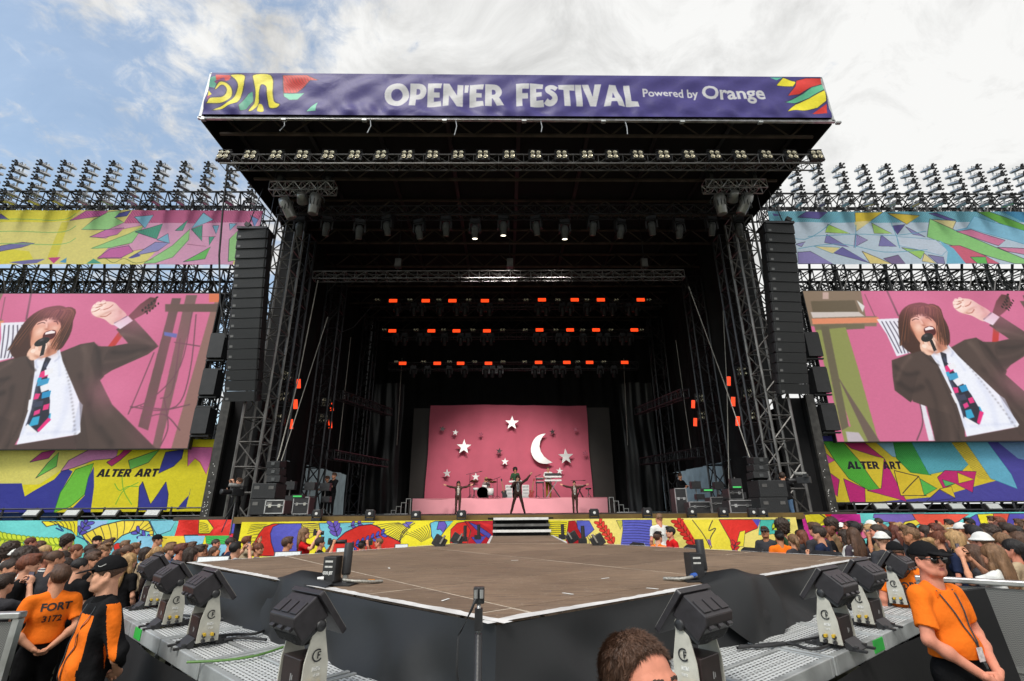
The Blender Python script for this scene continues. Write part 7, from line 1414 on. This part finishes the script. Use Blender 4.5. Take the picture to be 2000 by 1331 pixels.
    out['trousers'] = [grow(L_ + [half_((0, 0, 1), hem + .03 if top != 'suit' else .98), fold], lh)]; out['shoe'] = [grow(S_[0], .015)]; out['shoe_'] = [grow(S_[1], .015)]
    return out
def skin(nm, c): return mat('skin ' + nm, lin(c), .62, 0, .10, 22, .08, 160, .25)
SK = [skin('fair', (214, 160, 132)), skin('light', (204, 146, 116)), skin('tan', (182, 124, 92)), skin('ruddy', (206, 136, 112))]
def hairm(nm, c): return mat('hair ' + nm, lin(c), .55, 0, .4, 26, .5, 130, .5, stretch=(1, 1, .18))
HR = {'black': hairm('black', (26, 22, 22)), 'dark brown': hairm('dark brown', (52, 38, 30)), 'brown': hairm('brown', (84, 58, 42)), 'light brown': hairm('light brown', (124, 92, 64)), 'blond': hairm('blond', (178, 142, 96)), 'ginger': hairm('ginger', (112, 62, 40)), 'auburn': hairm('auburn', (96, 48, 34))}
def fab(nm, c): return mat('fabric ' + nm, lin(c), .9, 0, .14, 5, .9, 10, .12)
FB = {'black': fab('black', (24, 24, 26)), 'white': fab('white', (216, 216, 212)), 'grey': fab('grey', (120, 120, 122)), 'navy': fab('navy', (34, 42, 66)), 'beige': fab('beige', (176, 158, 130)), 'green': fab('green', (52, 82, 58)), 'mauve': fab('mauve', (150, 128, 128)), 'blue': fab('blue', (88, 120, 164)), 'red': fab('red', (196, 32, 34)), 'yellow': fab('yellow', (222, 186, 50)), 'plaid brown': fab('plaid brown', (136, 112, 84)), 'pink': fab('pink', (206, 150, 160)), 'dark grey': fab('dark grey', (58, 58, 62))}
ORG = mat('orange fabric', (.83, .17, .012), .85, 0, .08, 4, 1.0, 8, .15); JEAN = fab('dark trousers', (22, 22, 24)); DENIM = fab('denim', (92, 120, 152)); SUIT = fab('brown suit', (78, 58, 52)); SHOE = fab('shoes', (30, 28, 28))
MESHC = {}
LIP, EYEM, BROW = mat('lips', lin((168, 92, 84)), .5, 0, .1, 30), mat('dark eye', (.012, .01, .01), .2, 0, 0), mat('eyebrow', lin((58, 42, 34)), .8, 0, .2, 40)
def face_paint(me, hd, hh):
    """lips, eyes and brows get their own colour on the skin mesh"""
    for m in (LIP, EYEM, BROW): me.materials.append(m)
    n = len(me.polygons); c = np.empty(n * 3, np.float32); me.polygons.foreach_get('center', c); c = c.reshape(-1, 3); A = np.array((Matrix.Rotation(R(hd[0]), 4, 'Z') @ Matrix.Rotation(R(hd[1]), 4, 'X')).to_3x3()); c = (c - HC) @ A + HC
    mi = np.zeros(n, np.int32); x, y, z = np.abs(c[:, 0]), c[:, 1], c[:, 2]; e = max(0, hh - .006)
    mi[(x < .021) & (y > .085) & (np.abs(z - .0016 * (x > .012) - 1.578) < .0105 + e * .4)] = 1; mi[(y > .075) & (((x - .0315) / (.0115 + e)) ** 2 + ((z - 1.643) / (.0058 + e * .8)) ** 2 < 1)] = 2
    mi[(y > .06) & (x > .012) & (x < .052) & (np.abs(z - 1.6655 + .16 * np.abs(x - .028)) < .0042 + e * .6)] = 3; me.polygons.foreach_set('material_index', mi); me.update()
def person(key, spec, p, rz, label, mats, group=None, scale=1.0, cat='person'):
    """spec builds the meshes once per key; mats gives body, hair, top, trousers ... for this copy"""
    if key not in MESHC:
        d = make_person(**spec); MESHC[key] = {k: np_mesh(k, v, [mats.get(k, SHOE)]) for k, v in d.items() if v}; face_paint(MESHC[key]['body'], spec.get('head', (0, 0)), spec.get('hh', .008))
    o = thing('person', label, cat, p, rz, group); o.scale = (scale,) * 3
    for k, me in MESHC[key].items():
        nm = {'top': mats.get('top_name', 'shirt'), 'shoe_': 'shoe'}.get(k, k)
        c = child(nm, me, o); m = mats.get(k, SHOE)
        if me.materials[0] is not m: c.material_slots[0].link = 'OBJECT'; c.material_slots[0].material = m
    return o
def held_phone(o, pos, rot=(R(-15), 0, 0), nm='held phone', lab='dark phone held up by a person in the crowd', grp='phones held up in the crowd'):
    M = o.matrix_basis; p = M @ Vector(pos); h = thing('phone', lab, 'phone', p, o.rotation_euler[2], grp); MB().box((0, 0, 0), (.075, .009, .15)).build('case', PLAST, h, world=False, bev=.003); MB().box((0, -.0055, 0), (.068, .001, .14)).build('display', mat('phone display', (.03, .035, .04), .1, 0, 0, emit=(.35, .3, .4), es=.25), h, world=False); return h
# ------------------------------------------------------------------ guards
def project(p):
    d = Vector(p) - CO; k = FPX / d.dot(FW); return 1000 + d.dot(CR) * k, 665.5 - d.dot(CU) * k
def stand_at(px, py, Y, tall, ground=0.0):
    """feet position and scale for a figure whose crown is seen at px,py at depth Y"""
    p = V(px, py, Y); return Vector((p.x, p.y, ground)), (p.z - ground) / tall
def decal(txt, size, bold, origin, ux, uz, root, surf, off=.004, m=None, name='lettering'):
    """print wrapped on a garment: letters are dropped on the cloth along -n"""
    ux, uz = Vector(ux).normalized(), Vector(uz).normalized(); n = ux.cross(uz); bvh = BVHTree.FromPolygons([v.co for v in surf.data.vertices], [p.vertices for p in surf.data.polygons]); q = MB()
    for pg in text_polys(txt, size, bold):
        vs = []
        for x, y in pg:
            a = Vector(origin) + ux * x + uz * y; hit = bvh.ray_cast(a + n * .4, -n); vs.append((hit[0] if hit[0] else a) + n * off)
        q.add(vs, [tuple(range(len(vs)))])
    q.build(name, m or BLK, root, world=False)
def part_named(o, nm): return next(c for c in o.children if c.name.split('.')[0] == nm)
# right: guard in sunglasses
pz, sc = stand_at(1802, 1055, 4.0, 1.78)
KEY = dict(pose='clasp', hair='buzz', top='tee', h=.008, hh=.005, head=(-14, 2), cap='cap', heavy=.2, hem=1.01, low_h=.016, wr_amp=.008, seed=3)
g1 = person('guard sunglasses', KEY, pz, R(200), 'guard in orange polo, black cap and sunglasses, hands clasped, by the right walkway', dict(body=SK[3], hair=HR['dark brown'], top=ORG, cap=FB['black'], trousers=JEAN, shoes=SHOE), None, sc)
HMg = Matrix.Translation(HC) @ Matrix.Rotation(R(-14), 4, 'Z') @ Matrix.Rotation(R(2), 4, 'X') @ Matrix.Translation(-Vector(HC))
q = MB(); GLS = mat('sunglass lens', (.008, .008, .009), .12, 0, 0, spec=.7)
for s_ in (-1, 1): q.prism(spl([(-.033, .012), (0, .015), (.031, .012), (.033, -.008), (.014, -.026), (-.016, -.025), (-.033, -.01)], 3).tolist(), .008, HMg @ T(s_ * .034, .102, 1.645) @ RX(math.pi / 2) @ Matrix.Rotation(0, 4, 'Y')); q.tube(HMg @ Vector((s_ * .062, .09, 1.652)), HMg @ Vector((s_ * .083, -.01, 1.648)), .004)
q.tube(HMg @ Vector((-.01, .104, 1.652)), HMg @ Vector((.01, .104, 1.652)), .004); q.build('sunglasses', GLS, g1, True, world=False)
tp = part_named(g1, 'shirt'); bv = BVHTree.FromPolygons([v.co for v in tp.data.vertices], [p.vertices for p in tp.data.polygons])
def on_front(x, z, off=.006): h_ = bv.ray_cast(Vector((x, .8, z)), Vector((0, -1, 0))); return (h_[0] if h_[0] else Vector((x, .15, z))) + Vector((0, off, 0))
q = MB()
for s_ in (-1, 1):
    pts = [on_front(s_ * (.085 - .085 * t), 1.44 - .36 * t) for t in np.linspace(0, 1, 9)]
    q.grid(lambda u, v, pts=pts: pts[int(round(u * 8))] + Vector((v * .016 - .008, .001, 0)), 8, 1)
q.build('lanyard', BLK, g1, world=False); b0 = on_front(0, 1.05, .012); MB().box(b0, (.06, .004, .085)).build('badge_card', mat('badge card', (.6, .55, .55), .4, 0, .3, 40), g1, world=False)
for s_ in (-1, 1): MB().prism([(-.005, 0), (.055, .012), (.06, -.03), (.01, -.045)], .006, Matrix.Translation(on_front(s_ * .05, 1.425, .0)) @ RX(math.pi / 2) @ Matrix.Scale(s_, 4, (1, 0, 0))).build('collar', ORG, g1, world=False)
q = MB(); 
for k in range(9): q.box(on_front(-.0, 1.40) * 0 + Vector((-.262 - .004 * (k % 2), -.02 + .012 * (k % 3) + .0, 1.285 - .012 * (k // 3))), (.004, .009, .008))
q.build('sleeve_crest', mat('pale crest', (.75, .45, .3), .7), g1, world=False)
MB().box((0, .145, .925), (.05, .01, .035)).build('buckle', CHR, g1, world=False)
# left: guard from behind, FORT 3172
pz, sc = stand_at(122, 1103, 6.0, 1.765, -.23)
g2 = person('guard back', dict(pose='back', hair='short', top='tee', h=.009, hh=.006, head=(12, 4), heavy=.05, hem=.99, hands='fine', low_h=.016, wr_amp=.007, seed=5), pz, R(46), 'guard in orange shirt lettered FORT 3172, seen from behind, left of the stage', dict(body=SK[1], hair=HR['brown'], top=ORG, trousers=JEAN), None, sc)
tp = part_named(g2, 'shirt'); decal('FORT', .105, .003, (-.095, -.15, 1.31), (1, 0, 0), (0, 0, 1), g2, tp); decal('3172', .085, .002, (-.06, -.15, 1.20), (1, 0, 0), (0, 0, 1), g2, tp)
# left: guard in profile with cap
pz, sc = stand_at(224, 1082, 4.3, 1.785, -.1)
g3 = person('guard profile', dict(pose='back', hair='buzz', top='long', h=.008, hh=.0052, head=(-20, -5), cap='cap', hem=.80, heavy=.13, hands='fine', low_h=.016, wr_amp=.009, seed=8, tuft=2500), pz, R(141), 'guard in black and orange jacket and black cap, in profile beside the left walkway', dict(body=SK[0], hair=HR['brown'], top=FB['black'], top_name='jacket', cap=FB['black'], trousers=JEAN), None, sc)
tp = part_named(g3, 'jacket'); me = tp.data; me.materials.append(ORG); tp.material_slots[1].link = 'OBJECT'; tp.material_slots[1].material = ORG
for p in me.polygons:
    c = p.center; ax = abs(c.x)
    front = c.y > .02 and ax < .165 and c.z < 1.37; yoke_ = False; tt = 1.45 - c.z; stripe = ax > .15 and 0 < tt < .44 and abs(c.y + .015 + .12 * tt) < .05 * (1 - (tt / .44) ** 1.5)
    if front or yoke_ or stripe: p.material_index = 1
q = MB(); bv = BVHTree.FromPolygons([v.co for v in me.vertices], [p.vertices for p in me.polygons]); pts = [on_front(.10 - .09 * t, 1.43 - .52 * t) for t in np.linspace(0, 1, 9)]; q.grid(lambda u, v: pts[int(round(u * 8))] + Vector((v * .018 - .009, .001, 0)), 8, 1); pts2 = [on_front(-.10 + .09 * t, 1.43 - .52 * t) for t in np.linspace(0, 1, 9)]; q.grid(lambda u, v: pts2[int(round(u * 8))] + Vector((v * .018 - .009, .001, 0)), 8, 1); q.build('lanyard', BLK, g3, world=False)
q = MB(); cx_ = grow([cap_((0, -.02, 1.42), (0, .0, 1.50), .082, .07, .02), ell_((0, .02, 1.53), (.057, .06, .06), .005, 's'), half_((0, .2, 1), 1.505)], .009); child('jacket_collar', np_mesh('jacket_collar', [cx_], [FB['black']]), g3)
HMg = Matrix.Translation(HC) @ Matrix.Rotation(R(-20), 4, 'Z') @ Matrix.Rotation(R(-5), 4, 'X') @ Matrix.Translation(-Vector(HC)); q = MB(); sw_ = thick(spl([(-.022, .004), (-.014, -.004), (.0, -.003), (.026, .009)], 3, False), .004)
n_ = len(sw_) // 2
for k in range(n_ - 1): q.add([HMg @ Vector((-.0893 + .0 * a[0], .035 - a[0], 1.712 + a[1])) for a in (sw_[k], sw_[k + 1], sw_[len(sw_) - 2 - k], sw_[len(sw_) - 1 - k])], [(0, 1, 2, 3)])
q.build('cap_mark', WHITE, g3, world=False)
# guard seen from behind beyond the right walkway
pz, sc = stand_at(1743, 1055, 5.9, 1.785)
g4 = person('guard back cap', dict(pose='down', hair='buzz', top='tee', h=.012, hh=.009, head=(-8, 0), cap='cap', heavy=.12, hem=.92), pz, R(-15), 'guard in orange shirt and black cap seen from behind, beyond the right walkway', dict(body=SK[3], hair=HR['brown'], top=ORG, cap=FB['black'], trousers=JEAN), None, sc); decal('FORT', .105, .003, (-.13, -.15, 1.26), (1, 0, 0), (0, 0, 1), g4, part_named(g4, 'shirt'))
# head in the foreground
pz, sc = stand_at(1250, 1233, 1.4, 1.765)
person('near head', dict(pose='down', hair='buzz', top='tee', h=.012, hh=.0042, head=(0, 6), tuft=16000, tw=.3, tl=.8, tk='short', hl=.042), pz, R(-150), 'brown-haired man whose head only rises into the bottom edge, forehead showing', dict(body=SK[3], hair=HR['brown'], top=FB['dark grey'], trousers=JEAN), None, sc)
# ------------------------------------------------------------------ performers
def perf(px, Y, z0, rz, key, spec, lab, mats, sc=1.0): p = V(px, 1000, Y); return person(key, spec, Vector((p.x, Y, z0)), rz, lab, mats, None, sc)
SUITM = dict(body=SK[0], hair=HR['dark brown'], top=SUIT, top_name='jacket', shirt=FB['white'], trousers=SUIT, tie=FB['navy'])
sg = perf(1012, 25, SZ, R(180), 'singer', dict(pose='sing', hair='bob', top='suit', h=.016, hh=.011, head=(0, -8), legs='wide', arms=(((-.42, .03, 1.55), (-.62, .05, 1.80)), ((.30, .10, 1.22), (.06, .20, 1.48)))), 'singer in dark brown suit, legs wide, one arm raised, at the stage centre', SUITM, 1.03)
MB().tube((.05, .19, 1.50), (.01, .14, 1.57), .018, 8).build('microphone', PLAST, sg, True, world=False)
perf(894, 28.5, SZ, R(180), 'spread suit', dict(pose='spread', hair='bob', top='suit', h=.018, hh=.012, head=(0, -12)), 'performer in brown suit with both arms spread, at the left of the pink riser', dict(SUITM, tie=FB['beige']), 1.0)
perf(1124, 28.5, SZ, R(180), 'spread suit short', dict(pose='spread', hair='short', top='suit', h=.018, hh=.012, head=(0, -12)), 'performer in brown suit with both arms spread, at the right of the pink riser', dict(SUITM, tie=FB['plaid brown']), .98)
perf(1007, 31.9, RS, R(180), 'keys curly', dict(pose='keys', hair='curly', top='long', h=.02, hh=.014), 'curly-haired player in green jacket behind the centre singer', dict(body=SK[2], hair=HR['black'], top=FB['green'], top_name='jacket', trousers=JEAN), 1.07)
perf(1073, 31.8, RS, R(180), 'keys short', dict(pose='keys', hair='buzz', top='tee', h=.02, hh=.014), 'bearded keyboard player in white top behind the console', dict(body=SK[1], hair=HR['dark brown'], top=FB['white'], trousers=fab('mustard', (150, 116, 40))), 1.1)
perf(949, 32.0, RS - .42, R(180), 'drummer', dict(pose='keys', hair='long', top='tee', fem=True, h=.02, hh=.014), 'drummer with long light hair behind the drum kit', dict(body=SK[0], hair=HR['blond'], top=FB['mauve'], trousers=JEAN), 1.0)
# ------------------------------------------------------------------ camera crew on the stage and photographers in the pit
def tv_camera(p, rz, lab, tripod=None):
    c = thing('video_camera', lab, 'video camera', p, rz); MB().box((0, 0, 0), (.16, .42, .22)).build('body', PLAST, c, world=False, bev=.012); MB().lathe([(.001, .2), (.07, .2), (.085, .5), (.09, .52), (.001, .5)], 12, RX(-math.pi / 2)).build('lens', BLK, c, True, world=False); MB().box((-.1, -.12, .14), (.14, .12, .1)).build('viewfinder', PLAST, c, world=False); MB().tube((.02, -.1, .2), (.02, .28, .22), .06, 10).build('microphone', mat('furry windshield', (.26, .26, .25), .95, 0, .3, 40, .6, 60), c, True, world=False)
    if tripod:
        q = MB(); q.tube((0, 0, -.12), (0, 0, -.3), .05, 8)
        for t in (.5, 2.6, 4.7): q.tube((0, 0, -.25), (.45 * math.cos(t), .45 * math.sin(t), tripod - p.z), .028, 6)
        q.build('tripod', PLAST, c, world=False)
    return c
pl_ = V(460, 1030, 16.3)
for x_, lab in ((-8.9, 'low black camera platform behind the left cloth scrap'), (9.75, 'low black camera platform behind the right cloth scrap')):
    cp = thing('camera_platform', lab, 'platform', (x_, 16.9, 0)); MB().box((x_, 16.9, 1.38), (2.2, 1.0, .06)).build('deck', BLK, cp); q = MB()
    for sx in (-1, 1):
        for sy in (-.45, .45): q.tube((x_ + sx, 16.9 + sy, 0), (x_ + sx, 16.9 + sy, 1.35), .03)
    q.build('leg', STEEL, cp)
p = V(452, 1028, 16.9); person('camera back', dict(pose='both', hair='short', top='long', h=.018, hh=.013), Vector((p.x, 16.9, 1.41)), R(160), 'camera operator in black behind a tripod camera at the left tower foot', dict(body=SK[0], hair=HR['brown'], top=FB['black'], trousers=JEAN), None, .98)
p = V(463, 962, 16.5); tv_camera(p, R(150), 'video camera on a tall tripod at the left tower foot', 1.41)
p = V(1546, 1028, 16.9); person('camera shorts', dict(pose='both', hair='short', top='long', h=.018, hh=.013, hem=.88), Vector((p.x, 16.9, 1.41)), R(-30), 'camera operator in black hoodie and denim shorts on the right platform', dict(body=SK[1], hair=HR['dark brown'], top=FB['black'], trousers=DENIM), None, 1.02)
p = V(1570, 938, 16.8); tv_camera(p, R(40), 'video camera with grey furry microphone held by the operator in shorts')
for x, Y, ht, lab in ((645, 22, 'short', 'stagehand in black standing in the dark left of the stage'), (632, 24, 'short', 'second stagehand in black, deeper in the left wing'), (1336, 24, 'short', 'stagehand in dark clothes behind the right road cases')):
    p = V(x, 1000, Y); person('stagehand', dict(pose='fold', hair='short', top='long', h=.02, hh=.014), Vector((p.x, Y, SZ)), R(150 if x < 1000 else 210), lab, dict(body=SK[1], hair=HR['brown'], top=FB['black'], trousers=JEAN))
def still_camera(o, lab, tele=False):
    M = o.matrix_basis; p = M @ Vector((0, .21, 1.645)); c = thing('photo_camera', lab, 'camera', p, o.rotation_euler[2]); MB().box((0, 0, 0), (.14, .07, .1)).box((0, -.01, .06), (.06, .05, .04)).build('body', PLAST, c, world=False, bev=.006); MB().lathe([(.001, .03), (.036, .03), (.042, .16 if not tele else .3), (.045, .18 if not tele else .34), (.001, .17)], 12, RX(-math.pi / 2)).build('lens', mat('pale lens barrel', (.5, .5, .48), .4) if lab.startswith('white') else BLK, c, True, world=False)
def pit(px, py, Y, rz, key, spec, lab, mats, gr=0.0):
    p, s_ = stand_at(px, py, Y, 1.77, gr); return person(key, spec, p, rz, lab, mats, None, s_)
a = pit(597, 1030, 11.2, R(-75), 'photo pony', dict(pose='both', hair='long', top='tee', fem=True, h=.015, hh=.011, head=(0, 5)), 'woman in red shirt photographing the stage from the left pit', dict(body=SK[0], hair=HR['light brown'], top=FB['red'], trousers=JEAN)); still_camera(a, 'black camera held by the woman in red in the left pit')
a = pit(628, 1049, 11.0, R(-60), 'photo short', dict(pose='both', hair='short', top='tee', h=.015, hh=.011, head=(0, 8)), 'photographer in black with long lens beside the woman in red', dict(body=SK[1], hair=HR['dark brown'], top=FB['black'], trousers=JEAN)); still_camera(a, 'black camera with long lens in the left pit', True)
a = pit(741, 1050, 11.6, R(95), 'photo bald', dict(pose='both', hair='buzz', top='tee', h=.015, hh=.011), 'bald photographer in orange shirt at the rear deck edge', dict(body=SK[3], hair=HR['light brown'], top=ORG, trousers=JEAN)); still_camera(a, 'white-lensed camera held by the bald photographer in orange')
pit(708, 1056, 11.3, R(-20), 'pit cap', dict(pose='down', hair='short', top='tee', cap='cap', h=.015, hh=.011), 'person in black cap facing the bald photographer', dict(body=SK[1], hair=HR['dark brown'], top=FB['black'], cap=FB['black'], trousers=JEAN))
pit(1286, 1002, 13.4, R(5), 'pit bald', dict(pose='down', hair='buzz', top='tee', h=.015, hh=.011), 'bald man in white shirt facing the right stage mural', dict(body=SK[3], hair=HR['light brown'], top=FB['white'], trousers=JEAN), 0.1)
pit(1308, 1028, 11.4, R(95), 'pit beard', dict(pose='down', hair='short', top='tee', h=.015, hh=.011), 'bearded man in red polo with headset in the right pit', dict(body=SK[1], hair=HR['black'], top=FB['red'], trousers=JEAN)); pit(1284, 1038, 11.0, R(-60), 'pit cap', None, 'man in black cap and orange shirt beside the man in red', dict(body=SK[0], hair=HR['brown'], top=ORG, cap=FB['black'], trousers=JEAN))
pit(1520, 1037, 10.2, R(-10), 'pit cap', None, 'man in black cap and orange shirt, back turned, before the right crowd', dict(body=SK[2], hair=HR['black'], top=ORG, cap=FB['black'], trousers=JEAN)); pit(1492, 1028, 11.2, R(140), 'pit cap', None, 'man in dark cap standing at the right pit fence', dict(body=SK[2], hair=HR['brown'], top=FB['dark grey'], cap=FB['dark grey'], trousers=JEAN))
# ------------------------------------------------------------------ the crowd
HK = ['long', 'short', 'pony', 'bun', 'bob', 'short', 'long', 'curly', 'quiff', 'buzz', 'long', 'cap', 'pony', 'long']
PROTO = {}
def cspec(hk, pose, hd):
    fem = hk in ('long', 'pony', 'bun', 'bob'); cp = hk if hk in ('cap', 'bucket') else None
    return dict(pose=pose, hair='buzz' if cp else hk, top='long' if pose == 'chest' else 'tee', fem=fem, h=.017, hh=.0105, head=(hd, 0), cap=cp, low_h=.035, seed=hash(hk + pose) % 97 if False else len(hk) * 7 + len(pose))
TOPS = ['black', 'white', 'black', 'dark grey', 'navy', 'grey', 'striped', 'dotted', 'black', 'beige', 'navy', 'beige', 'green', 'mauve', 'blue', 'black', 'black', 'plaid brown', 'pink', 'dark grey', 'white']
def pattern(nm, a, b, kind, sc):
    m = mat('fabric ' + nm, lin(a), .9, 0, .1, 5, .5, 14, .12); t = m.node_tree; bs = t.nodes['Principled BSDF']; tcn = t.nodes.new('ShaderNodeTexCoord')
    w_ = t.nodes.new('ShaderNodeTexWave' if kind == 's' else 'ShaderNodeTexVoronoi'); w_.inputs['Scale'].default_value = sc; t.links.new(tcn.outputs['Object'], w_.inputs['Vector'])
    if kind == 's': w_.bands_direction = 'Z'
    r = t.nodes.new('ShaderNodeValToRGB'); r.color_ramp.interpolation = 'CONSTANT'; e = r.color_ramp.elements; e[0].color = lin(a) + (1,); e[1].position = .5 if kind == 's' else .3; e[1].color = lin(b) + (1,)
    t.links.new(w_.outputs['Fac' if kind == 's' else 'Distance'], r.inputs[0]); t.links.new(r.outputs[0], bs.inputs['Base Color']); return m
FB['striped'] = pattern('striped', (40, 44, 64), (200, 200, 196), 's', 9); FB['dotted'] = pattern('dotted', (206, 204, 198), (70, 62, 70), 'v', 16)
HCOL = ['dark brown', 'brown', 'brown', 'light brown', 'blond', 'black', 'auburn', 'dark brown', 'ginger', 'light brown']
HWORD = {'long': 'long {c} hair', 'short': 'short {c} hair', 'pony': '{c} ponytail', 'bun': '{c} bun', 'bob': '{c} bob', 'curly': 'big curly {c} hair', 'quiff': 'ruffled {c} hair', 'buzz': 'cropped {c} hair', 'cap': 'black cap', 'bucket': 'white hat'}
def crowd(side, rows, gz0, face):
    for r_, (Y, x0, x1, st_) in enumerate(rows):
        xs_, x = [], x0 + rng.uniform(0, .2)
        while x < x1: xs_.append(x); x += st_ * rng.uniform(.74, 1.1)
        for k, x in enumerate(xs_):
            hk = 'bucket' if rng.random() < .025 else rng.choice(HK); u = rng.random(); pose = 'both' if u < .13 else 'fold' if (u < .9 and r_ == 0) else 'chest' if u < .2 else 'down'
            hk = {'both': rng.choice(['long', 'short']), 'fold': rng.choice(['long', 'pony', 'short']), 'chest': rng.choice(['bob', 'short'])}.get(pose, hk); hd = 0 if pose != 'down' else rng.choice([-18, 14])
            hc = 'dark brown' if hk == 'curly' else rng.choice(HCOL); tc_ = rng.choice(TOPS); tall = rng.uniform(1.56, 1.72) if hk in ('long', 'pony', 'bun', 'bob') else rng.uniform(1.64, 1.80)
            if pose == 'both': tall *= .97
            y = Y + rng.uniform(-.18, .18); ang = math.atan2(face[1] - y, face[0] - x) - math.pi / 2 + R(rng.uniform(-28, 28))
            lab = f"person, {HWORD[hk].format(c=hc)}, {ORD[min(k, 29)]} from left in {ORD[r_]} row of {side} crowd"
            o = person(f'crowd {hk} {pose} {hd}', cspec(hk, pose, hd), Vector((x, y, gz0)), ang, lab, dict(body=rng.choice(SK), hair=HR[hc], top=FB[tc_], cap=FB['white' if hk == 'bucket' or rng.random() < .2 else 'black'], trousers=JEAN), f'festival crowd on the {side}', tall / 1.75)
            if pose == 'both' and rng.random() < .75: held_phone(o, (0, .33, 1.67), lab=f"phone held up by the {ORD[min(k, 29)]} person from left, {ORD[r_]} row of {side} crowd")
crowd('left', [(5.15, -6.1, -5.3, .5), (5.75, -6.5, -5.75, .46), (6.3, -7.0, -5.75, .46), (6.9, -7.9, -5.5, .48), (7.6, -8.6, -5.6, .48), (8.3, -9.4, -5.2, .5), (9.1, -10.2, -4.9, .52), (9.9, -11.0, -4.6, .55), (10.8, -11.9, -4.4, .58), (11.8, -12.8, -5.4, .62), (12.9, -13.8, -6.2, .7)], -.25, (0.5, 16))
crowd('right', [(5.75, 5.2, 7.0, .48), (6.15, 5.9, 7.6, .46), (6.6, 5.75, 8.6, .46), (7.3, 5.85, 9.4, .47), (8.0, 5.7, 10.0, .48), (8.8, 5.4, 10.8, .5), (9.6, 5.2, 11.8, .52), (10.5, 5.6, 12.6, .55), (11.4, 6.4, 13.4, .58), (12.4, 7.6, 14.4, .62), (13.6, 9.0, 15.6, .7)], 0.0, (0.5, 16))
# crowd barriers
M_MESHB = None
def barrier_mat():
    m = bpy.data.materials.new('barrier mesh'); m.use_nodes = True; t = m.node_tree; b = t.nodes['Principled BSDF']; tc_ = t.nodes.new('ShaderNodeTexCoord'); w_ = t.nodes.new('ShaderNodeTexChecker'); w_.inputs['Scale'].default_value = 130
    w_.inputs['Color1'].default_value = (.24, .24, .23, 1); w_.inputs['Color2'].default_value = (.10, .10, .10, 1); t.links.new(tc_.outputs['Object'], w_.inputs[0]); t.links.new(w_.outputs[0], b.inputs['Base Color']); b.inputs['Metallic'].default_value = .4; b.inputs['Roughness'].default_value = .5; return m
BM = barrier_mat()
def barrier(a, b, z0, ht, lab):
    a, b = Vector(a), Vector(b); d = (b - a).normalized(); nn = Vector((-d.y, d.x, 0)); M = Matrix.Identity(3); M.col[0] = d; M.col[1] = nn; M.col[2] = (0, 0, 1); o = thing('crowd_barrier', lab, 'barrier', (a.x, a.y, z0), 0, 'crowd barriers'); l = (b - a).length
    c = (a + b) / 2; MB().box((c.x, c.y, z0 + ht / 2), (l - .06, .012, ht - .1), M).build('mesh_panel', BM, o); MB().box((c.x, c.y, z0 + ht), (l - .006, .09, .05), M).build('top_rail', ALU, o, bev=.01); MB().box((c.x, c.y, z0 + ht * .45), (l - .07, .04, .04), M).build('middle_rail', ALU, o); MB().box((c.x + nn.x * .3, c.y + nn.y * .3, z0 + .02), (l - .01, .9, .02), M).build('floor_plate', GALV, o)
    for s_ in (a + d * .03, b - d * .03): MB().box((s_.x, s_.y, z0 + ht / 2), (.05, .06, ht - .055), M).build('upright', ALU, o)
bl0, bl1 = V(48, 1196, 4.75), V(-30, 1187, 4.72); dl = (bl1 - bl0).normalized(); br0, br1 = V(1846, 1128, 5.35), V(2000, 1147, 5.0); db = (br1 - br0).normalized()
for k in range(3): barrier(*[(lambda q: (q.x, q.y, 0))(bl0 + dl * 1.05 * j) for j in (k, k + 1)], -.24, bl0.z + .22, f'silver mesh crowd barrier left of the guards, {ORD[k]} panel')
for k in range(3): barrier(*[(lambda q: (q.x, q.y, 0))(br0 + db * (1.05 * j - .25)) for j in (k, k + 1)], 0, br0.z - .02, f'silver mesh crowd barrier beside the guard in sunglasses, {ORD[k]} panel')
p = V(1925, 1200, 4.9); q = MB(); q.box((p.x, 4.9, .75), (.2, .05, 1.1), Matrix.Rotation(R(-6), 3, 'Y')); tag(q.build('black_board', CLOTH, None, loc=(p.x, 4.9, 0)), 'black padded board leaning on the right crowd barrier', 'board')
